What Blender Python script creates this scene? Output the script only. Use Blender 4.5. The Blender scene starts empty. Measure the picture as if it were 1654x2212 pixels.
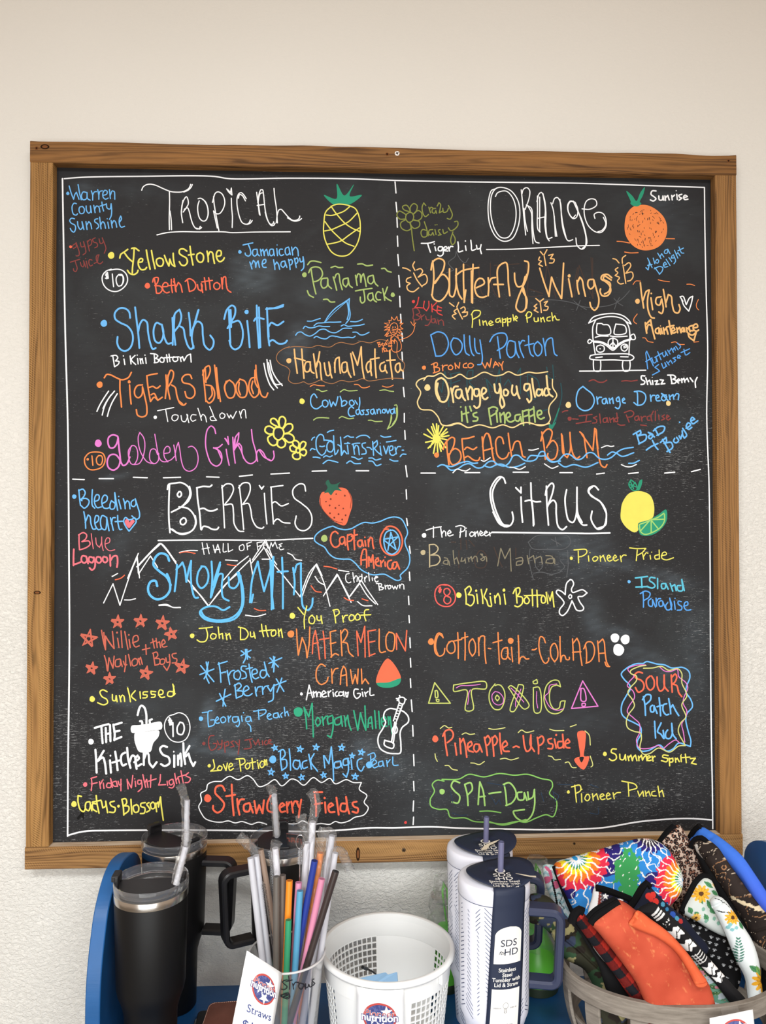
import bpy, bmesh, math, random
import numpy as np
from mathutils import Vector, Matrix, noise
from mathutils.geometry import delaunay_2d_cdt
random.seed(7)
scene = bpy.context.scene
COL = scene.collection
PI = math.pi

# ------------------------------------------------------------------ camera
F_PX = 1680.0
CAM = np.array([-0.0709, -1.3304, -0.0383])
YAW, PITCH, ROLL = 0.0435, 0.0165, -0.0010
_cy, _sy, _cp, _sp = math.cos(YAW), math.sin(YAW), math.cos(PITCH), math.sin(PITCH)
FWD = np.array([_sy * _cp, _cy * _cp, _sp])
_rt = np.array([_cy, -_sy, 0.0]); _up = np.cross(_rt, FWD)
RGT = math.cos(ROLL) * _rt + math.sin(ROLL) * _up
UPV = -math.sin(ROLL) * _rt + math.cos(ROLL) * _up
cam_d = bpy.data.cameras.new('camera'); cam = bpy.data.objects.new('camera', cam_d); COL.objects.link(cam)
m = Matrix.Identity(4)
for i in range(3):
    m[i][0] = RGT[i]; m[i][1] = UPV[i]; m[i][2] = -FWD[i]; m[i][3] = CAM[i]
cam.matrix_world = m
cam_d.sensor_fit = 'HORIZONTAL'; cam_d.sensor_width = 36.0
cam_d.lens = 36.0 * F_PX / 1654.0
cam_d.clip_start = 0.01
scene.camera = cam

# ------------------------------------------------------------------ world, lights, exposure
world = bpy.data.worlds.new('world'); scene.world = world; world.use_nodes = True
world.node_tree.nodes['Background'].inputs[0].default_value = (1.0, 0.77, 0.59, 1)
world.node_tree.nodes['Background'].inputs[1].default_value = 0.56
def area(name, loc, target, sx, sy, power, color):
    l = bpy.data.lights.new(name, 'AREA'); l.shape = 'RECTANGLE'; l.size = sx; l.size_y = sy
    l.energy = power; l.color = color
    o = bpy.data.objects.new(name, l); COL.objects.link(o); o.location = loc
    d = Vector(target) - Vector(loc); o.rotation_euler = d.to_track_quat('-Z', 'Y').to_euler()
    return o



# unseen ceiling panels, spread narrowed to leave the wall top in warmer ambient light
for (x, y, w) in ((-0.75, -2.20, 28.5), (0.75, -2.30, 24)):
    l = area('ceiling_panel_light', (x, y, 1.38), (x * 0.6, y + 0.55, 0), 1.1, 0.55, w, (0.97, 0.99, 1.0)); l.data.spread = math.radians(122)
area('front_fill_light', (-0.2, -2.2, -0.50), (-0.1, 0.0, -0.65), 1.8, 1.1, 31, (0.95, 0.99, 1.0))  # unseen fill lamp added behind the camera to brighten wall and shelf
vs = scene.view_settings
vs.view_transform = 'Standard'; vs.look = 'None'; vs.gamma = 1.0; vs.use_curve_mapping = False
vs.exposure = 0.0

# ------------------------------------------------------------------ helpers
def lin(c):
    if isinstance(c, str):
        c = [int(c[i:i + 2], 16) / 255 for i in (1, 3, 5)]
    return tuple(((x / 12.92) if x <= 0.04045 else ((x + 0.055) / 1.055) ** 2.4) for x in c[:3]) + (1.0,)

def ray(u, v):
    d = FWD + RGT * ((u - 827.0) / F_PX) - UPV * ((v - 1106.0) / F_PX)
    return d
def at_y(u, v, Y):
    d = ray(u, v); t = (Y - CAM[1]) / d[1]; return CAM + d * t
def at_z(u, v, Z):
    d = ray(u, v); t = (Z - CAM[2]) / d[2]; return CAM + d * t
def at_x(u, v, X):
    d = ray(u, v); t = (X - CAM[0]) / d[0]; return CAM + d * t
def at_d(u, v, depth):
    return CAM + ray(u, v) * depth

class MB:
    def __init__(self): self.v = []; self.f = []; self.m = []
    def add(self, vs_, fs_, mi=0):
        b = len(self.v); self.v.extend([tuple(p) for p in vs_])
        for f in fs_: self.f.append(tuple(i + b for i in f)); self.m.append(mi)
        return self
    def box(self, x0, x1, y0, y1, z0, z1, mi=0):
        return self.add([(x0, y0, z0), (x1, y0, z0), (x1, y1, z0), (x0, y1, z0), (x0, y0, z1), (x1, y0, z1), (x1, y1, z1), (x0, y1, z1)],
                        [(0, 3, 2, 1), (4, 5, 6, 7), (0, 1, 5, 4), (1, 2, 6, 5), (2, 3, 7, 6), (3, 0, 4, 7)], mi)
    def lathe(self, prof, n=48, mi=0, c=(0, 0, 0), close=False, sx=1.0, sy=1.0):
        vs_ = []
        for r, z in prof:
            for k in range(n):
                a = 2 * PI * k / n
                vs_.append((c[0] + r * sx * math.cos(a), c[1] + r * sy * math.sin(a), c[2] + z))
        fs = []
        P = len(prof)
        for i in range(P if close else P - 1):
            j = (i + 1) % P
            for k in range(n):
                k2 = (k + 1) % n
                fs.append((i * n + k, i * n + k2, j * n + k2, j * n + k))
        return self.add(vs_, fs, mi)
    def disc(self, r, z, n=48, mi=0, c=(0, 0, 0), up=True):
        vs_ = [(c[0] + r * math.cos(2 * PI * k / n), c[1] + r * math.sin(2 * PI * k / n), c[2] + z) for k in range(n)]
        f = tuple(range(n)) if up else tuple(reversed(range(n)))
        return self.add(vs_, [f], mi)
    def tube(self, pts, r, n=10, mi=0, cap=True, closed=False, flat=1.0, upv=(0, 0, 1)):
        pts = [Vector(p) for p in pts]; N = len(pts); vs_ = []
        for i, p in enumerate(pts):
            if closed: t = pts[(i + 1) % N] - pts[i - 1]
            else: t = pts[min(i + 1, N - 1)] - pts[max(i - 1, 0)]
            t.normalize(); s = t.cross(Vector(upv))
            if s.length < 1e-4: s = t.cross(Vector((0, 1, 0)))
            s.normalize(); w = s.cross(t).normalized()
            rr = r[i] if isinstance(r, (list, tuple)) else r
            for k in range(n):
                a = 2 * PI * k / n
                vs_.append(p + s * (rr * math.cos(a)) + w * (rr * flat * math.sin(a)))
        fs = []
        for i in range(N if closed else N - 1):
            j = (i + 1) % N
            for k in range(n):
                k2 = (k + 1) % n
                fs.append((i * n + k, j * n + k, j * n + k2, i * n + k2))
        if cap and not closed:
            fs.append(tuple(range(n))); fs.append(tuple(reversed(range((N - 1) * n, N * n))))
        return self.add(vs_, fs, mi)
    def sweep(self, pts, w, h, side, mi=0, bev=0.25):
        # rounded rectangle section: w along 'side', h across
        pts = [Vector(p) for p in pts]; N = len(pts); side = Vector(side).normalized()
        b = min(w, h) * bev
        sec = [(-w / 2 + b, -h / 2), (w / 2 - b, -h / 2), (w / 2, -h / 2 + b), (w / 2, h / 2 - b), (w / 2 - b, h / 2), (-w / 2 + b, h / 2), (-w / 2, h / 2 - b), (-w / 2, -h / 2 + b)]
        vs_ = []
        for i, p in enumerate(pts):
            t = (pts[min(i + 1, N - 1)] - pts[max(i - 1, 0)]).normalized()
            q = t.cross(side).normalized()
            for a, c in sec: vs_.append(p + side * a + q * c)
        n = 8; fs = []
        for i in range(N - 1):
            for k in range(n):
                k2 = (k + 1) % n
                fs.append((i * n + k, i * n + k2, (i + 1) * n + k2, (i + 1) * n + k))
        fs.append(tuple(reversed(range(n)))); fs.append(tuple(range((N - 1) * n, N * n)))
        return self.add(vs_, fs, mi)
    def build(self, name, mats, parent=None, smooth=True, label=None, angle=40, loc=None):
        me = bpy.data.meshes.new(name); me.from_pydata(self.v, [], self.f); 
        if not isinstance(mats, (list, tuple)): mats = [mats]
        for mt in mats: me.materials.append(mt)
        if len(mats) > 1: me.polygons.foreach_set('material_index', self.m)
        me.update(); me.validate()
        if smooth:
            me.polygons.foreach_set('use_smooth', [True] * len(me.polygons))
            try: me.set_sharp_from_angle(angle=math.radians(angle))
            except Exception: pass
        o = bpy.data.objects.new(name, me); COL.objects.link(o)
        if parent is not None: o.parent = parent
        if loc is not None: o.location = loc
        if label: o['label'] = label
        return o

def bevel(o, w, seg=2):
    md = o.modifiers.new('bevel', 'BEVEL'); md.width = w; md.segments = seg; md.limit_method = 'ANGLE'
    return o
def thing(name, label, cat, loc=(0, 0, 0), group=None, rot=None):
    o = bpy.data.objects.new(name, None); COL.objects.link(o); o.location = loc; o.empty_display_size = 0.02
    if rot: o.rotation_euler = rot
    o['label'] = label; o['category'] = cat
    if group: o['group'] = group
    return o
def tag(o, label, cat, group=None):
    o['label'] = label; o['category'] = cat
    if group: o['group'] = group
    return o

def smooth_path(P, closed=False, step=None, n=6, corners=False):
    if corners and not closed and len(P) > 3:
        P = [np.array(p, float) for p in P]; cut = [0]
        for i in range(1, len(P) - 1):
            a = P[i] - P[i - 1]; b = P[i + 1] - P[i]
            if np.dot(a, b) < -0.30 * np.linalg.norm(a) * np.linalg.norm(b): cut.append(i)
        cut.append(len(P) - 1)
        if len(cut) > 2:
            out = []
            for a, b in zip(cut, cut[1:]):
                q = smooth_path(P[a:b + 1], step=step, n=n); out += list(q if not out else q[1:])
            return out
    P = [np.array(p, float) for p in P]; out = []; N = len(P)
    if N < 3 and not closed: return P
    for i in range(N if closed else N - 1):
        p1, p2 = P[i], P[(i + 1) % N]
        p0 = P[i - 1] if (closed or i > 0) else 2 * p1 - p2
        p3 = P[(i + 2) % N] if (closed or i + 2 < N) else 2 * p2 - p1
        # centripetal parametrisation
        d1 = max(np.linalg.norm(p1 - p0), 1e-9) ** .5; d2 = max(np.linalg.norm(p2 - p1), 1e-9) ** .5; d3 = max(np.linalg.norm(p3 - p2), 1e-9) ** .5
        m1 = d2 * ((p1 - p0) / d1 - (p2 - p0) / (d1 + d2) + (p2 - p1) / d2)
        m2 = d2 * ((p2 - p1) / d2 - (p3 - p1) / (d2 + d3) + (p3 - p2) / d3)
        k = n if step is None else max(1, int(np.linalg.norm(p2 - p1) / step))
        for j in range(k):
            t = j / k; t2 = t * t; t3 = t2 * t
            out.append((2 * t3 - 3 * t2 + 1) * p1 + (t3 - 2 * t2 + t) * m1 + (-2 * t3 + 3 * t2) * p2 + (t3 - t2) * m2)
    if not closed: out.append(P[-1])
    return out

# ------------------------------------------------------------------ material helpers
def mat(name, color=(0.5, 0.5, 0.5), rough=0.6, metal=0.0, spec=0.5, **kw):
    mt = bpy.data.materials.new(name); mt.use_nodes = True
    b = mt.node_tree.nodes['Principled BSDF']
    b.inputs['Base Color'].default_value = lin(color); b.inputs['Roughness'].default_value = rough
    b.inputs['Metallic'].default_value = metal; b.inputs['Specular IOR Level'].default_value = spec
    for k, v in kw.items(): b.inputs[k].default_value = v
    return mt
class NT:
    def __init__(self, mt):
        self.t = mt.node_tree; self.n = self.t.nodes; self.l = self.t.links; self.b = self.n['Principled BSDF']
    def new(self, kind, ins=None, **props):
        nd = self.n.new('ShaderNode' + kind)
        for k, v in props.items(): setattr(nd, k, v)
        for k, v in (ins or {}).items():
            if isinstance(v, tuple) and len(v) == 2 and hasattr(v[0], 'outputs'): self.l.new(v[0].outputs[v[1]], nd.inputs[k])
            elif hasattr(v, 'outputs'): self.l.new(v.outputs[0], nd.inputs[k])
            else: nd.inputs[k].default_value = v
        return nd
    def coords(self, scale=(1, 1, 1), rot=(0, 0, 0), out='Object'):
        tc = self.new('TexCoord'); mp = self.new('Mapping', {'Vector': (tc, out), 'Scale': scale, 'Rotation': rot}); return mp
    def noise(self, vec, scale, detail=3, rough=0.55, dist=0.0):
        return self.new('TexNoise', {'Vector': vec, 'Scale': scale, 'Detail': detail, 'Roughness': rough, 'Distortion': dist})
    def ramp(self, fac, stops, interp='LINEAR'):
        nd = self.new('ValToRGB', {'Fac': fac}); cr = nd.color_ramp; cr.interpolation = interp
        while len(cr.elements) < len(stops): cr.elements.new(0.5)
        for e, (p, c) in zip(cr.elements, stops):
            e.position = p; e.color = c if len(c) == 4 else tuple(c) + (1,)
        return nd
    def mix(self, fac, a, b, blend='MIX'):
        nd = self.n.new('ShaderNodeMix'); nd.data_type = 'RGBA'; nd.blend_type = blend
        for key, v in ((0, fac), (6, a), (7, b)):
            if hasattr(v, 'outputs'): self.l.new(v.outputs[2] if v.bl_idname == 'ShaderNodeMix' else v.outputs[0], nd.inputs[key])
            else: nd.inputs[key].default_value = v
        return nd
    def math(self, op, a, b=0.0):
        nd = self.n.new('ShaderNodeMath'); nd.operation = op
        for key, v in ((0, a), (1, b)):
            if hasattr(v, 'outputs'): self.l.new(v.outputs[0], nd.inputs[key])
            else: nd.inputs[key].default_value = v
        return nd
    def pick(self, nd, out):
        m_ = self.n.new('ShaderNodeMath'); m_.operation = 'ADD'; self.l.new(nd.outputs[out], m_.inputs[0]); m_.inputs[1].default_value = 0.0; return m_
    def base(self, nd): self.l.new(nd.outputs[2] if nd.bl_idname == 'ShaderNodeMix' else nd.outputs[0], self.b.inputs['Base Color'])
    def bump(self, h, strength=0.5, dist=0.001):
        bp = self.new('Bump', {'Height': h, 'Strength': strength, 'Distance': dist}); self.l.new(bp.outputs[0], self.b.inputs['Normal'])
def g(v): return (v, v, v, 1)

def thin_plastic(name, tint=(1, 1, 1), gloss=0.25, rough=0.08, haze=0.0, hazecol='#ffffff'):
    mt = bpy.data.materials.new(name); mt.use_nodes = True; t = mt.node_tree; n = t.nodes; n.clear()
    out = n.new('ShaderNodeOutputMaterial'); tr = n.new('ShaderNodeBsdfTransparent'); tr.inputs[0].default_value = tuple(tint) + (1,)
    gl = n.new('ShaderNodeBsdfGlossy'); gl.inputs['Roughness'].default_value = rough
    lw = n.new('ShaderNodeLayerWeight'); lw.inputs[0].default_value = gloss
    mx = n.new('ShaderNodeMixShader'); t.links.new(lw.outputs['Facing'], mx.inputs[0])
    t.links.new(tr.outputs[0], mx.inputs[1]); t.links.new(gl.outputs[0], mx.inputs[2])
    last = mx
    if haze > 0:
        df = n.new('ShaderNodeBsdfDiffuse'); df.inputs[0].default_value = lin(hazecol)
        tl = n.new('ShaderNodeBsdfTranslucent'); tl.inputs[0].default_value = lin(hazecol)
        ad = n.new('ShaderNodeMixShader'); ad.inputs[0].default_value = 0.4
        t.links.new(df.outputs[0], ad.inputs[1]); t.links.new(tl.outputs[0], ad.inputs[2])
        m2 = n.new('ShaderNodeMixShader'); m2.inputs[0].default_value = haze
        t.links.new(mx.outputs[0], m2.inputs[1]); t.links.new(ad.outputs[0], m2.inputs[2]); last = m2
    t.links.new(last.outputs[0], out.inputs[0])
    return mt

def text_tris(s, size=1.0, shear=0.0, bold=0.0, align='LEFT'):
    c = bpy.data.curves.new('text', 'FONT'); c.body = s; c.size = size; c.shear = shear; c.offset = bold; c.align_x = align; c.resolution_u = 3
    o = bpy.data.objects.new('text', c); COL.objects.link(o)
    dg = bpy.context.evaluated_depsgraph_get(); me = bpy.data.meshes.new_from_object(o.evaluated_get(dg))
    vs_ = [tuple(v.co) for v in me.vertices]; fs = [tuple(p.vertices) for p in me.polygons]
    bpy.data.objects.remove(o); bpy.data.curves.remove(c); bpy.data.meshes.remove(me)
    return vs_, fs

def ribbon(pts, w, taper=False, caps=5):
    """flat ribbon in 2-D along pts (n,2) with round ends -> verts2d, faces"""
    pts = np.array(pts, float)
    keep = [0]
    for i in range(1, len(pts)):
        if np.linalg.norm(pts[i] - pts[keep[-1]]) > w * 0.15: keep.append(i)
    if len(keep) < 2: keep = [0, len(pts) - 1]
    pts = pts[keep]; N = len(pts); V = []; Fc = []
    T = np.zeros_like(pts)
    T[1:-1] = pts[2:] - pts[:-2]; T[0] = pts[1] - pts[0]; T[-1] = pts[-1] - pts[-2]
    T /= np.maximum(np.linalg.norm(T, axis=1)[:, None], 1e-9)
    Nn = np.stack([-T[:, 1], T[:, 0]], 1)
    for i in range(N):
        V.append(pts[i] + Nn[i] * w / 2); V.append(pts[i] - Nn[i] * w / 2)
    for i in range(N - 1): Fc.append((2 * i, 2 * i + 1, 2 * i + 3, 2 * i + 2))
    for end in (0, 1):
        i = 0 if end == 0 else N - 1; t = -T[0] if end == 0 else T[-1]; nn = Nn[i]
        b = len(V)
        idx = []
        for k in range(caps + 1):
            a = PI * k / caps - PI / 2
            V.append(pts[i] + (nn * math.sin(a) + t * math.cos(a)) * w / 2); idx.append(b + k)
        Fc.append(tuple(idx))
    return V, Fc
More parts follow.
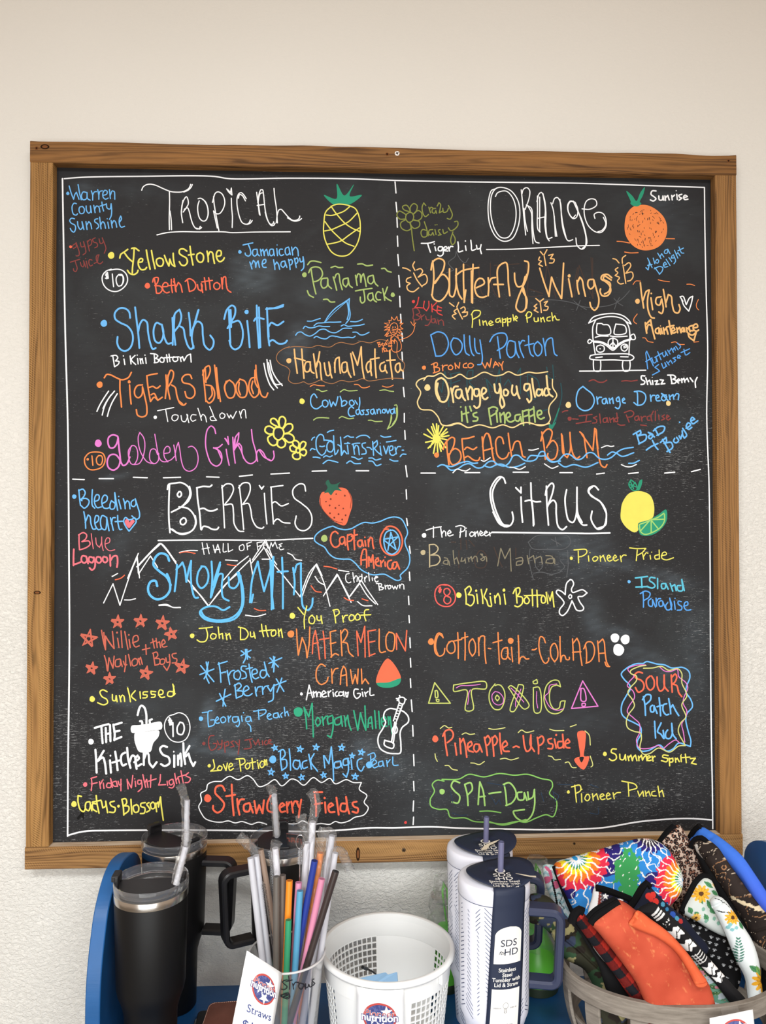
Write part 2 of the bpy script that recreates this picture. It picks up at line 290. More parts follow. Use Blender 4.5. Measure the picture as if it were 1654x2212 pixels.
TRACE = """
P faded brown lettering half wiped behind the peach words
S ghostbrown 2.39
@ 840 380 400
600 850 580 950 600 1050 650 1100 740 1100 770 1050 770 950 740 840 680 790 620 830
805 790 805 900 830 1050 870 1080
905 780 910 950 960 1070 1000 1090
940 800 1160 785
1050 800 1070 950 1090 1085
1225 800 1240 950 1240 1070 1370 1070
1250 1010 1310 1030 1370 1050
1410 800 1390 960
1410 790 1450 950 1490 1090
@ 1160 380 400
240 860 290 1000 330 1080 375 800 420 920 500 1095 480 730
495 735 495 1095
360 820 320 1000
S ghostgrey 1.66
0 1110 150 1108 300 1130 420 1170 560 1170 680 1145 760 1095 825 1025
330 1120 380 1160 440 1195
385 1110 350 1200
685 1095 730 1140 765 1160
735 1085 710 1130 690 1190
@ 840 380 400
600 670 590 720 530 775 580 840 515 865
600 680 640 750 680 775 710 735
P teal lettering and fish tail, mostly wiped away
S ghostteal 2.39
@ 880 680 360
260 620 340 770 370 560 400 750 410 910
420 590 520 570
430 590 430 780
440 680 520 650
430 780 540 760
590 720 600 560 650 550 640 640 610 660 700 760
780 640 820 820
785 640 860 740 910 540 940 840
960 700 1000 640 1030 700 1040 800
1120 640 1120 780
1090 580 1120 530 1120 630
1190 590 1200 800 1250 840 1300 780 1290 650 1200 590
1380 520 1400 620 1450 640 1440 500
1520 680 1530 800 1500 940 1470 1060
1210 930 1300 960 1390 940
S teal 2.58
@ 890 880 320
1640 10 1600 120 1550 240
1530 180 1540 250 1600 170
F teal 1528 180 1560 195 1605 165 1550 255 1535 250
P wiped grey traces of a mason jar drawing and older words
@ 890 1010 370
S ghostgrey 1.66
1120 720 1200 660 1350 650 1500 660 1530 720 1480 780 1300 790 1160 780 1120 720
1135 800 1130 900 1150 1010 1170 1080
1500 800 1505 950 1490 1060
1170 1020 1250 1010 1350 1030 1450 1000
1380 670 1400 760
1340 690 1440 750
1200 850 1190 950 1230 1000
1240 850 1260 950 1220 1000
1430 900 1470 960 1430 1000
S ghostbrown 2.21
380 720 420 720
470 690 470 790
520 700 530 790
550 700 600 760
450 800 450 970
600 880 620 960 700 960 720 860 660 800 600 880
790 770 830 880 870 960
1000 780 1000 860
@ 140 1490 340
P black smudges of old paint at the lower left of the board
F black 170 1250 210 1240 205 1290 195 1370 175 1330 140 1370 125 1350 165 1300
@ 900 1230 400
P coral ringed price 8
S coral2 2.76
265 140 210 140 170 180 162 240 185 300 240 330 300 325 340 280 340 210 310 160 260 135 215 138
270 240 245 215 245 180 275 170 298 195 285 225 250 245 243 285 270 308 300 290 300 255 270 240
200 165 202 205
210 160 214 200
195 195 212 165
205 208 218 180
P yellow lettering between ringed price 8 and the starfish
S yellow 3.13
D 375 230 24
430 180 440 240 440 310
430 180 470 150 485 180 460 225 505 235 510 290 480 325 450 310
535 220 545 305
D 530 190 10
575 180 585 240 590 305
625 175 610 215 600 240 625 280 640 325 665 330
655 245 668 320
D 655 218 8
695 235 700 300
700 255 725 215 740 250 745 310
780 220 792 310
D 778 185 13
860 215 880 175 915 165 920 200 895 240 940 250 940 305 900 335 875 325
885 180 895 300
980 245 960 265 965 300 990 305 1005 275 985 245
1030 180 1035 325
1072 185 1078 335
960 235 1110 230
1125 230 1110 260 1120 300 1145 295 1145 250 1125 230
1155 205 1170 305
1160 205 1190 280 1210 200 1225 335
P white outline drawing of a starfish
S white 2.94
1370 90 1340 120 1328 170 1325 225 1290 195 1255 185 1245 205 1300 270 1315 300 1275 360 1275 395 1300 412 1340 380 1370 320 1385 280 1400 310 1430 365 1480 365 1490 345 1455 290 1440 245 1480 240 1520 210 1480 182 1390 205 1380 180 1400 130 1385 95 1370 90
1370 225 1355 240 1365 260 1382 250 1382 232 1370 225
P orange lettering reading Cotton-tail-Colada
S orange 2.94
D 127 645 27
235 610 220 575 190 570 165 620 158 700 170 750 205 775 240 755 250 705
230 600 200 580 172 640 170 710 190 765
300 645 275 670 270 720 300 750 335 735 340 680 320 640 285 650
365 565 370 680 370 795
430 565 432 700 430 810
330 640 400 625
400 615 455 600
495 620 470 650 470 730 495 775 520 740 520 660 500 620
550 610 555 770
550 660 570 600 600 595 605 680 610 770 618 840
638 705 660 708
725 565 730 700 738 845
680 655 760 632
810 700 775 705 755 750 765 795 795 800 815 750 810 700 815 780 835 805
845 695 855 825
905 590 910 700 912 840
912 840 930 785 955 780 975 800 1000 798
1030 718 1050 718 1070 705
1148 655 1130 610 1105 600 1090 660 1100 750 1130 825 1150 840 1175 815 1178 790
1215 665 1195 700 1200 780 1230 825 1255 790 1255 710 1230 660 1205 675
1278 600 1280 720 1285 825
1285 825 1300 770 1320 770 1335 805 1360 805 1362 785
1390 620 1395 720 1398 810
1395 660 1430 615 1450 660 1460 760 1475 858
1390 740 1465 735
1505 670 1515 740 1515 835
1490 710 1520 650 1560 650 1585 700 1580 770 1550 820 1510 838
D 838 638 26
@ 1200 1230 360
415 710 425 820 430 915
425 730 465 690 480 720 490 830 505 920 525 960
425 835 480 830
@ 900 1420 420
1600 40 1615 75 1640 78
P three white scribbled balls
@ 1200 1230 360
S white 2.76
D 587 680 44
D 690 695 46
D 622 798 56
P turquoise and blue lettering reading Island Paradise
S turq 3.50
790 85 910 70
850 80 855 180
795 175 915 170
985 85 940 80 930 110 965 135 985 165 960 185 915 175
1010 90 1010 190
1080 140 1050 145 1055 190 1085 185 1090 140 1115 195
1135 140 1160 215
1150 170 1180 150 1195 210
1240 160 1205 165 1215 210 1255 210 1250 100 1275 210
S blue 2.94
D 727 122 16
S blue2 2.94
865 220 870 300 870 375
838 240 890 215 935 235 925 275 870 310
945 290 920 310 925 360 955 365 960 300 990 375
995 285 1000 365
1000 320 1020 290 1040 290
1050 310 1025 320 1030 365 1060 360 1060 315 1085 380
1110 330 1090 360 1100 400 1130 400 1150 360 1130 285 1150 400
1175 315 1185 395
D 1183 287 6
1245 320 1215 315 1215 345 1250 370 1245 400 1205 405
1270 365 1310 350 1305 320 1280 330 1275 380 1300 405 1340 400
P lime outlined lettering Toxic filled with pink lines
@ 900 1420 420
S lime3 2.58
313 235 450 215 585 210 588 265 470 275 478 445 415 450 425 280 315 288 313 235
665 225 620 290 620 380 660 440 710 440 745 370 745 290 715 240 690 232 665 240
682 320 668 345 685 370 702 345 682 320
778 255 800 240 955 410 915 440 778 255
865 230 905 240 825 460 795 455 865 230
988 205 1020 188 1025 220 992 222 988 205
990 258 1038 255 1048 465 1005 470 990 258
1190 235 1222 250 1205 200 1160 195 1110 230 1085 300 1085 390 1120 460 1180 480 1240 450 1262 370 1225 375 1210 430 1170 440 1135 390 1130 300 1150 250 1190 235
S pink 1.84
335 260 370 242 430 240 500 235 540 228
455 275 440 310 440 350 432 400
665 290 640 320 650 380 690 405 730 390 735 345 700 300 665 290
800 260 850 310 910 380
885 270 860 330 840 380 840 420
1020 290 1018 370 1028 430
1190 225 1130 240 1120 300 1090 330 1100 370 1140 430 1200 450 1250 435
P lime hazard triangle outline with exclamation mark
S lime3 2.76
152 215 100 390 285 390 152 215
155 285 170 280 178 340 162 345 155 285
165 358 188 358 188 375 168 373 165 358
P pink hazard triangle outline with exclamation mark
S pink 2.76
1410 200 1315 435 1540 415 1410 200
1395 265 1418 265 1436 370 1400 370 1395 265
1405 392 1432 392 1432 412 1405 414 1405 392
P coral lettering reading Pineapple-Upside with an arrow
S coral 3.68
D 157 693 26
235 640 245 740 260 835
220 670 245 625 285 615 310 650 300 690 260 725
325 730 338 830
365 690 375 820
370 730 395 690 410 740 425 850
435 770 470 740 460 715 435 735 440 790 480 805
525 740 495 740 485 780 505 805 530 780 530 740 555 805
575 680 590 760 600 835
580 690 605 665 625 700 610 740 590 750
640 680 650 770 655 840
640 690 665 665 685 700 670 740 648 750
705 645 710 740 720 820
730 770 770 740 755 710 730 735 740 795 785 800
820 765 845 755 870 765
905 665 915 750 935 800 965 780 970 660 965 740 1000 800
1025 680 1035 760 1035 820
1030 690 1065 670 1080 705 1060 740 1035 750
1145 690 1115 700 1125 730 1155 740 1150 775 1115 775
1170 695 1185 770
D 1185 660 9
1235 715 1200 720 1205 770 1240 760 1240 655 1250 770
1265 735 1300 720 1285 695 1262 720 1270 765 1300 770
F coral 1368 635 1430 630 1432 740 1424 842 1465 842 1418 955 1338 870 1368 848 1386 846 1376 740
F board 1382 850 1420 848 1400 895
P lime squiggles around the arrow and coral words
S yellow2 2.21
200 605 235 580 270 600 298 595
385 655 415 642 450 655 492 650
612 605 650 612 700 608 750 598
862 640 890 618 930 638 995 625
1130 610 1170 622 1250 622
1305 590 1355 573
1430 625 1465 660 1475 745
1475 840 1495 920 1480 932
155 820 160 855 175 885
240 920 270 920 300 950 345 960
458 898 490 900 530 912 575 885
710 865 750 858 800 872 865 855
1118 838 1150 845 1170 870 1222 868
1262 895 1290 890 1320 935 1355 938
P coral and blue three word lettering inside the triple wavy outline
@ 1200 1420 360
S coral 3.68
860 155 820 145 785 170 790 200 850 230 875 270 865 320 820 345 790 300
935 185 900 220 905 290 935 325 970 300 975 230 950 185
1005 195 1010 290 1035 335 1070 310 1075 175 1080 290 1115 335
1145 175 1150 260 1155 345
1150 200 1185 165 1200 190 1185 240 1160 265 1200 280 1220 350 1250 390
S blue 3.68
870 390 885 480 890 575
860 420 900 370 940 375 940 420 895 465
960 475 940 490 945 540 970 540 975 480 1005 555
1025 400 1035 500 1040 580
1005 490 1055 475
1100 460 1070 470 1065 530 1095 570 1120 565
1120 410 1135 500 1140 560
1140 500 1160 470 1190 530 1220 578
980 635 985 720 990 800
1045 650 1010 740 1040 760 1070 805
1065 725 1075 805
1110 720 1090 750 1095 800 1130 805 1155 760 1150 655 1160 760 1195 810
P blue, pink and yellow wavy outlines around the coral and blue words
S blue 3.13
870 60 790 65 700 110 650 165 680 220 730 270 740 310 700 380 655 470 655 560 700 610 780 650 840 690 845 760 810 830 810 890 850 930 930 920 1030 870 1100 930 1160 910 1220 850 1280 865 1335 885 1340 830 1310 720 1290 620 1300 560 1355 490 1340 420 1290 340 1300 280 1330 200 1320 140 1260 100 1150 105 1080 75 1000 65 900 42 870 60
S pink 2.21
890 75 790 80 715 115 740 155 775 185 730 240 710 280 770 340 780 400 730 480 710 540 770 600 830 660 830 750 800 820 820 890 850 905 940 900 1020 875 1060 905 1120 860 1190 820 1230 850
1030 95 1080 135 1140 140 1205 120 1220 190 1290 250 1310 300 1270 400 1265 460 1300 530 1290 590 1250 660 1265 740 1280 840
S yellow2 2.58
895 80 830 90 740 135 745 160 800 185 800 230 740 300 715 350 760 420 780 480 720 570 700 640 715 700 780 735 840 750 850 800 835 900 870 960 930 955 1020 900 1130 940 1220 880 1285 875 1215 730 1240 650 1290 590 1250 470 1300 380 1250 250 1250 160 1210 112 1120 128 1050 90 960 105 870 108
P yellow lettering reading Summer Spritz
S yellow 3.13
D 487 958 20
600 910 560 910 550 940 595 965 600 1005 560 1025 532 1008
635 960 640 1010 670 1015 690 965 695 1020
715 980 725 1025
720 1000 745 970 760 1025 770 990 790 970 805 1025
820 980 825 1025
825 1000 850 970 860 1020 875 990 895 970 905 1025
910 1005 940 990 925 975 905 995 920 1025 945 1020
955 980 965 1030
960 1005 980 980 985 985
1115 975 1065 970 1060 990 1110 1005 1100 1035 1048 1025
1125 1000 1130 1075
1125 1010 1160 1000 1160 1035 1130 1040
1185 1000 1190 1040
1188 1020 1205 1000 1225 1035
1240 975 1245 1035
D 1245 965 5
1285 960 1295 1045
1255 995 1330 990
1335 1005 1385 1000 1345 1050 1393 1060
P lime lettering reading Spa-Day
@ 900 1640 600
S limebright 3.68
D 150 193 16
255 140 220 130 205 160 225 190 255 220 245 260 210 255
285 150 300 210 305 275
285 150 320 140 330 180 300 215
365 270 370 190 375 135 395 190 405 275
370 225 405 220
430 205 460 200 500 195
520 150 530 210 535 275
515 150 550 140 585 180 590 220 565 260 530 275
625 195 600 200 605 240 635 240 640 200 655 245
660 195 665 240 690 225 700 180 700 280 680 340 640 370 590 345 575 310 600 305 640 300
P lime wavy outline drawn around the spa day words
S lime2 2.76
162 130 120 125 92 150 105 190 80 240 85 280 130 298 180 300 200 345 290 350 340 370 420 375 510 385 600 370 650 375 710 350 770 330 810 342 830 300 830 245 790 205 808 160 800 130 740 115 660 90 580 95 490 85 400 105 310 90 250 118 150 120
375 310 430 308 500 318
400 360 510 392 590 375 650 358
S ghostblue 1.84
420 140 480 150 530 160
840 150 930 150
1030 150 1080 168
200 190 215 260
440 215 470 270 490 240 500 270
740 200 755 250
810 190 825 250 845 220 820 200
960 200 970 260 1000 240 1020 260
1080 290 1080 325 1030 320
210 320 260 335 300 330
P yellow lettering reading Pioneer Punch
S yellow 2.76
D 902 195 9
940 155 950 255
920 165 970 155 975 185 945 205
980 205 982 255
D 982 180 4
1010 210 1000 235 1015 248 1030 230 1020 208 1010 210
1045 205 1050 245
1050 225 1070 205 1080 240
1095 225 1115 215 1105 205 1090 220 1100 240 1120 236
1130 220 1150 212 1140 200 1128 215 1135 238 1155 232
1168 200 1175 235
1172 215 1190 200 1212 198
1258 140 1262 220
1220 130 1300 150 1310 170 1265 185
1315 190 1325 220 1345 190 1350 220
1360 190 1365 220
1365 205 1380 190 1390 218
1418 190 1400 195 1400 215 1425 218
1435 160 1445 222
1442 200 1460 185 1470 222
P thin white hand drawn border line around the whole board
@ 0 0 1654
S white 2.94
139 386 180 383 300 381 460 381 495 386 620 385 750 386 860 390 950 392 1100 394 1250 396 1400 401 1521 405
S white 3.50
135 386 136 450 138 560 141 720 146 900 148 1050 149 1200 150 1350 149 1500 147 1650 146 1806
148 1804 170 1798 190 1795 230 1794 400 1793 600 1795 680 1796 750 1792 800 1788 850 1788 930 1786 1000 1789 1100 1791 1200 1792 1300 1788 1380 1775 1450 1769 1490 1768 1536 1771
S white 2.94
1521 405 1522 500 1525 640 1528 760 1526 900 1531 1050 1533 1200 1534 1400 1536 1600 1538 1700 1539 1790
P white dashed dividers crossing in the middle of the board
S white 2.76
853 393 855 417
855 437 857 458
857 470 858 491
858 510 859 532
859 550 861 574
861 595 863 620
863 640 864 663
865 679 866 697
868 720 869 737
868 761 869 780
870 800 871 818
871 837 873 857
873 893 873 912
874 930 875 949
876 1006 879 1030
877 1058 878 1078
878 1120 880 1135
884 1180 886 1195
884 1236 885 1254
882 1288 883 1306
883 1330 884 1345
885 1378 886 1399
886 1422 887 1441
886 1466 887 1485
888 1512 890 1537
891 1567 892 1590
893 1630 894 1654
893 1688 894 1708
893 1730 892 1752
893 1765 892 1781
157 1035 182 1036
214 1034 245 1034
288 1031 318 1032
353 1032 390 1031
446 1030 473 1031
517 1029 545 1026
585 1024 625 1022
674 1018 705 1017
769 1017 796 1017
909 1022 940 1022
1004 1021 1036 1021
1108 1020 1141 1020
1209 1021 1236 1021
1288 1024 1305 1022
1357 1023 1378 1021
1435 1022 1457 1020
1493 1019 1512 1014
@ 290 380 380
P white title lettering reading Tropical
S white 2.52
70 135 80 108 110 85 150 78 200 88 250 110 300 132 345 148 400 153 450 150 490 135 515 115 525 95 530 80
545 82 535 105 505 135 465 152
330 145 332 250 328 400 330 505
335 330 345 400 350 505
457 230 448 290 442 345 455 440
442 350 450 270 475 210 490 195 502 215 508 260 495 290 460 340
470 315 500 300 515 330 530 390 545 440 565 480 590 500 615 490 620 475
632 485 615 500 585 492
600 215 620 210 650 225 680 270 692 320 690 380 670 420 645 425 615 400 598 340 597 280 610 235
640 218 670 245 690 300 695 360 680 410
735 250 745 210 760 165 785 150 820 165 845 210 850 260 830 320 800 355 770 355 750 335
745 195 750 260 770 380 795 515
745 330 760 400 780 490
912 210 915 300 922 380 920 485
868 122 890 155 918 180 912 115 905 155 868 122
1052 215 1030 180 1005 158 985 165 968 200 965 260 975 330 990 390 1015 440 1055 455 1080 440 1090 415
1045 235 1015 185 990 175 978 210
1108 420 1090 445 1060 456
1150 155 1158 220 1170 290 1182 370
1160 250 1168 190 1190 130 1205 130 1215 180 1225 280 1240 370 1265 440 1290 468 1315 462 1322 445
1155 278 1225 268
1175 360 1165 240 1185 165 1205 160
1230 340 1250 410 1280 455 1305 450 1310 432
1313 118 1320 200 1335 300 1345 442
1335 440 1345 360 1360 320 1380 315 1410 345 1450 390 1490 418 1530 415 1550 398 1555 378
1572 402 1545 420 1500 425 1440 395
213 555 300 535 430 525 600 527 850 527 900 533 1150 528 1465 526
@ 130 370 400
P small blue lettering reading Warren County Sunshine
S blue 2.58
D 68 198 14
80 132 100 200 120 250
120 250 132 205 145 188 155 215 168 250
160 120 172 190 188 255
235 190 205 185 190 225 205 255 235 245 240 190 245 245 268 258
278 175 290 215 290 258
290 215 305 185 325 182
335 165 345 215 345 250
345 215 355 180 378 175
385 215 415 205 420 180 400 170 382 195 385 235 405 250 428 240
440 165 448 245
448 215 465 175 482 180 488 250
145 290 125 285 108 310 108 350 120 385 145 392 155 380
200 315 175 320 168 350 182 378 210 372 215 335 200 315
232 310 235 350 255 375 272 360 270 310 280 370
300 305 312 370
308 340 325 310 345 320 355 365
372 275 378 320 388 355
355 312 410 295
412 290 420 330 445 338 455 290 460 350 455 400 440 430
128 425 100 420 85 440 100 465 130 480 138 510 122 545 100 530 90 510
155 450 160 490 180 520 200 500 195 450 212 520
230 450 240 520
238 480 255 450 270 465 282 515
335 425 312 430 308 450 335 470 345 495 325 515
352 410 365 515
362 480 380 450 395 465 405 510
425 455 435 510
D 420 425 5
455 440 465 505
462 470 480 440 495 455 505 500
530 455 548 425 540 400 528 430 530 475 545 500 575 492
@ 130 500 380
P small faded red lettering reading gypsy Juice, upper left
S faded 2.21
120 130 150 110 150 145 125 160 118 135
150 105 165 150 180 200 175 228 150 230
190 105 200 145 225 140 220 95 235 150 240 200 215 220
255 90 265 140 275 185
255 100 285 75 298 100 285 130 262 140
330 60 305 75 315 100 345 110 350 140 325 155
365 70 380 115 405 100 395 60 415 110 430 160 415 205
95 290 140 275 185 262
140 275 150 310 160 350 145 378 125 365 125 350
190 290 200 325 215 335 225 310 220 275 240 335
245 280 260 345
D 240 255 5
300 270 275 265 270 300 285 325 305 315
320 300 350 285 355 245 365 220 345 225 338 250 350 290 375 305 400 285
S coral 3.68
D 98 145 13
P yellow lettering with a big arrow-barred first letter
S yellow 3.50
D 480 225 30
560 250 570 215 600 195 635 168
600 195 640 250 680 285
672 160 700 155 740 182
695 165 690 250 680 340 678 390
632 365 655 395 695 405 725 385 732 365
735 290 770 285 775 260 755 255 735 280 740 330 765 360 800 355 812 338
810 175 820 240 845 355
858 180 870 250 892 350
935 250 908 262 905 295 925 325 955 325 970 295 962 260 935 250
980 225 1000 280 1022 325 1030 260 1050 310 1078 330 1065 260 1062 205
1190 185 1160 165 1125 170 1120 205 1150 230 1185 250 1195 290 1170 320 1140 315 1120 285
1220 140 1230 220 1248 315
1205 222 1258 215
1315 200 1288 215 1285 260 1310 290 1335 285 1348 250 1340 215 1315 200
1380 185 1390 240 1392 285
1390 230 1410 190 1430 200 1440 250 1450 300
1470 235 1510 225 1510 185 1485 180 1468 210 1475 260 1500 285 1535 265 1542 248
P white ringed price 10 under the yellow words
S white 2.58
480 355 430 375 397 420 400 480 430 530 480 560 540 562 600 525 632 470 625 410 590 370 540 355 460 365
490 400 495 460 502 520
550 405 528 435 530 485 550 515 580 500 592 450 580 405 550 405
555 412 590 420 595 470 575 510
445 400 425 410 445 425 450 440 425 440
432 390 438 445
445 385 452 440
P coral lettering beside the upper ringed price
S coral 2.94
D 820 510 25
870 475 880 440 920 435 915 480 890 510
885 440 895 500 905 580
890 510 940 515 960 545 935 580 905 580
965 520 1010 515 1010 490 985 480 962 510 970 555 1000 578 1025 570
1045 450 1045 510 1055 575
1015 510 1075 505
1065 470 1080 500 1090 568
1070 445 1078 500 1085 560
1090 520 1110 480 1130 500 1148 572
1195 450 1205 510 1215 565
1175 470 1210 445 1255 465 1275 510 1255 550 1215 565
1290 500 1300 545 1325 560 1335 510 1325 490 1340 575
1355 435 1365 500 1370 550
1330 475 1430 460
1395 435 1405 490 1410 545
1475 480 1450 490 1445 525 1465 545 1495 535 1500 500 1475 480
1515 435 1520 490 1525 540
1525 500 1535 430 1552 425 1560 490 1575 550 1605 572
@ 500 380 380
P light blue lettering reading Jamaican me happy
S blue 2.76
D 78 715 16
108 650 150 640 200 630
155 640 175 690 180 735 160 755 130 740 128 725
235 690 205 695 198 735 215 755 240 735 240 690 248 740 262 752
272 690 280 750
280 710 295 690 308 750 312 710 330 690 345 750
390 690 365 690 355 725 370 752 395 735 392 690 402 750
425 685 432 750
D 428 650 5
478 690 455 690 448 725 465 750 490 740
535 670 510 680 505 720 520 745 545 725 540 680 552 740
565 670 575 745
575 700 600 670 620 690 628 752
172 810 185 850 192 875
190 830 205 795 220 810 228 860 235 820 250 800 262 860
285 830 320 815 320 785 300 790 288 820 298 858 325 860
395 790 405 850 408 880
405 840 425 810 440 830 452 878
500 800 470 810 465 845 485 860 505 835 502 805 520 860
535 785 545 830 550 880
540 800 560 785 572 805 562 835 545 840
590 775 600 820 608 860
595 785 615 770 625 795 615 820 600 825
640 775 650 810 670 800 672 760 680 820 675 870 655 890
P yellow outlined pineapple drawing with green crown
F green 990 75 1060 185 1150 80 1110 190 1225 180 1100 272 1000 262 960 270 868 180 985 215
S yellow 2.76
940 285 985 268 1050 268 1110 282 1165 310 1200 390 1210 490 1195 600 1150 690 1090 745 1010 752 940 715 890 630 866 540 868 440 885 340 940 285
1115 285 1060 330 1000 355 940 372 890 368
935 285 980 350 1060 440 1130 490 1210 525
1180 350 1100 430 1010 475 940 505 875 518
878 430 930 500 1000 570 1070 630 1150 662
1200 490 1100 560 1030 610 960 632 900 642
P pale green lettering with squiggles under the pineapple
S lime 3.13
D 685 930 22
725 910 745 870 790 855 835 870 855 920 840 960 800 990 765 995
748 880 760 960 780 1060 793 1110
900 960 850 970 840 1020 860 1055 895 1040 905 970 910 1030 940 1060
955 950 975 1020 988 1075
970 960 985 925 1005 920 1020 1000 1040 1070
1090 960 1050 975 1050 1020 1075 1045 1095 1010 1095 960 1110 1030 1135 1050
1165 935 1180 1030
1175 960 1190 920 1205 925 1215 1000 1225 940 1240 920 1255 980 1265 1040
1325 935 1285 950 1285 1000 1310 1015 1335 990 1330 935 1350 1010 1375 1035
1165 1082 1240 1068 1320 1058
1240 1070 1250 1130 1250 1180 1225 1195 1210 1170 1210 1140
1325 1100 1290 1110 1280 1150 1305 1175 1330 1150 1325 1105 1340 1170 1362 1185
1405 1100 1375 1090 1355 1125 1370 1165 1400 1165
1420 1060 1430 1110 1440 1170
1465 1045 1445 1100 1435 1125 1470 1160 1500 1175
D 1515 1118 20
715 835 740 805 775 800 840 815
935 862 975 850 1005 862 1045 860
1185 830 1230 828 1270 845 1325 838
1410 872 1440 870 1465 895 1500 905
712 1080 730 1120 770 1142
865 1162 900 1160 930 1185 970 1185
@ 200 640 440
P large light blue lettering reading Shark Bite
S blue 4.03
D 92 220 26
305 175 295 125 260 98 215 100 180 140 185 185 225 215 285 245 322 300 325 370 300 425 260 445 220 425 200 380 203 330
345 90 358 200 372 320 380 420
370 290 385 225 410 192 440 210 450 290 465 370 490 430 512 420
555 230 520 215 500 250 495 310 510 365 540 380 565 350 575 290 562 230 585 340 610 385 640 380
648 175 652 280 650 395
665 150 660 270 672 395
650 230 670 140 705 108 720 160 705 230 665 285
700 240 735 260 750 330 775 405 800 430 820 405
780 135 790 220 795 320
860 110 835 200 800 300
855 120 805 330 820 420
800 290 850 205 885 225 895 320 910 400 950 435 975 410 982 360 955 318
1068 185 1090 110 1130 75 1155 90 1155 150 1130 200 1095 260
1105 105 1110 210 1118 380
1120 110 1125 250
1130 215 1185 200 1215 260 1218 340 1195 410 1155 432 1125 410 1110 360
1255 200 1265 300 1275 415
D 1250 128 17
1332 75 1335 200 1350 420
1350 90 1355 250 1362 415
1310 200 1330 175 1390 185
1415 95 1420 210 1425 320 1435 400
1425 240 1430 330
1408 105 1480 95 1548 70
1430 98 1500 95 1545 82
1430 245 1450 215 1500 235 1550 205
1430 375 1460 355 1510 385 1560 380 1578 360
P small white lettering beneath the large blue words
S white 2.67
150 485 190 480 205 500 185 525 215 530 210 550 180 572
165 490 178 572
255 510 262 555
D 250 485 5
305 485 312 550
345 480 315 515 350 555
365 505 370 550
D 362 478 5
385 505 392 548
390 520 402 505 410 545
430 500 435 545
D 425 478 5
470 465 510 470 530 485 510 505 535 515 530 535 500 540
500 475 505 540
560 495 545 510 550 532 575 535 580 510 560 495
600 475 608 535
620 470 628 530
580 500 700 492
660 490 650 510 665 530 690 520 690 495
710 495 718 530
715 505 730 490 742 525 770 480 795 470 800 535
P large orange lettering reading Tigers Blood
S orange 3.28
D 58 718 24
95 662 115 635 150 640 190 660 240 678 290 660 315 618
222 680 222 760 230 840 235 900
300 720 305 800 313 875
D 297 695 12
405 720 365 725 342 760 345 805 370 825 400 800 405 735 425 820 440 900 435 965 400 980 365 965 355 920
440 645 450 740 470 855
445 645 480 635 525 628
460 740 490 732 520 748 548 728
475 800 500 790 530 840 565 820
470 855 500 820 530 845
595 640 600 720 590 830
612 640 610 740 628 835
610 660 635 600 655 615 650 670 615 735
640 720 670 740 685 810 710 870 740 885 758 870
700 850 730 875
805 668 790 638 750 640 725 670 735 700 790 715 825 750 828 800 800 828 765 820 750 775
895 600 905 700 920 855
915 590 920 700
893 640 915 580 945 565 955 600 940 650 915 690
920 720 965 730 990 780 980 840 945 868 925 850
965 740 970 800 945 835
990 560 1000 650 1020 830
1005 580 1015 700 1038 855
1100 685 1075 720 1078 780 1105 825 1140 820 1158 770 1145 710 1110 680
1085 690 1070 740 1085 800
1195 675 1165 720 1170 780 1200 820 1240 815 1255 750 1235 690 1195 672
1190 700 1185 760 1200 800
1330 660 1290 665 1268 720 1275 780 1310 822 1345 795 1350 740
1325 560 1330 650 1350 740 1375 810 1405 820 1422 785
1318 600 1320 700 1340 740
1300 690 1290 740 1305 790
P white triple slash marks on both sides of the orange title
S white 2.76
130 770 90 830 55 890 35 935
178 770 130 830 95 900 78 965
200 792 160 860 135 920 120 975
150 800 110 860 85 910
1390 545 1410 640 1440 720 1470 760
1415 515 1430 620 1465 700 1500 745
1440 520 1460 610 1500 680 1540 725
1428 540 1450 640 1485 715 1535 712
@ 590 640 320
P blue drawing of a boat sail on rippling waves
S blue 2.58
575 290 620 215 700 130 790 70 848 30
850 25 845 110 858 190 850 250 810 305
820 50 835 120 840 200 825 260
S blue 1.29
590 280 660 200 760 110 830 50
S blue 2.48
380 278 430 278 480 262 525 248
455 330 490 302 540 298 620 290 680 290 755 287
335 362 355 335 400 352 450 350 510 332 560 338 630 338
250 435 275 405 315 400 350 425 410 445 470 415 520 375 575 368 630 398 690 408 740 385 780 360 875 358
455 465 480 448 530 468 590 475 640 445 700 448 760 462 840 458 890 462 915 445
758 332 790 318 830 335 900 330 960 325 1015 312
862 282 920 285 960 275 995 258
888 402 930 402 970 430 1010 430 1070 402
P peach lettering inside the brown wavy outline
S peach 3.44
D 175 720 28
235 592 245 700 260 800 268 860
318 590 325 700 335 820 343 915
238 690 290 700 355 720
415 735 370 735 350 780 360 840 395 840 415 790 412 745 425 840 455 860
450 645 465 750 488 910
518 620 500 720 480 790
470 780 500 720 520 740 530 850 540 935
570 745 580 820 600 885 630 880 635 800 620 735 635 840 655 910
685 740 690 850
685 800 700 700 735 680 740 780 750 860
810 735 775 745 765 800 780 850 815 840 825 780 820 740 840 850 868 905
865 640 885 750 905 880
885 625 915 700 940 770 960 680 982 565 985 680 995 800 1015 920
1085 720 1050 745 1038 800 1055 850 1085 830 1090 760 1088 730 1085 800 1098 885
1135 590 1135 700 1140 800 1150 910
1085 705 1180 688
1240 735 1200 755 1190 800 1210 840 1245 825 1252 770 1245 800 1270 855
1300 605 1305 720 1318 820 1330 925
1265 718 1360 712
1405 745 1370 765 1365 820 1390 850 1415 820 1412 750 1425 820 1450 835
P thin brown wavy outline drawn around the peach words
S brown 1.66
135 578 230 562 330 565 420 572 500 548 560 562 640 565 700 530 760 515 830 530 900 535 980 505 1080 520 1190 485 1290 500
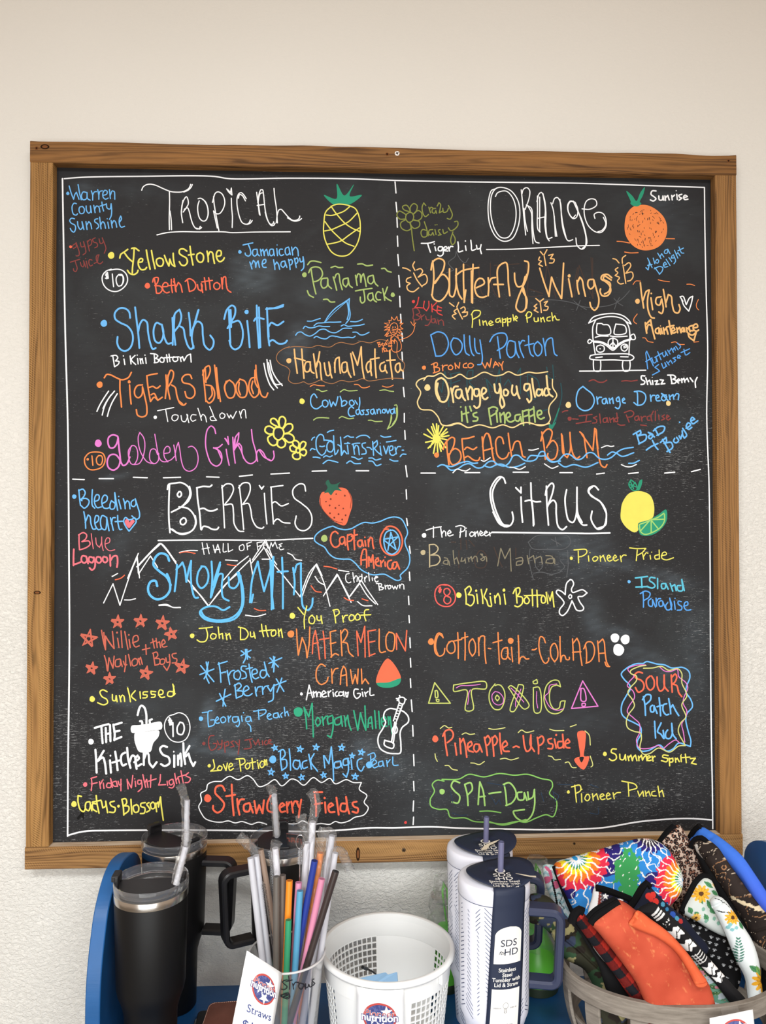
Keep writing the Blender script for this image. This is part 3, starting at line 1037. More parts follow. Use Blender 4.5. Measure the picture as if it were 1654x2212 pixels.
180 562 110 590 50 640 35 700 75 755 150 790 185 830 175 890 170 935 220 972 290 970 340 955 390 980 470 960 530 935 580 960 660 975 760 940 840 955 920 945 1000 920 1060 945 1130 940 1200 928 1330 915 1450 920
1375 620 1400 690 1450 730 1468 770 1450 830
S orange 2.02
412 1008 450 988 510 998 570 1000
905 985 950 988 990 1020 1040 1020 1075 1005
1218 1003 1265 1015 1310 1008 1340 992
P orange doodle of a small maned cat waving one arm
S orange 1.56
1345 295 1310 320 1300 375 1315 415 1350 430 1380 405 1390 350 1375 305 1345 295
1315 275 1320 230 1350 265 1380 225 1395 275 1425 260 1415 305 1450 300 1415 335 1448 365 1400 370 1435 400 1395 400 1448 450 1385 430 1400 475 1350 440 1310 480 1320 435 1260 450 1290 410 1245 440 1300 370 1240 380 1300 345 1240 345 1290 320 1240 300 1300 300 1290 270 1315 275
1325 365 1345 372
1325 385 1350 385
1325 405 1350 398
1385 360 1365 372
1385 392 1370 388
1345 410 1370 412
D 1335 345 7
D 1362 345 7
D 1355 370 5
1280 480 1240 540 1225 590 1260 615 1310 600 1325 550
1310 480 1320 560 1330 610 1370 625 1420 600 1430 550 1410 490 1400 475
1355 485 1380 510 1380 620
1400 490 1450 475 1510 450 1560 400 1582 330
1535 285 1565 325 1592 295
1572 265 1570 330
1165 515 1180 565
1160 520 1190 512 1190 530 1172 538 1200 540 1195 558 1178 565
1210 540 1228 530 1218 520 1208 535 1215 555 1235 548
1258 525 1242 530 1245 548 1262 540 1262 522 1270 542
1280 515 1285 535 1300 528 1300 510 1308 530
1318 480 1325 530
1308 505 1335 495
1335 490 1345 512 1358 475 1350 530
1215 580 1222 625
1235 575 1240 620
1232 578 1260 585 1262 608 1240 618
D 1272 605 5
1290 545 1285 560 1298 562 1300 545 1290 545
1308 565 1312 548 1322 548
@ 170 860 430
P thin white lettering reading Touchdown
S white 2.12
D 636 160 14
655 105 720 92 790 78
722 92 730 140 740 195
800 138 780 145 775 175 795 190 820 175 825 145 800 138
850 145 860 190 885 195 905 140 898 135 915 205
975 140 940 140 930 170 945 192 972 182
990 85 1005 130 1020 185
1015 160 1030 135 1050 150 1062 198
1088 70 1110 120 1125 160 1145 185 1100 185 1092 160 1120 150
1190 122 1172 140 1180 168 1205 165 1215 140 1190 122
1232 130 1250 165 1262 140 1280 170 1290 150 1310 110
1335 110 1350 165
1345 140 1360 100 1378 95 1390 165
P large pink lettering reading Golden Girl
S pink 3.57
D 162 375 28
320 315 285 305 250 325 243 370 260 412 290 412 315 380 328 330 335 420 345 510 330 570 290 598 250 580 237 530 260 475 305 470 335 500 370 560 400 545 425 490
325 320 340 450 350 540
S pink 2.29
440 400 415 430 415 490 435 545 460 550 485 510 490 450 470 400 440 395 425 440 415 490
460 552 500 545 530 500 550 400 540 330 508 285 495 320 500 400 525 470 570 530 620 545
632 300 645 380 660 460 680 515 710 530 750 520 770 510 800 480
655 470 635 425 605 425 590 460 595 520 630 545 660 520 665 460
715 460 755 450 755 410 735 400 710 430 712 490 740 530
790 390 800 450 810 520
800 470 815 400 828 368 840 430 855 530 880 590 920 608 970 580 992 510 975 430 940 400 910 408
S pink 2.89
1138 295 1125 250 1100 232 1070 260 1055 330 1055 400 1070 470 1100 540 1145 565 1180 540 1188 480 1170 440 1120 412
1120 415 1160 410 1192 385
1150 420 1185 500
1225 425 1235 490 1250 558
1215 335 1245 380 1238 320
1222 340 1245 385
1280 325 1285 420 1300 540
1300 330 1295 430
1290 420 1300 330 1330 288 1325 340 1300 410
1290 430 1330 375 1350 400 1360 470 1395 530 1430 545 1470 520 1478 490
1320 385 1350 440 1370 500
1435 262 1445 350 1470 440 1485 525
1475 500 1480 450 1500 428 1530 450 1560 500 1600 520 1622 490 1618 440
1500 435 1540 490 1590 515
P orange ringed price 10 beside the pink title
S orange 2.76
70 470 50 500 55 555 90 592 150 592 200 565 220 510 200 460 150 448 90 455 65 475
110 480 118 558
165 478 148 500 155 545 180 555 198 520 190 480 165 478
D 75 508 10
@ 560 820 340
P yellow outline drawings of two daisies
S yellow 3.68
210 500 165 510 148 560 160 610 200 635 240 610 258 560 240 515 210 500
205 500 160 480 120 450 125 415 160 410 190 440 210 490
215 500 205 440 220 395 250 390 275 420 270 470 245 515
250 515 290 470 340 470 350 510 310 555 262 570
262 570 320 570 360 600 360 645 310 660 260 620
245 620 275 660 265 700 225 715 190 690 195 640
190 635 180 680 140 692 100 660 90 610 150 570
148 570 95 570 60 540 70 500 110 490 160 520
400 720 385 740 400 770 425 760 425 730 400 720
395 715 360 690 350 650 380 640 415 665 410 715
425 720 430 680 460 650 488 665 470 715 435 735
435 740 480 735 495 765 470 800 430 780
425 775 430 820 400 838 360 825 350 790 385 765
380 760 335 750 320 710 345 690 385 715
P light blue lettering reading Cowboy Cassanova
S blue 2.76
605 190 575 150 545 180 540 250 560 290 600 308 660 270
695 215 668 225 665 270 690 290 715 275 720 235 695 215
735 215 755 285 775 235 800 275 812 240 825 180
848 175 862 220 865 280
862 245 890 220 920 235 905 265 870 280
975 215 950 225 950 262 975 275 998 250 975 215
1005 220 1030 260
1052 190 1055 250 1045 305
990 300 965 285 940 310 935 355 955 385 1000 378
1050 315 1020 320 1015 350 1035 370 1052 345 1050 315 1065 365
1100 320 1075 325 1095 345 1095 365 1070 370
1150 315 1125 320 1145 345 1145 365 1115 368
1200 310 1172 320 1170 350 1190 365 1205 340 1202 312 1218 362
1235 315 1240 355
1238 335 1255 308 1265 312 1275 355
1310 310 1292 320 1295 348 1315 352 1325 330 1310 310
1330 310 1350 355 1370 310
1410 310 1380 320 1380 350 1400 360 1415 330 1415 300 1425 355
P green crescent and squiggles around the blue cowboy words
S yellow 2.76
D 448 228 28
S lime 2.39
600 105 625 108 655 125 710 115
850 130 890 105 930 118 1028 115
1265 115 1320 108 1365 120 1410 125
570 425 600 405 660 400 730 405
838 405 865 388 900 398 940 412 990 405
1145 428 1180 428 1215 440 1290 438
1420 270 1440 265 1450 320 1445 400 1410 470 1345 520 1370 470 1390 400 1385 370
1440 300 1440 400 1400 470
1385 380 1375 450 1350 510
P light blue lettering reading Collins River with ripples
S blue 2.76
680 640 670 590 640 575 605 610 595 680 610 750 655 795 690 770 700 740
770 660 735 650 710 690 720 750 755 760 780 720 765 650 730 640 690 635
780 590 785 700 795 790 815 770 828 740
825 685 850 700 862 795
852 605 860 700 868 790 890 745 920 780
925 690 935 780
D 930 665 9
985 680 1000 785
995 730 1015 690 1035 700 1050 790
1115 665 1080 675 1085 710 1115 735 1120 775 1075 785
1190 650 1195 720 1200 795
1190 680 1235 640 1240 680 1205 725
1205 720 1240 760 1285 795
1268 700 1278 785
D 1270 668 5
1305 700 1330 780 1355 700
1365 750 1400 735 1400 700 1375 700 1365 740 1380 790 1410 795 1430 780
1425 710 1440 780
1435 740 1455 705 1485 705
550 635 560 615 580 605
535 745 550 725 585 735
715 555 740 540 780 532
565 815 600 815 638 825
675 815 700 800 740 812 765 800
670 882 720 848 770 855 825 870
635 700 660 705 685 698
890 612 930 590 955 605 990 605
1020 612 1060 590 1130 590 1158 612
895 672 950 670
975 680 1010 670 1055 668
1130 712 1160 715 1180 735
1275 590 1310 605 1380 598
1335 655 1380 650 1435 640
970 812 1000 818 1040 838 1080 825
918 878 955 855 1000 882 1062 882
1150 825 1190 825 1220 845 1275 832
1150 855 1190 860 1230 905 1278 890
1370 838 1410 855 1455 855
1480 810 1500 785 1540 785
1500 742 1515 742
@ 840 380 400
P olive daisy drawing with stem beside olive words Crazy daisy
S olive 2.58
185 325 155 345 150 385 175 415 205 405 220 370 210 335 185 325
180 320 130 300 120 275 155 262 180 290 190 325
190 322 190 280 220 248 250 265 245 310 212 345
215 345 260 310 290 330 290 375 255 400 215 390
215 395 270 410 270 450 225 470 195 440 190 415
185 415 195 470 160 490 110 465 105 420 150 390
150 385 95 385 70 350 90 315 135 335 155 350
200 465 208 550 225 668
328 265 310 242 295 280 305 340 325 365 352 345
355 280 370 330
360 300 375 280 390 285
415 290 390 295 385 325 405 335 418 310 425 335
430 270 445 240 460 255 455 300 448 330 485 312
480 290 485 325 515 320 530 290
530 265 548 300 565 350 545 388 520 380
340 490 300 480 285 505 300 545 335 540 340 500
315 410 335 470 350 535
390 480 360 485 355 520 375 530 390 505 400 530
410 480 420 525
455 480 440 485 450 510 465 525 440 530
480 480 490 515 520 500
530 465 550 490 580 480 615 440 610 405 585 410
570 500 550 580 565 615 585 600 590 560 570 520
D 412 438 5
D 428 436 5
P white title lettering reading Orange
S white 2.52
950 185 965 155 1000 138 1050 138 1100 190 1130 280 1130 400 1100 500 1060 550 1000 550 950 490 915 380 905 260 920 160 960 110 1020 105 1090 135 1150 220 1168 330 1150 460 1100 560 1030 585 960 550 905 450 885 330 890 210 915 130 945 118
1180 125 1190 220 1200 330 1220 528
1185 165 1200 120 1230 105 1255 130 1250 200 1215 300
1225 260 1270 290 1280 400 1290 520 1310 590 1340 600
1205 290 1215 400 1235 495
1240 270 1270 330 1275 470 1285 605
1325 180 1325 300 1330 480 1350 502
1320 230 1340 160 1360 148 1385 200 1400 320 1400 460 1420 560 1455 550
1375 160 1395 300 1390 420 1410 550 1430 580
1325 380 1400 365
1345 190 1345 350 1345 500
1445 240 1465 300 1480 420 1498 540
1460 250 1480 200 1505 195 1530 240 1540 380 1560 500 1600 580 1640 570
1475 360 1485 540
1525 210 1550 420 1580 550
1660 235 1620 230 1598 270 1605 330 1640 375 1665 350
870 658 1100 655 1300 645 1500 635 1700 625 1878 621
@ 1160 380 400
325 230 295 225 272 260 280 330 320 382 350 370 362 300 340 240 370 330 420 480 435 560 425 640 395 655 355 620 345 555
320 225 350 290 400 400 435 530 440 610 400 650
400 295 470 298 530 260 520 215 480 205 440 225 420 280 425 370 460 450 520 500 570 505 610 460 615 400 590 340 545 325 508 345 515 380
590 370 612 430 580 485 540 500
P white lettering reading Tiger Lily
@ 840 380 400
S white 2.94
288 603 350 602 405 588
345 605 355 640 370 682
410 635 418 668
D 403 608 6
475 635 445 635 440 665 465 670 480 640 482 700 455 718 435 708
490 660 520 650 510 632 492 640 490 665 525 672
530 635 540 672
538 650 550 630 570 632
615 590 620 640 620 678 658 670
682 625 688 665
D 682 582 6
730 575 735 620 740 665 775 655
780 620 790 655 815 645
822 615 815 655 825 695
P peach lettering reading Butterfly Wings
S peach 3.74
390 760 400 900 385 1060
375 840 390 770 440 738 490 760 490 820 450 900 410 960
400 960 480 880 530 930 535 1000 500 1080 450 1120 400 1100 380 1060
540 830 540 960 545 1070 570 1080 595 1010 600 830 600 950 625 1060 650 1100
595 890 650 850 700 835 800 820
665 790 665 950 672 1130
750 790 745 950 745 1135
735 850 738 1130
685 1020 670 1130
780 1000 850 960 840 925 810 915 780 940 765 1000 790 1070 830 1085 870 1075
885 910 890 1000 885 1070
890 960 915 915 950 908
935 970 1020 970
985 1080 970 950 970 830 1000 790 1045 775 1060 830 1065 950 1078 1070
1120 870 1125 940 1150 990 1190 980 1215 900
1210 760 1240 770 1245 830 1225 920 1190 1000 1150 1100 1135 1180 1170 1215 1210 1200 1225 1120 1200 1000
1230 880 1190 1010 1230 1100 1225 1180
@ 1160 380 400
22 825 60 950 105 1075
105 1078 115 990 128 905
128 905 165 1000 215 1095
217 1095 226 950 235 780
280 920 295 1000 310 1080
D 285 893 14
355 935 360 1000 372 1055
355 960 380 905 400 930 415 1010 430 1075
500 925 460 930 452 980 475 1010 505 985 505 930 530 1020 550 1100 540 1170 510 1200 480 1170 470 1130
665 910 625 880 580 890 570 920 610 945 645 980 655 1030 625 1070 580 1070 560 1030 565 1010
660 930 600 890 590 920 650 960 640 1030 600 1055
P peach butterfly doodles around the large peach words
@ 840 380 400
S peach 2.76
220 868 250 930 295 990
122 822 155 828 190 848
228 768 212 800 232 845
195 905 160 920 155 945 190 960 160 985 170 1020 215 1035 265 1000
248 840 280 828 300 850 275 890 260 905 320 880 340 910 335 955 300 980
@ 840 380 400
1385 715 1400 800
1350 675 1375 705
1410 660 1385 705
1345 725 1335 750 1360 762 1335 790 1370 808
1425 710 1465 700 1440 740 1475 745 1465 775 1432 778
608 1180 630 1230 655 1278
540 1135 580 1165
622 1130 605 1170
605 1190 580 1210 600 1230 565 1250 590 1280
640 1185 670 1170 680 1200 655 1220 700 1215 695 1245 665 1258
1350 1130 1360 1220
1310 1095 1345 1125
1380 1098 1345 1125
1320 1145 1295 1165 1320 1180 1295 1200 1330 1218
1385 1130 1415 1120 1390 1160 1420 1170 1410 1198 1380 1200
@ 1160 380 400
765 795 790 960
675 740 700 745 730 778
790 710 760 735 760 780
720 820 695 840 720 865 695 890 735 910 715 940 740 965 770 960
780 800 820 775 835 800 790 870 845 860 855 900 830 935 805 940
P large fat orange drawing with green leaves, upper right
@ 1160 380 400
F orange 850 280 900 262 980 262 1060 300 1130 370 1158 450 1150 540 1100 620 1020 660 930 662 850 620 790 530 780 430 800 340
F green 795 135 850 180 885 225 920 150 960 100 945 170 915 235 930 245 900 272 855 268 830 245 835 235
S board 1.1
1012 550 992 552
958 620 949 617
959 376 962 388
895 611 894 621
1010 334 1021 331
1097 391 1100 408
1030 362 1046 379
1104 395 1111 402
902 501 893 491
905 576 906 596
1068 418 1072 425
1120 411 1130 424
1064 328 1079 342
916 504 908 489
906 401 909 420
1002 579 1006 602
811 463 815 454
1014 566 1017 587
900 449 918 433
954 461 955 471
893 564 890 584
1036 522 1035 535
965 559 962 578
986 378 984 396
1071 412 1081 429
1082 413 1087 434
1125 471 1126 482
962 532 953 526
1065 493 1061 507
1012 561 1004 563
854 444 859 434
1033 511 1034 520
845 401 848 390
812 453 813 435
1001 373 1001 386
939 330 943 348
832 481 829 464
942 575 945 592
992 625 979 620
837 488 837 478
1014 602 1015 615
1003 381 1003 394
897 457 896 442
900 564 899 576
884 384 894 362
900 503 894 486
1053 331 1062 340
1053 497 1056 508
955 611 959 631
945 491 943 505
933 588 932 597
1084 533 1079 545
849 457 852 442
912 344 921 340
878 577 870 560
1086 367 1101 385
1042 337 1052 339
1012 305 1013 314
996 550 996 563
1004 461 1003 472
1015 467 1018 479
988 379 989 391
926 548 909 542
829 524 823 516
1002 374 1003 394
876 331 894 328
1012 414 1012 428
931 338 952 338
947 588 947 608
934 324 939 346
964 556 961 574
853 346 862 335
886 387 888 403
925 618 912 610
1027 392 1036 398
936 631 937 643
1049 541 1044 552
1029 619 1027 627
939 306 955 303
919 323 930 311
935 311 936 320
861 468 861 452
829 400 830 383
1113 499 1108 509
806 479 806 462
928 509 928 530
876 330 883 324
1063 577 1056 585
828 376 831 361
996 376 1005 373
868 390 873 382
943 400 940 418
1058 491 1057 512
1023 624 1011 625
1076 424 1083 429
S orange 2.21
712 585 760 588 825 600
780 680 830 688 900 686
1150 560 1225 562
P white lettering reading Sunrise
S white 3.31
1060 135 1025 135 1015 165 1040 185 1060 205 1035 225 1010 215
1085 180 1090 215 1115 215 1122 180 1130 218
1140 180 1145 220
1145 195 1165 175 1178 215
1200 175 1205 215
1205 190 1225 172
1245 165 1250 210
D 1240 133 5
1290 165 1262 175 1270 190 1290 200 1265 218
1310 195 1340 185 1320 172 1305 190 1315 212 1345 208
P small slanted blue lettering reading Aloha Delight
S blue 2.39
970 820 990 840 1000 770 985 735 1025 820
985 800 1025 790
1035 735 1050 785
1065 750 1055 770 1075 780 1085 755 1070 745
1075 690 1105 740
1095 725 1110 695 1130 725
1165 655 1140 665 1135 690 1160 690 1165 655 1185 695
1050 820 1090 875
1045 830 1090 810 1120 820 1115 850 1090 880
1125 800 1155 790 1140 770 1125 790 1135 815 1165 810
1150 745 1185 800
1175 730 1200 765
1205 710 1195 735 1225 730 1215 705 1235 760 1220 785
1225 665 1255 735
1240 705 1255 685 1275 715
1265 635 1290 690 1308 690
1255 670 1305 645
P peach lettering reading High Maintenance
S peach 3.68
D 895 1120 22
920 955 930 1050 950 1180
945 1110 975 1030 1000 1020 985 1100 990 1200 1020 1265 1045 1270
1015 1090 1030 1195
D 1018 1050 8
1105 1080 1065 1090 1060 1140 1090 1155 1110 1100 1125 1190 1110 1230 1085 1215
1125 1015 1140 1100 1150 1170
1150 1130 1170 1060 1195 1075 1205 1150 1225 1215 1255 1225 1275 1190 1265 1150
S orange 1.84
855 970 880 940 920 940
1080 928 1130 940 1180 945
1335 968 1370 968 1405 980
1438 1105 1420 1150 1425 1180 1442 1198
S white 2.76
1300 1120 1275 1080 1300 1075 1330 1150 1360 1090 1388 1075 1375 1140 1352 1208 1310 1160 1290 1110
@ 1200 660 340
S peach 3.86
940 180 945 230 955 290
945 200 995 150 1010 230 1040 350
950 270 975 200 1000 210
1080 235 1050 250 1050 285 1080 295 1085 240 1100 300
1105 240 1118 295
D 1100 215 6
1130 235 1140 300
1145 260 1160 235 1178 300
1188 160 1200 230 1215 300
1165 225 1240 210
1220 270 1250 255 1235 230 1215 250 1230 290 1260 280
1270 235 1280 285
1280 250 1300 230 1315 285
1330 235 1315 265 1340 275 1345 235 1355 275
1370 235 1380 280
1380 245 1400 230 1410 275
1435 210 1400 225 1405 260 1440 265
1450 235 1490 225 1480 195 1450 205 1445 250 1475 270 1500 258
1420 310 1390 290 1400 330 1450 370 1475 280 1440 310 1420 310
S orange 1.84
855 90 820 140 820 170 848 192
912 340 940 342 965 375 1022 388
1215 390 1255 382 1300 408 1350 410
1450 385 1500 380
P white outline drawing of a camper van front view
S white 2.76
345 185 390 125 480 95 620 85 710 110 770 160 790 195 740 170 700 140 620 118 520 120 430 145 345 185
420 150 390 220 388 320 400 420 415 515
730 160 765 220 778 320 772 420 768 520
435 190 485 190 495 200 550 205 575 250 570 300 435 300 428 250 435 190
630 195 720 210 738 240 735 290 615 300 612 270 630 195
415 335 460 322 550 322
570 320 640 328 750 322
395 375 470 380 540 410 600 455 650 410 720 370 790 350
400 385 470 392 530 420 600 470 660 420 720 382 790 360
600 340 560 360 550 400 570 430 620 440 648 410 645 365 600 340
600 345 600 430
600 385 570 420
600 385 630 425
385 375 355 355 335 380 350 400 385 375
800 305 820 300 835 350 805 360 785 320 800 305
470 415 432 430 432 475 465 492 505 475 505 430 470 415
D 465 455 7
720 405 688 425 692 465 725 480 752 455 750 415 720 405
715 430 740 420 740 440 715 445
365 525 420 515 600 508 780 515 820 545 800 572 600 572 400 570 355 555 365 525
420 548 488 540
680 538 760 540
395 575 395 640 405 685 460 690 472 640 470 578
705 578 700 640 720 690 765 685 780 640 778 580
250 690 500 688 800 682 945 680
P red half faded lettering left of the yellow punch words
@ 840 380 400
S red 2.39
D 218 1123 14
265 1085 250 1150 230 1175 300 1180
315 1120 310 1180 335 1205 355 1170 355 1120
380 1145 385 1215
425 1130 385 1180 430 1210
430 1165 470 1180
435 1160 430 1220 475 1245
435 1200 465 1205
S faded 2.39
@ 880 680 360
50 -60 60 0 55 40 100 50 125 25 85 0 120 -20 90 -65 55 -60
130 0 140 50
140 20 165 0
180 15 190 50 215 50
235 10 230 60 200 105 175 105
270 40 240 45 240 75 265 80 275 45 285 85
300 50 310 95
310 65 335 50 350 60 358 105
P yellow lettering reading Pineapple Punch
@ 880 680 360
S yellow 2.58
640 0 645 60 640 125
632 0 660 -40 720 -35 715 5 650 45
712 50 718 105
D 705 10 5
745 60 752 102
752 75 775 60 790 105
815 90 845 75 825 60 805 85 820 105 850 98
915 35 880 45 875 70 900 75 918 50 925 75
940 35 945 115
945 50 975 40 970 75 945 75
990 30 995 110
992 45 1025 35 1020 70 995 70
1045 0 1055 60
1065 45 1092 30 1075 12 1062 40 1085 62
1180 0 1188 75
1170 10 1200 -30 1230 -15 1220 20 1180 35
1255 30 1260 65 1290 65 1295 30 1300 62
1320 30 1325 70
1325 45 1345 25 1360 70
1415 20 1385 30 1385 60 1415 60
1430 -20 1440 60
1440 35 1460 10 1480 50 1505 50
P tall thin light blue lettering right of the sail drawing
S blue2 3.04
230 200 255 300 280 410
230 200 300 170 370 195 405 280 385 360 340 405 280 412
455 230 430 280 440 350 480 398 530 360 540 290 500 240 455 230
560 200 565 300 580 380 612 402
615 210 620 300 640 385 658 405
665 235 670 330 690 380 715 385
718 250 730 330 742 430 730 490 695 495
815 268 850 210 910 182 970 190 988 240 960 310 890 355
892 218 905 320 920 432
1065 270 1010 260 985 320 990 390 1020 425 1060 400 1070 320 1068 280 1080 370 1105 425
1105 265 1120 350 1152 425
1110 300 1140 255 1160 260
1200 210 1205 320 1225 395 1248 412
1165 305 1250 285
1290 265 1258 300 1260 370 1290 408 1325 380 1330 310 1290 265
1345 235 1360 320 1372 405
1360 330 1385 250 1430 230 1445 310 1460 390 1482 405
P thin orange lettering above the cream outline
S orange 2.58
D 163 525 20
235 495 290 475 295 505 260 520 315 530 315 555 255 578
260 490 268 575
345 500 350 555
345 530 365 505 395 500
425 500 405 515 408 540 435 545 450 520 430 500
470 480 478 535
472 490 510 530 518 475
585 480 555 495 555 522 590 525
625 480 600 495 605 522 635 525 655 500 635 482
740 475 770 530 790 475 815 520 830 435
850 525 870 465 905 510
855 500 895 490
905 475 930 505
948 465 935 500 942 548
P cream lettering reading Orange you glad
S cream 4.23
D 197 722 30
335 625 290 650 278 720 290 800 330 860 375 860 405 800 400 720 370 650 335 625
300 680 290 750 320 840
430 730 445 800 455 868
440 780 465 715 500 712
525 740 485 750 480 810 510 830 535 790 535 750 550 820 572 850
580 730 590 780 602 840
595 770 620 712 640 730 640 840
700 735 665 740 665 800 690 810 712 770 705 740 720 830 710 910 680 925 660 905
735 800 780 760 775 735 750 725 735 760 745 820 770 840 795 822
860 690 875 770 900 775 915 730
910 685 925 740 925 800 915 870 935 925 960 900 945 830 920 780
975 740 955 750 960 800 985 800 1000 765 975 740
1040 700 1035 770 1055 800 1085 770 1080 710 1095 790 1112 830
1200 685 1165 690 1158 740 1180 755 1210 720 1210 690 1225 780 1225 850 1205 870 1185 835
1235 635 1245 720 1265 815
1325 745 1290 740 1280 790 1300 805 1330 780 1335 740 1340 800
1410 740 1370 730 1355 780 1370 805 1400 790
1378 605 1390 720 1410 790 1440 812
P lime lettering reading it's Pineapple
S lime 3.86
535 960 540 1055
D 528 915 8
575 915 585 1000 595 1068
550 985 605 970
618 910 632 955
685 970 650 985 660 1010 695 1020 690 1050 650 1055
805 930 815 1010 830 1090
805 930 850 915 890 930 880 970 830 1005
880 955 890 1065
915 975 925 1065
925 1000 955 970 965 1020 965 1075
985 1025 1020 1000 1005 970 980 985 985 1040 1020 1065 1055 1050
1115 990 1070 1000 1070 1045 1100 1055 1120 1010 1130 1060
1140 955 1150 1095
1145 960 1195 945 1200 990 1160 1010
1200 940 1210 1085
1205 950 1250 930 1255 985 1215 1010
1250 915 1265 1065
1290 1000 1330 980 1320 950 1290 960 1290 1010 1320 1035 1355 1020
P cream wavy outline drawn around the orange you glad words
S cream 2.76
162 650 195 610 260 608 330 580 400 630 460 620 520 590 600 635 660 620 760 570 860 605 940 595 1000 565 1090 600 1200 570 1280 580 1390 565
180 622 110 650 85 690 130 770 98 870 130 935 240 950 300 1010 340 1090 420 1100 500 1080 580 1110
1437 640 1440 720 1480 800 1410 900 1400 960 1415 1040 1380 1085 1280 1090 1180 1070 1100 1090
@ 890 880 320
330 195 380 205 520 175 620 225 750 195 900 228 1010 195 1120 225 1230 175 1300 170 1430 205 1530 180
P yellow scribbled sun drawing
S yellow 3.31
D 272 350 48
270 300 230 185
275 300 272 185
300 300 345 215
320 310 385 240
320 320 395 275
330 330 410 315
330 350 400 365
320 375 375 450
310 395 335 460
300 400 322 490
280 405 285 510
258 405 238 512
240 395 178 455
225 375 150 390
220 345 130 298
235 320 170 245
250 310 215 215
285 300 295 205
230 385 200 445
P large orange lettering reading Beach Bum
S orange 3.40
D 273 532 28
385 370 390 480 410 640
345 470 370 400 440 335 470 345 465 420 430 500 410 540
430 490 480 460 530 490 545 560 510 620 450 640 420 600 410 520
555 355 565 470 585 615
555 352 620 345 690 325
585 470 610 445 680 470 720 445
590 560 620 545 690 590 740 590 755 560
780 330 790 450 800 580
785 440 800 340 830 290 860 310 880 400 900 540 928 628
850 295 875 380 910 600
795 485 900 455
1020 405 1000 340 965 330 935 370 935 450 955 540 1000 575 1050 560 1080 505
1072 290 1085 400 1110 550
1115 480 1150 385 1190 380 1215 460 1235 545 1260 555
1200 385 1225 500
1445 275 1470 420 1485 580
1435 375 1460 290 1520 240 1560 270 1540 370 1500 450
1510 430 1570 370 1615 420 1620 500 1590 570 1540 585 1510 540 1515 515
@ 1180 860 360
148 355 155 450 165 550 205 590 235 520 232 340 240 450 265 560 300 600 330 578
155 370 175 560
330 335 365 370 385 480 402 590
350 360 400 430 460 520 470 400 478 300 490 310 500 450 520 590 545 670 580 688 600 660
490 330 510 500
P blue wave lines under the beach lettering
S blue 3.13
@ 890 880 320
285 660 330 640 370 650 430 700 500 690 580 640 640 630 720 675 780 670 850 610 900 600 960 640 1030 655 1080 620 1130 540 1180 535 1250 590 1320 600 1380 580 1430 500 1470 495 1500 560 1560 605 1654 600
370 650 440 660 540 620 620 605 680 625 730 620
800 650 870 670 940 640 1000 635 1080 670 1170 660 1255 625
1285 580 1320 540 1380 540 1430 545 1480 540
@ 1180 860 360
0 600 50 635 110 625 180 560 230 560 300 610 350 600 410 545 460 545 520 595 580 608 640 590 710 530 760 505 860 488
120 645 180 682 270 660 390 685 510 640
605 565 650 535 690 545 750 578 865 542
815 648 865 645 920 618
S white 2.39
@ 890 880 320
455 730 500 690 560 705 600 710 645 685
770 590 800 602 870 562
1090 668 1130 672 1200 692 1262 662
1300 475 1340 478 1410 460
1475 630 1520 660 1560 680 1628 655
@ 1180 860 360
545 492 600 472 640 480 668 475
742 660 790 680 840 680 892 658
P blue lettering reading Orange Dream
@ 1200 660 340
S blue 3.13
285 850 240 890 215 980 230 1060 300 1105 370 1080 405 1000 380 930 320 880 285 850
430 960 440 1035
438 990 455 965 480 965
525 975 490 990 495 1030 520 1030 530 980 545 1030
560 975 570 1030
570 995 595 970 605 1030
660 960 635 980 645 1010 670 1000 665 970 675 1050 655 1085 625 1070
700 1000 725 985 715 970 700 985 705 1020 730 1025
830 905 850 905 860 1050
825 905 880 900 935 930 945 980 915 1035 860 1048 820 1020
992 940 1000 1005
1000 970 1015 945 1040 945
1055 975 1085 960 1070 940 1050 960 1060 1000 1095 1000
1160 940 1120 950 1110 985 1140 1000 1165 960 1110 925 1180 1000
1190 940 1200 990
1200 960 1230 935 1240 985
1245 955 1270 925 1290 930 1285 990
S cream 2.76
D 132 1045 30
D 1182 1028 26
P faded red lettering reading Island Paradise with red squiggles
S faded 2.76
D 145 1190 22
175 1190 235 1195
245 1160 380 1145
325 1155 315 1220
215 1240 370 1215
430 1165 395 1180 430 1205 425 1230 385 1235
460 1140 470 1235
535 1180 500 1190 500 1225 530 1225 540 1180 550 1230
565 1180 575 1230
575 1200 605 1180 610 1225
655 1180 620 1190 625 1220 650 1220
640 1130 650 1220
740 1150 770 1225
720 1125 790 1105 820 1130 800 1165 750 1175
865 1160 830 1175 835 1205 860 1205 870 1165 880 1205
895 1165 905 1215
905 1185 925 1165 945 1165
990 1160 960 1170 965 1205 990 1205
1025 1110 1000 1165 1010 1215
1045 1110 1045 1210
1080 1150 1085 1200
D 1068 1100 5
1140 1150 1115 1165 1145 1190 1110 1205
1160 1180 1190 1165 1170 1150 1160 1180 1180 1205 1205 1185
350 795 395 780 450 805 500 805 535 785
692 795 740 790 790 795 855 785
70 1120 95 1108 125 1105
650 1245 680 1258 725 1255
890 1255 950 1262
P small white lettering reading Shizz Berry
S white 3.31
935 740 900 740 900 775 935 800 925 825 895 830
945 760 965 830
965 800 985 785 1000 830
1015 790 1020 830
D 1012 755 5
1040 795 1070 790 1050 830 1085 825
1095 780 1130 785 1105 825 1145 820
1205 735 1220 820
1175 732 1240 735 1260 755 1230 775 1265 790 1255 815 1215 820
1275 800 1305 785 1290 770 1272 795 1290 815
1320 770 1325 810
1325 785 1345 765 1355 805
1360 785 1380 765 1395 800
1410 760 1440 800
1485 755 1465 800 1468 860
P small slanted blue lettering reading Autumn Sunset
S blue2 2.58
945 500 965 665
945 500 955 480 1025 635
945 590 1010 550
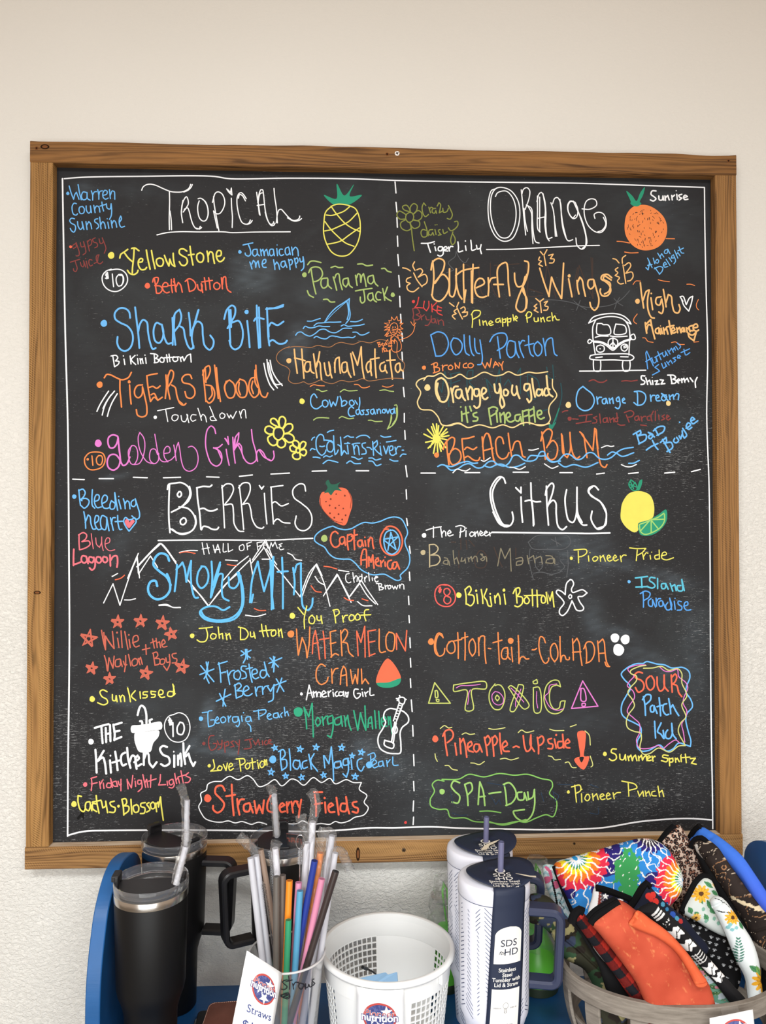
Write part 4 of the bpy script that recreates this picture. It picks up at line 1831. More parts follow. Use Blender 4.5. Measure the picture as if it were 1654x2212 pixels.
1010 560 1030 605 1055 590 1050 540 1070 590
1070 485 1105 570
1040 545 1125 495
1115 500 1135 540 1155 520 1150 480 1175 525
1175 470 1200 510
1195 480 1215 450 1235 490
1230 470 1245 440 1255 470
1260 430 1285 465
1275 395 1310 430 1300 450
1080 620 1040 650 1070 670 1090 690 1015 730
1110 610 1130 660 1155 640 1145 600 1165 640
1165 590 1190 625
1185 600 1205 575 1225 610
1255 545 1230 555 1260 575 1240 595
1280 555 1310 535 1290 520 1275 545 1305 555
1345 460 1365 520 1408 495
1315 495 1405 455
P slanted blue lettering reading Bad and Boujee
@ 1180 860 360
S blue 3.68
890 340 920 450
860 360 930 320 935 350 905 375 985 365 985 410 915 455
1035 360 1010 385 1030 405 1055 365 1010 340 1070 385
1075 305 1110 370
1060 325 1110 285 1170 285 1160 330 1095 370
1050 420 1080 480 1105 510
990 515 1040 480 1105 450
1150 410 1225 540
1130 440 1185 390 1190 430 1165 450 1235 440 1250 490 1195 530
1270 400 1260 430 1285 445 1310 420 1290 390
1315 375 1330 405 1345 360 1365 395
1345 325 1350 370
1350 300 1390 370 1370 395
D 1320 240 8
1385 300 1430 265 1405 245 1385 285 1410 310 1440 290
1430 230 1470 210 1445 190 1430 220 1450 255 1500 225
P white lettering reading The Pioneer
@ 890 1010 370
S white 2.58
D 115 655 22
135 605 200 585 280 572
205 570 205 675
275 585 288 672
288 640 305 610 320 620 325 660
345 640 375 625 360 605 340 635 355 660 395 650
470 585 460 675
420 570 470 560 510 580 500 610 460 625
520 610 518 665
D 523 585 5
575 620 555 640 562 662 585 660 600 635 575 620
605 620 608 665
610 640 630 615 640 660
655 645 680 630 660 612 650 640 665 658 695 645
695 640 725 625 710 612 695 640 710 660 745 645
745 625 752 660
745 640 775 625
P white title lettering reading Citrus
S white 3.68
900 150 880 100 840 90 790 140 755 220 760 320 790 430 840 520 900 570 950 555 975 500 965 430
860 92 810 150 775 240 785 340 830 470 880 550 930 560
890 570 840 540 780 430
1050 285 1055 420 1065 528
1000 195 1030 225 1050 245 1050 190
1145 148 1150 300 1165 430 1170 562
1158 340 1175 550
1090 325 1130 315 1190 330 1238 328
1295 180 1300 350 1315 555
1285 265 1300 200 1350 150 1365 170 1355 240 1305 380
1310 360 1360 315 1385 340 1390 450 1410 570 1450 600 1490 570
1490 215 1475 300 1485 420 1510 510 1550 530 1580 470 1590 300 1590 190 1590 350 1600 450 1640 530
@ 1160 1010 380
370 440 400 510 430 540 465 540
575 210 540 175 490 190 480 230 530 280 600 330 645 410 645 500 620 560 570 580 530 540 505 480 515 410
520 180 485 215 500 260 590 320 650 430
560 575 640 540 650 460
@ 890 1010 370
770 625 1000 628 1300 632 1654 636
@ 1160 1010 380
320 618 500 620 682 615
P yellow lemon drawing with green leaves and lime wedge
F yellow 860 245 930 222 1000 228 1060 260 1090 320 1100 400 1085 470 1050 490 1000 510 950 530 948 590 915 610 870 590 820 545 785 480 785 410 800 330
F green 950 525 1050 492 1140 440 1210 395 1218 490 1180 560 1100 625 1020 642 970 630 950 580
S green 2.76
880 115 860 160 900 215 935 210 930 160 880 115
875 130 905 200
865 160 925 180
920 140 880 190
S limebright 2.76
960 535 1040 505 1055 495 1130 470 1190 430
960 540 970 600 1010 628 1080 610 1160 560 1195 500 1195 440
1055 500 975 590
1070 500 1070 610
1075 500 1140 580
1080 490 1195 485
F green 985 112 965 118 940 215 955 215 980 165
P yellow lettering reading Pioneer Pride
S yellow 2.58
D 320 853 15
385 785 388 895
345 775 460 772 465 800 430 830 390 840
480 830 485 880
D 495 800 5
545 835 520 855 530 880 555 875 570 845 545 835
590 830 595 882
595 850 620 825 640 880
660 855 690 840 670 822 655 850 675 880 705 868
715 855 745 840 730 822 712 850 730 878 760 865
780 830 790 885
785 850 810 822 835 825
940 775 930 875
868 755 930 762 1020 760 985 800 940 825
990 810 1000 862
1000 835 1025 800 1040 805
1060 825 1065 860
D 1075 795 5
1140 820 1105 830 1110 860 1140 858
1145 775 1148 858
1165 830 1215 815 1205 795 1180 800 1170 850 1210 868 1280 848
P beige faded lettering above the ringed price 8
@ 890 1010 370
S beige 2.76
D 105 820 24
165 745 168 850 168 960
165 745 220 745 250 780 230 820 180 845
180 845 250 850 270 890 240 935 180 950
S beigefade 2.39
310 870 340 880 345 935 300 925 310 900 350 900 362 945
395 800 400 870 410 930
405 890 430 870 450 930
480 870 470 905 500 900 510 880 515 920
540 870 548 910
545 885 570 860 580 905
585 880 605 855 620 860 630 910
680 840 660 835 700 880 680 900 660 885 710 860 720 905
825 950 855 780 895 880 945 780 950 900 955 1000
1000 880 1060 870 1060 930 1005 945 1010 910 1070 900
1110 850 1125 930
1125 880 1170 850 1185 920
1190 880 1240 860 1255 930
1290 850 1350 860 1360 920 1290 920 1300 890 1370 880 1375 930
@ 140 1020 340
P light blue lettering reading Bleeding heart with a pink heart
S blue 2.94
D 100 257 22
148 185 155 270 165 350
145 195 190 178 215 215 200 255 175 285 180 300 165 285 220 275 255 300 245 345 205 378 170 350
290 185 285 280 290 350 315 378
310 310 355 290 360 245 335 235 315 270 315 330 340 372 385 365
395 330 440 300 445 255 420 240 395 270 390 330 410 375 450 380 475 365
525 325 490 300 475 340 480 385 515 385 530 345 525 215 540 310 555 400
565 290 580 345 590 385
D 567 255 7
615 280 630 330 635 385
630 340 655 300 672 310 685 385
725 290 700 310 700 350 725 362 748 335 740 280 765 360 785 430 780 480 750 495 705 460
200 415 215 500 220 590
215 530 245 450 265 465 275 540 300 600 325 595
315 540 350 510 355 465 330 455 315 500 325 570 355 605 385 595
430 470 395 455 375 510 390 590 425 605 440 540 440 475 455 560 465 615
480 480 495 545 510 610
490 540 505 480 530 478
555 455 560 540 580 605 600 600
530 520 605 515
705 495 672 500 640 475 618 510 640 570 675 620 720 565 750 520 735 480 705 495
F pink2 672 505 650 490 630 515 645 560 675 588 710 550 735 515 720 497 695 505 682 530
P rose lettering reading Blue Lagoon
S pink2 2.94
150 665 150 740 155 815
145 660 195 635 230 660 220 700 180 730 255 725 265 760 220 795 160 815
S pink2 2.02
278 645 288 730 300 805
325 690 335 760 365 790 385 740 388 680 390 760 405 825
425 755 470 735 470 695 445 690 425 730 430 790 470 825 525 815
S pink2 3.86
95 810 92 890 92 980
92 970 130 960 165 945
225 885 185 880 175 930 205 955 235 925 225 885 245 960
300 900 260 890 255 935 290 950 305 920 305 895 320 960 310 1010 285 1028 260 1005
375 895 340 890 330 930 360 955 385 930 375 895
440 895 405 890 400 930 425 950 450 925 440 895
475 870 480 985
480 930 510 885 545 880 555 940 548 998
P white title lettering reading Berries
S white 3.52
1100 130 1095 250 1092 400 1095 520 1105 635
1078 180 1090 130 1160 115 1230 112 1300 160 1315 230 1290 290 1230 360 1120 420
1310 150 1325 230 1300 300 1240 355
1200 365 1290 380 1350 440 1375 520 1350 600 1280 645 1210 650 1110 595
1370 460 1378 540 1340 610 1280 640 1190 640 1130 600
1200 205 1182 235 1200 262 1225 240 1215 205 1200 205
1245 480 1215 505 1220 545 1250 550 1275 520 1265 485 1245 480
1388 165 1395 280 1415 420 1430 600
1385 165 1450 150 1530 150 1545 135
1425 385 1460 380 1510 405 1560 405 1600 388
1435 605 1455 570 1500 575 1550 600 1600 600 1615 580
@ 340 1020 560
S white 2.88
412 85 420 200 428 355
410 100 440 75 475 80 485 110 465 160 430 205
430 210 475 205 485 260 490 330 520 375 550 378
522 85 535 200 550 365
518 100 545 70 585 72 592 110 575 160 545 205
545 205 580 200 595 240 605 300 635 350 670 358 678 350
682 135 688 230 698 330
650 85 665 108 678 90 668 100
725 100 730 200 740 330
722 95 760 90 800 85
730 200 750 188 790 215 835 200
740 320 765 298 800 320 845 325
945 120 935 80 905 75 865 110 870 160 920 200 965 240 985 290 975 345 940 372 900 365 878 330 885 280
5 436 200 433 400 432 700 434 850 428 990 422
P small thin white lettering reading Hall of Fame
S white 2.02
285 450 298 525
285 490 330 482
315 455 330 520
355 465 368 515
368 515 385 460 400 515
360 495 398 492
420 455 422 510 440 505
450 455 452 508 480 495
545 460 522 475 528 500 550 495 552 470 545 460
570 455 575 495
570 455 600 445
572 475 592 468
635 450 640 495
635 450 668 445
638 475 660 468
672 490 685 440 705 485
675 470 700 465
715 490 725 450 735 475 750 445 765 485
795 455 775 462 790 472 775 480 785 495 805 490
P strawberry drawing in orange with green leaves
F orangered 1055 125 1090 130 1150 100 1200 105 1235 150 1242 210 1225 270 1195 338 1130 315 1070 260 1035 200 1038 150
F greendark 1068 125 1085 100 1072 65 1090 48 1105 75 1140 75 1168 62 1150 90 1175 120 1135 115 1105 148 1090 130 1062 135
S brownred 2.76
D 1105 172 6
D 1140 140 5
D 1195 150 6
D 1075 188 5
D 1098 212 6
D 1135 228 6
D 1158 212 5
D 1185 232 5
D 1100 262 6
D 1155 268 6
D 1200 275 6
D 1128 290 6
D 1178 302 6
S brownred 1.38
1038 165 1045 220 1080 270 1130 310 1180 325
1215 115 1235 165 1230 230
P white mountain outline zigzag behind the blue words
S white 2.39
@ 150 1240 410
298 252 380 85 440 272 530 0 600 -180
@ 140 1020 340
660 1115 760 880 785 1110
670 1085 760 900 772 1060
755 995 960 780 1005 748 1170 945
770 990 900 850 1000 760
775 1070 900 880 975 1000
@ 340 1020 560
0 470 15 455 60 500 120 585
180 670 260 770 325 855 430 720 520 640
215 730 270 780 325 850
340 835 460 690 590 560
420 690 500 600 580 535
590 550 610 670
600 580 680 480 730 570 820 680 910 795
605 560 690 430 740 560
695 490 760 590
920 800 960 690 1010 590 1060 700 1100 855
910 790 970 640 1015 585 1050 660
1058 790 1145 650 1185 730 1235 830
1070 770 1150 655 1220 790
1220 800 1300 690 1345 760 1405 845
1230 790 1290 710 1340 790 1390 840
140 512 200 500 255 500
434 560 470 562 510 565
668 555 720 555
830 515 860 530 880 555 920 562
1155 625 1220 635
10 850 60 850 100 862 145 862
562 912 630 920 690 905
1275 825 1310 850 1368 852
1005 665 1030 700 1062 718
@ 150 1240 410
372 22 420 -5
480 225 530 225 575 215
780 270 850 265 900 290 968 292
P orange dashes along the mountain outline
S orangered 2.39
400 50 450 35 480 10
@ 340 1020 560
142 515 180 508 240 518
445 588 480 595 505 595
618 870 650 882 690 882
1062 600 1100 605 1145 618
980 725 1010 760 1045 765
1190 800 1215 815 1250 818
1305 808 1342 820
P large light blue lettering reading Smoky Mtn
S blue3 5.15
@ 150 1240 410
765 105 750 60 710 65 685 120 700 180 760 220 830 200 875 140 870 50 850 0
@ 340 1020 560
75 565 60 530 20 518 -10 540 -25 590 10 630 60 670 85 720
S blue3 4.23
125 590 120 680 110 760
140 600 160 575 175 620 185 700 200 620 215 565 212 640 220 740 240 800 260 800
150 590 120 620
285 600 260 640 255 710 280 740 315 710 325 650 305 605 280 600
345 570 350 680 340 800
400 575 375 650 355 720
360 740 395 650 415 650 410 730 420 800 455 820
400 590 345 790
455 670 460 730 490 740 520 700 510 640
520 640 545 740 545 850 500 930 400 955 300 935 270 895 300 865 350 855 380 860 420 880 460 860
530 660 535 860 480 925 380 945 300 920 280 890
590 830 605 680 640 570 655 650 680 760 715 640 740 540 735 700 728 875
735 560 725 700 740 870
720 560 730 860
600 830 610 780
795 545 800 700 800 870
765 635 832 632
865 610 875 700 870 780
875 640 890 590 915 580 915 680 920 800 930 860 960 880 985 850 990 805
P orangered lettering inside the blue wavy outline with ringed star
@ 670 1100 230
S lime 2.76
D 218 452 50
S orangered 3.50
430 380 390 345 340 370 315 450 330 540 380 590 440 570 460 530
520 430 470 440 455 500 490 545 530 500 530 440 545 560
580 400 575 520 590 630
580 410 640 390 660 440 630 490 590 500
685 320 680 480 688 625
640 420 730 395
780 480 740 500 745 570 785 580 805 530 800 480 825 575
850 490 860 570
D 848 436 12
900 470 905 580
905 520 935 435 960 450 970 550 985 610
790 860 790 740 830 620 860 620 875 740 875 905
795 790 875 780
905 740 910 885
910 740 945 820 970 710 980 820 990 915
1010 830 1060 800 1050 755 1015 790 1030 870 1070 880
1090 800 1100 890
1100 840 1140 790
1160 820 1165 885
D 1160 745 12
1260 790 1210 810 1200 890 1240 935 1280 890 1290 860
1340 820 1290 830 1270 890 1300 930 1340 880 1345 830 1385 930
1140 330 1190 275 1260 265 1340 300 1400 380 1430 490 1410 600 1350 690 1260 715 1170 680 1110 600 1085 500 1100 400 1140 330
1150 310 1210 310
S blue 2.94
1245 320 1180 360 1145 450 1150 560 1190 660 1270 700 1350 650 1385 560 1380 450 1340 370 1280 325 1220 335
1330 625 1250 360 1205 635
1155 465 1360 430 1215 570
1150 485 1330 625
P blue wavy outline drawn around the ringed star
S blue 2.76
350 262 270 285 140 350 70 430 70 490 130 540 220 590 290 690 380 755 500 775 620 780 700 840 780 930 880 990 980 1020 1150 1010 1250 1060 1340 1105 1390 1100 1410 1080 1395 1030 1430 990 1510 910 1545 800 1530 680 1480 560 1470 480 1510 370 1470 240 1410 150 1310 120 1200 140 1080 190 960 215 840 205 740 245 640 300 540 318 440 300 350 262
P small white lettering at the lower edge of the blue outline
S white 2.21
605 1000 560 1010 555 1110 595 1145 630 1130
660 985 670 1070 682 1135
680 1080 710 1030 730 1050 725 1120
800 1040 750 1060 760 1120 800 1090 800 1010
840 1060 850 1130
850 1080 870 1040 880 1050
905 985 912 1060 918 1115
960 1065 965 1110
D 995 982 6
990 1080 1050 1055 1020 1040 1000 1080 1020 1130 1055 1115
1060 1160 1075 1260
1025 1150 1110 1165 1105 1190 1070 1200 1140 1220 1120 1245 1070 1255
1160 1180 1170 1240
1170 1200 1200 1180
1230 1180 1205 1200 1220 1240 1250 1220 1245 1185 1225 1185
1270 1190 1295 1240 1315 1195 1340 1240 1360 1185
1385 1170 1390 1225
1390 1200 1420 1160 1445 1170 1455 1240
P yellow lettering reading You Proof
@ 400 1300 500
S yellow 2.76
D 765 100 20
805 40 845 90
868 30 850 120 852 190
905 95 885 115 888 150 915 155 925 120 905 95
940 100 945 130 968 130 970 100 978 155
1060 60 1070 110 1075 150
1055 60 1090 55 1100 80 1070 105
1122 100 1130 145
1130 120 1140 100 1160 95
1185 90 1170 110 1178 135 1205 125 1205 100 1185 90
1230 85 1215 105 1222 130 1248 120 1245 95 1230 85
1310 55 1285 60 1280 100 1290 135
1255 95 1325 92
P yellow lettering left of the orange watermelon words
S yellow 2.76
D 50 243 16
100 190 160 185 195 180
150 190 160 240 145 280 105 285 85 272
195 225 180 245 190 265 215 260 220 235 195 225
235 180 240 225 245 260
243 235 265 225 270 265
290 225 298 270
298 240 315 225 325 265
395 185 395 270
380 180 430 195 450 230 430 265 395 270
465 215 470 250 490 245 490 215 500 260
545 160 550 205 560 248
575 170 580 205 592 248
530 210 620 200
640 200 615 215 620 245 645 235 645 205 630 200
665 195 670 245
665 220 685 195 695 255
P orange and coral lettering reading Watermelon Crawl
S orange 2.94
D 755 230 24
795 195 800 290 808 380 835 255 860 320 870 400 885 300 890 180
1035 215 1075 205
1035 300 1075 290
1040 395 1070 370 1095 380
1035 215 1045 395
1110 205 1120 385
1112 230 1140 195 1160 215 1150 250 1125 290
1130 290 1155 295 1170 360 1200 390
1385 195 1395 360 1430 355
1455 215 1435 250 1445 340 1480 350 1495 300 1490 230 1455 215
1000 460 970 445 940 480 940 560 970 590 1010 570 1020 540
1045 480 1050 580
1050 520 1070 480 1090 475
1108 590 1115 500 1130 460 1145 480 1155 600
1110 530 1150 520
1180 485 1195 585 1215 520 1230 585 1235 480
1258 480 1262 585 1285 550 1310 585
S orangered 2.94
908 370 915 260 930 205 945 290 960 410
912 300 950 290
985 210 995 300 1000 405
960 270 1025 260
1225 210 1235 385
1225 210 1255 290 1282 175 1285 395
1305 210 1315 390
1305 210 1360 200
1310 290 1355 280
1315 385 1355 370
1510 340 1508 225 1535 280 1572 350 1582 205
P watermelon slice drawing in coral and green
F orangered 1445 405 1540 545 1500 565 1365 580
F green 1365 582 1450 575 1540 548 1530 585 1480 610 1410 612 1375 598
P blue lettering reading Frosted Berry with asterisks
S blue 2.94
398 385 470 345
400 350 465 400
430 340 432 400 415 435
440 340 445 410
105 520 205 480
110 455 205 570
150 430 160 500 135 550
165 430 150 530 170 580
597 440 690 400
605 400 665 465
630 390 635 440 632 500
640 395 620 470
222 710 325 660
245 655 290 745
285 625 275 690 270 745
630 600 720 565
650 550 705 640
690 545 665 620 655 645
240 435 250 500 255 575
235 445 300 425
250 510 290 500
300 490 310 550 318 590
308 530 330 495 350 490
380 490 352 505 352 545 380 555 395 530 390 500 375 490
435 460 405 460 400 485 430 505 435 540 405 550
455 445 465 520 478 575
435 480 480 470
480 520 515 505 505 480 480 490 480 530 500 550 525 540
580 490 545 490 535 525 555 545 580 520 565 430 580 500 600 535
355 590 360 640 365 685
350 600 385 580 400 600 370 635 410 640 410 665 365 688
425 640 455 620 440 600 418 620 425 665 455 670 478 655
500 610 505 655 510 672
508 640 520 610 540 605
550 605 555 660
555 630 570 605 595 600
590 610 610 640 625 610
635 590 630 640 625 700 595 715
P small white lettering below the watermelon words
S white 2.76
D 830 658 10
865 700 885 595 910 685
872 655 905 650
915 640 920 680
918 655 935 640 940 678 950 645 965 650 968 680
975 665 1005 650 990 635 975 655 985 680 1010 675
1020 640 1025 675
1025 650 1040 635
1055 645 1060 675
D 1055 628 5
1085 640 1070 655 1080 675 1095 668
1125 645 1100 645 1100 670 1125 665 1130 640 1135 675
1145 645 1150 680
1150 655 1165 645 1158 680
1235 625 1210 625 1205 665 1225 690 1250 670 1250 655 1230 655
1265 645 1270 675
D 1262 625 5
1282 645 1290 675
1288 655 1305 640
1320 615 1322 668 1348 665
P salmon scribbled lettering inside a ring of small stars
@ 150 1240 410
S salmon 2.76
280 490 295 580 315 660 315 540 350 600 390 650 375 500
300 510 310 640
315 545 385 645
420 560 432 640
D 415 510 8
450 495 460 640
482 500 510 655
520 570 530 640
D 518 530 7
550 600 600 575 590 535 560 545 555 600 575 635 608 625
665 615 670 700
635 660 700 645
725 565 740 645
708 600 755 580
755 560 765 640
765 600 785 590 795 640
805 620 835 595 820 570 805 590 815 635 850 630
305 710 325 780 335 845 345 730 380 820 390 715
320 760 330 840
440 740 405 750 405 805 440 800 445 745 460 805
470 760 485 795 500 790
490 710 490 780 480 850
515 700 535 800
570 735 545 760 555 800 590 785 590 745 570 735
600 735 615 790
600 760 620 725 635 785
730 690 745 790
725 690 760 680 770 710 745 735 785 740 785 780 745 795
810 740 790 750 795 785 825 780 830 745 810 740
840 730 850 770 870 765
870 700 875 780 850 840 820 800
930 690 895 700 905 730 935 740 930 770 895 775
S salmon 2.02
G 420 420 55
G 618 412 55
G 810 430 60
G 888 525 55
G 168 565 75
G 195 822 52
G 350 915 48
G 665 865 58
G 980 810 62
P yellow lettering reading Sun Kissed
@ 140 1490 340
S yellow 2.94
D 288 97 28
445 20 400 0 370 20 390 70 440 100 450 135 410 158 345 135
500 50 505 110 530 115 540 60 550 125
575 60 590 125
585 90 605 55 620 65 630 122
660 -20 680 60 690 125
740 10 700 65 745 110
790 20 795 90
870 20 825 25 825 50 865 55 860 80 820 85
955 20 905 15 910 45 950 50 945 75 910 80
985 55 1030 40 1030 10 1000 0 985 40 1010 80 1050 75
1140 20 1090 20 1080 60 1120 70 1150 40 1135 -60
1145 -40 1140 60 1160 40
P heavy white lettering reading The Kitchen Sink
S white 4.60
D 275 545 28
315 400 400 375 460 360
385 390 390 470 398 560
430 400 435 550
430 465 480 455
475 370 480 540
510 365 525 470 520 530
512 370 598 345
520 440 575 430
520 525 595 495
322 630 330 740 335 870
410 640 350 740
345 750 400 710 420 760 435 880
475 740 485 870
D 480 692 9
530 650 545 750 555 845
500 765 580 740
635 660 600 680 590 740 610 795 645 780
655 610 665 720 690 820
680 760 710 690 735 700 745 780 755 830
730 760 780 720 765 690 745 720 760 800 805 780
830 660 830 790
835 720 860 650 880 680 890 770 925 815 965 760
1075 600 1030 590 1000 620 1030 680 1090 710 1100 770 1050 800 1010 780
1150 690 1150 810
D 1145 650 8
1190 690 1190 790
1195 730 1215 670 1225 740 1225 800
1245 560 1250 680 1265 780
1310 590 1260 680
1270 700 1300 670 1320 740 1350 800 1370 760
P white drawing of a sink basin with a curved faucet
F white 700 380 780 370 880 355 1012 338 1018 410 930 425 800 445 702 448
F white 740 450 850 440 990 430 985 490 930 560 900 650 830 660 780 650 745 580 730 510
S white 4.60
765 265 785 190 805 165 835 185 855 250 858 350
790 330 810 330 815 365
890 320 915 310
890 325 895 355
P thin white ringed price 10 beside the sink drawing
S white 2.21
1155 255 1090 280 1050 350 1060 450 1120 530 1200 550 1270 520 1310 440 1310 350 1270 270 1200 240 1140 262
S white 3.31
1135 345 1138 490
1210 340 1180 400 1190 460 1230 470 1255 410 1240 350 1210 340
1090 320 1110 305 1095 340 1115 350
1100 295 1105 370
1120 320 1120 365
P rose lettering below the heavy white kitchen words
S pink2 2.76
D 215 995 22
280 930 285 990 278 1058
275 930 335 912
280 990 340 975
365 965 375 1035
370 1000 395 955
405 980 412 1035
D 402 945 6
490 985 450 980 440 1020 480 1025 490 960 480 930 500 1025
535 960 500 975 515 1010 550 1010 540 960 555 1015
560 960 575 1000 595 990
590 940 590 1060
655 940 665 1040
655 950 700 1030 715 900
740 960 745 1015
D 735 935 6
795 950 770 950 770 990 800 985 805 950 810 1030 770 1070
820 890 835 960 850 1025
840 980 860 940 875 1025
905 895 900 1025
880 960 960 935
1005 890 1000 960 985 1000 1060 995
1075 960 1080 1005
1125 940 1095 960 1110 1000 1140 980 1135 940 1150 1000 1130 1030 1095 1025
1155 880 1165 940 1175 985
1170 950 1190 920 1205 980
1220 850 1235 930 1245 980
1190 915 1280 890
1300 870 1270 900 1320 930 1300 970 1265 975
P yellow lettering reading Cactus Blossom
S yellow 3.31
D 97 1200 28
175 1120 140 1110 140 1180 165 1260 200 1280 215 1250
260 1175 225 1185 220 1250 250 1270 270 1220 265 1180 285 1270
335 1200 295 1195 295 1250 335 1280
330 1110 340 1200 360 1295
290 1180 380 1160
385 1170 400 1240 430 1220 430 1170 450 1290
520 1170 475 1185 490 1220 530 1240 520 1285 470 1285
D 565 1222 14
600 1150 615 1230 620 1315
600 1150 640 1145 650 1190 620 1220 670 1225 670 1270 620 1310
695 1150 700 1230 705 1305
755 1205 720 1225 735 1285 770 1280 775 1225 755 1205
845 1185 800 1195 800 1225 840 1240 835 1295 795 1300
885 1185 860 1200 880 1230 895 1260 860 1285
925 1180 900 1200 915 1250 945 1240 945 1195 925 1180
955 1190 965 1280
960 1200 980 1180 985 1230 1005 1125 1015 1230 1035 1370
P blue lettering reading Georgia Peach
@ 420 1490 480
S blue 2.58
D 48 215 16
58 170 100 165
130 155 105 160 100 220 105 275 145 260 150 225 120 225
160 230 180 215 170 200 155 225 165 250 185 245
215 200 195 215 205 245 230 235 230 210 215 200
250 195 255 240
255 215 270 195
320 200 285 205 290 240 320 235 325 200 335 250 320 275 310 265
350 195 355 235
D 365 170 5
410 200 385 205 385 235 415 230 415 200 425 235
475 150 480 220
440 160 530 150 530 170 490 195
545 200 570 185 555 175 540 200 555 220 575 215
620 170 590 180 590 205 620 205 620 170 632 205
655 170 640 185 650 205
668 130 675 195
675 175 690 160 700 190
395 250 415 270 420 310
P faded red lettering reading Gypsy Juice, lower left
S faded 2.58
D 70 400 12
145 340 115 345 105 400 125 450 160 430 165 400 140 400
170 380 185 410 200 400
205 375 200 430 175 445
222 390 228 465
225 395 250 385 255 410 232 420
290 380 270 390 285 405 295 420 270 425
305 385 325 410
335 375 330 440 325 480
375 375 430 365
410 370 420 430 370 440
440 380 455 410 475 370 485 410
505 380 508 410
535 375 520 390 530 410 545 400
555 390 570 375 555 370 550 395 580 405
P yellow lettering reading Love Potion
S yellow 2.76
D 110 565 12
140 520 148 580 120 605 190 600
185 565 170 590 195 600 205 575 185 565
215 555 235 600 245 545
260 575 285 560 270 545 255 570 265 600 290 585
335 525 345 605
310 515 370 515 375 540 345 560
395 545 378 565 390 590 410 575 410 550 395 545
428 510 435 590
410 545 455 535
470 540 478 585
D 468 525 5
500 530 485 555 500 580 520 560 515 535 500 530
520 520 528 560
525 540 535 520 540 560
P teal green lettering running into the guitar drawing
S tealbright 3.31
D 772 165 34
815 130 830 220 835 290
820 140 850 200 875 100 880 220 884 350
915 205 900 240 915 270 935 250 930 215 915 205
950 200 960 265
955 230 975 200 990 195
1025 190 990 210 995 255 1030 240 1030 200 1030 290 1015 355 990 340
1085 200 1045 220 1050 260 1085 250 1090 195 1100 270
1115 195 1125 270
1120 240 1140 190 1148 250 1165 300
1185 155 1200 230 1215 300 1235 170 1250 230 1275 300 1268 120
1290 280 1300 210 1315 200 1325 290
1292 250 1322 245
1340 155 1350 285
1370 160 1380 290
1395 240 1425 220 1410 195 1392 220 1400 270 1430 270
1440 200 1445 260
1442 230 1455 200 1462 260 1470 325
P white outline drawing of an acoustic guitar
S white 2.94
1520 60 1545 55 1565 65 1555 105 1525 95 1518 60
1502 65 1520 70
1508 78 1520 80
1525 42 1530 58
1565 70 1575 72
1522 100 1480 230
1550 108 1502 235
S white 2.02
1518 115 1545 120
1512 135 1540 140
1506 155 1532 160
1500 175 1525 180
1494 195 1517 200
1488 215 1510 220
S white 3.13
1500 145 1450 140 1415 165 1408 210 1422 240 1400 290 1370 340 1365 390 1385 440 1440 470 1490 475 1530 470 1535 400 1530 320 1545 280 1590 240 1590 200 1560 165 1530 150
1485 270 1470 300 1480 325 1502 320 1508 290 1495 268 1485 270
1490 240 1465 390
1500 245 1478 400
1415 375 1482 400 1475 435 1412 410 1415 375
P light blue lettering reading Black Magic with small stars
S blue 3.13
D 583 518 26
640 450 640 520 650 595
625 460 660 445 675 480 645 520 680 520 685 570 650 600
705 440 712 520 715 598
780 530 745 525 735 570 765 590 785 550 780 525 795 590
835 525 805 540 810 585 840 575
850 480 860 530 870 590
890 475 865 530 915 605
960 490 970 580
965 490 1000 550 1018 425 1030 550 1035 675
1085 530 1045 540 1045 580 1085 570 1085 530 1100 580
1145 510 1110 520 1110 560 1150 550 1140 510 1145 600 1130 650 1105 625
1165 520 1172 590
1245 510 1215 525 1215 580 1240 605 1262 570
D 1300 558 24
S blue 2.58
1310 490 1315 570
1290 485 1335 470 1345 500 1310 525
1330 560 1355 540 1340 520 1320 545 1335 580 1365 570
1395 530 1370 540 1375 570 1400 560 1400 530 1410 570
1430 525 1435 570
1435 545 1455 520
1475 500 1480 560 1515 560
S blue 2.76
G 598 432 24
G 785 442 26
G 905 428 26
G 1095 430 27
G 1242 465 26
G 1172 492 22
G 570 612 27
G 678 642 24
G 797 652 24
G 960 635 24
G 1195 645 27
P coral lettering reading Strawberry Fields
@ 410 1650 490
S coral 4.23
D 130 250 26
255 195 235 160 195 165 185 210 220 250 250 290 235 335 200 355 170 330 170 305
305 150 310 260 320 375
265 235 330 225
345 255 350 310 362 370
352 300 370 260 395 258
430 285 395 300 400 345 430 345 440 300 435 285 460 355
470 270 485 360 505 300 530 360 540 265
590 230 565 290 570 340 610 350 630 310 600 290
655 320 690 300 675 285 655 305 665 350 695 345
705 280 712 355
710 310 725 280
740 275 752 355
750 305 765 272 785 275
780 280 795 315
812 260 800 330 793 390
905 205 965 205
910 225 920 300 920 380
910 295 965 285
985 280 990 355
D 982 248 8
1010 320 1045 300 1030 285 1010 305 1020 350 1055 350
1068 245 1085 370
1140 290 1105 290 1100 340 1135 345 1145 300 1138 240 1150 320 1162 362
1215 275 1185 285 1195 310 1225 325 1220 355 1185 348
P thin white wavy outline drawn around the strawberry words
S white 2.39
230 128 290 90 350 115 420 85 460 110 505 165 560 150 620 115 670 160 740 110 780 120 830 155 900 100 960 135 1020 105 1060 145 1140 115 1190 135 1250 135 1235 185 1290 230 1270 280 1300 320 1270 370 1200 390 1160 415 1100 430 1060 420 1020 440 960 435 880 440 820 415 780 435 690 435
560 440 500 425 450 440 380 420 330 430 280 415 230 425 170 420 115 400 90 370 65 310 85 270 80 215 120 190 130 150 170 130 230 128
P red speck near the bottom edge of the board
S red 3.68
D 1572 427 10
"""
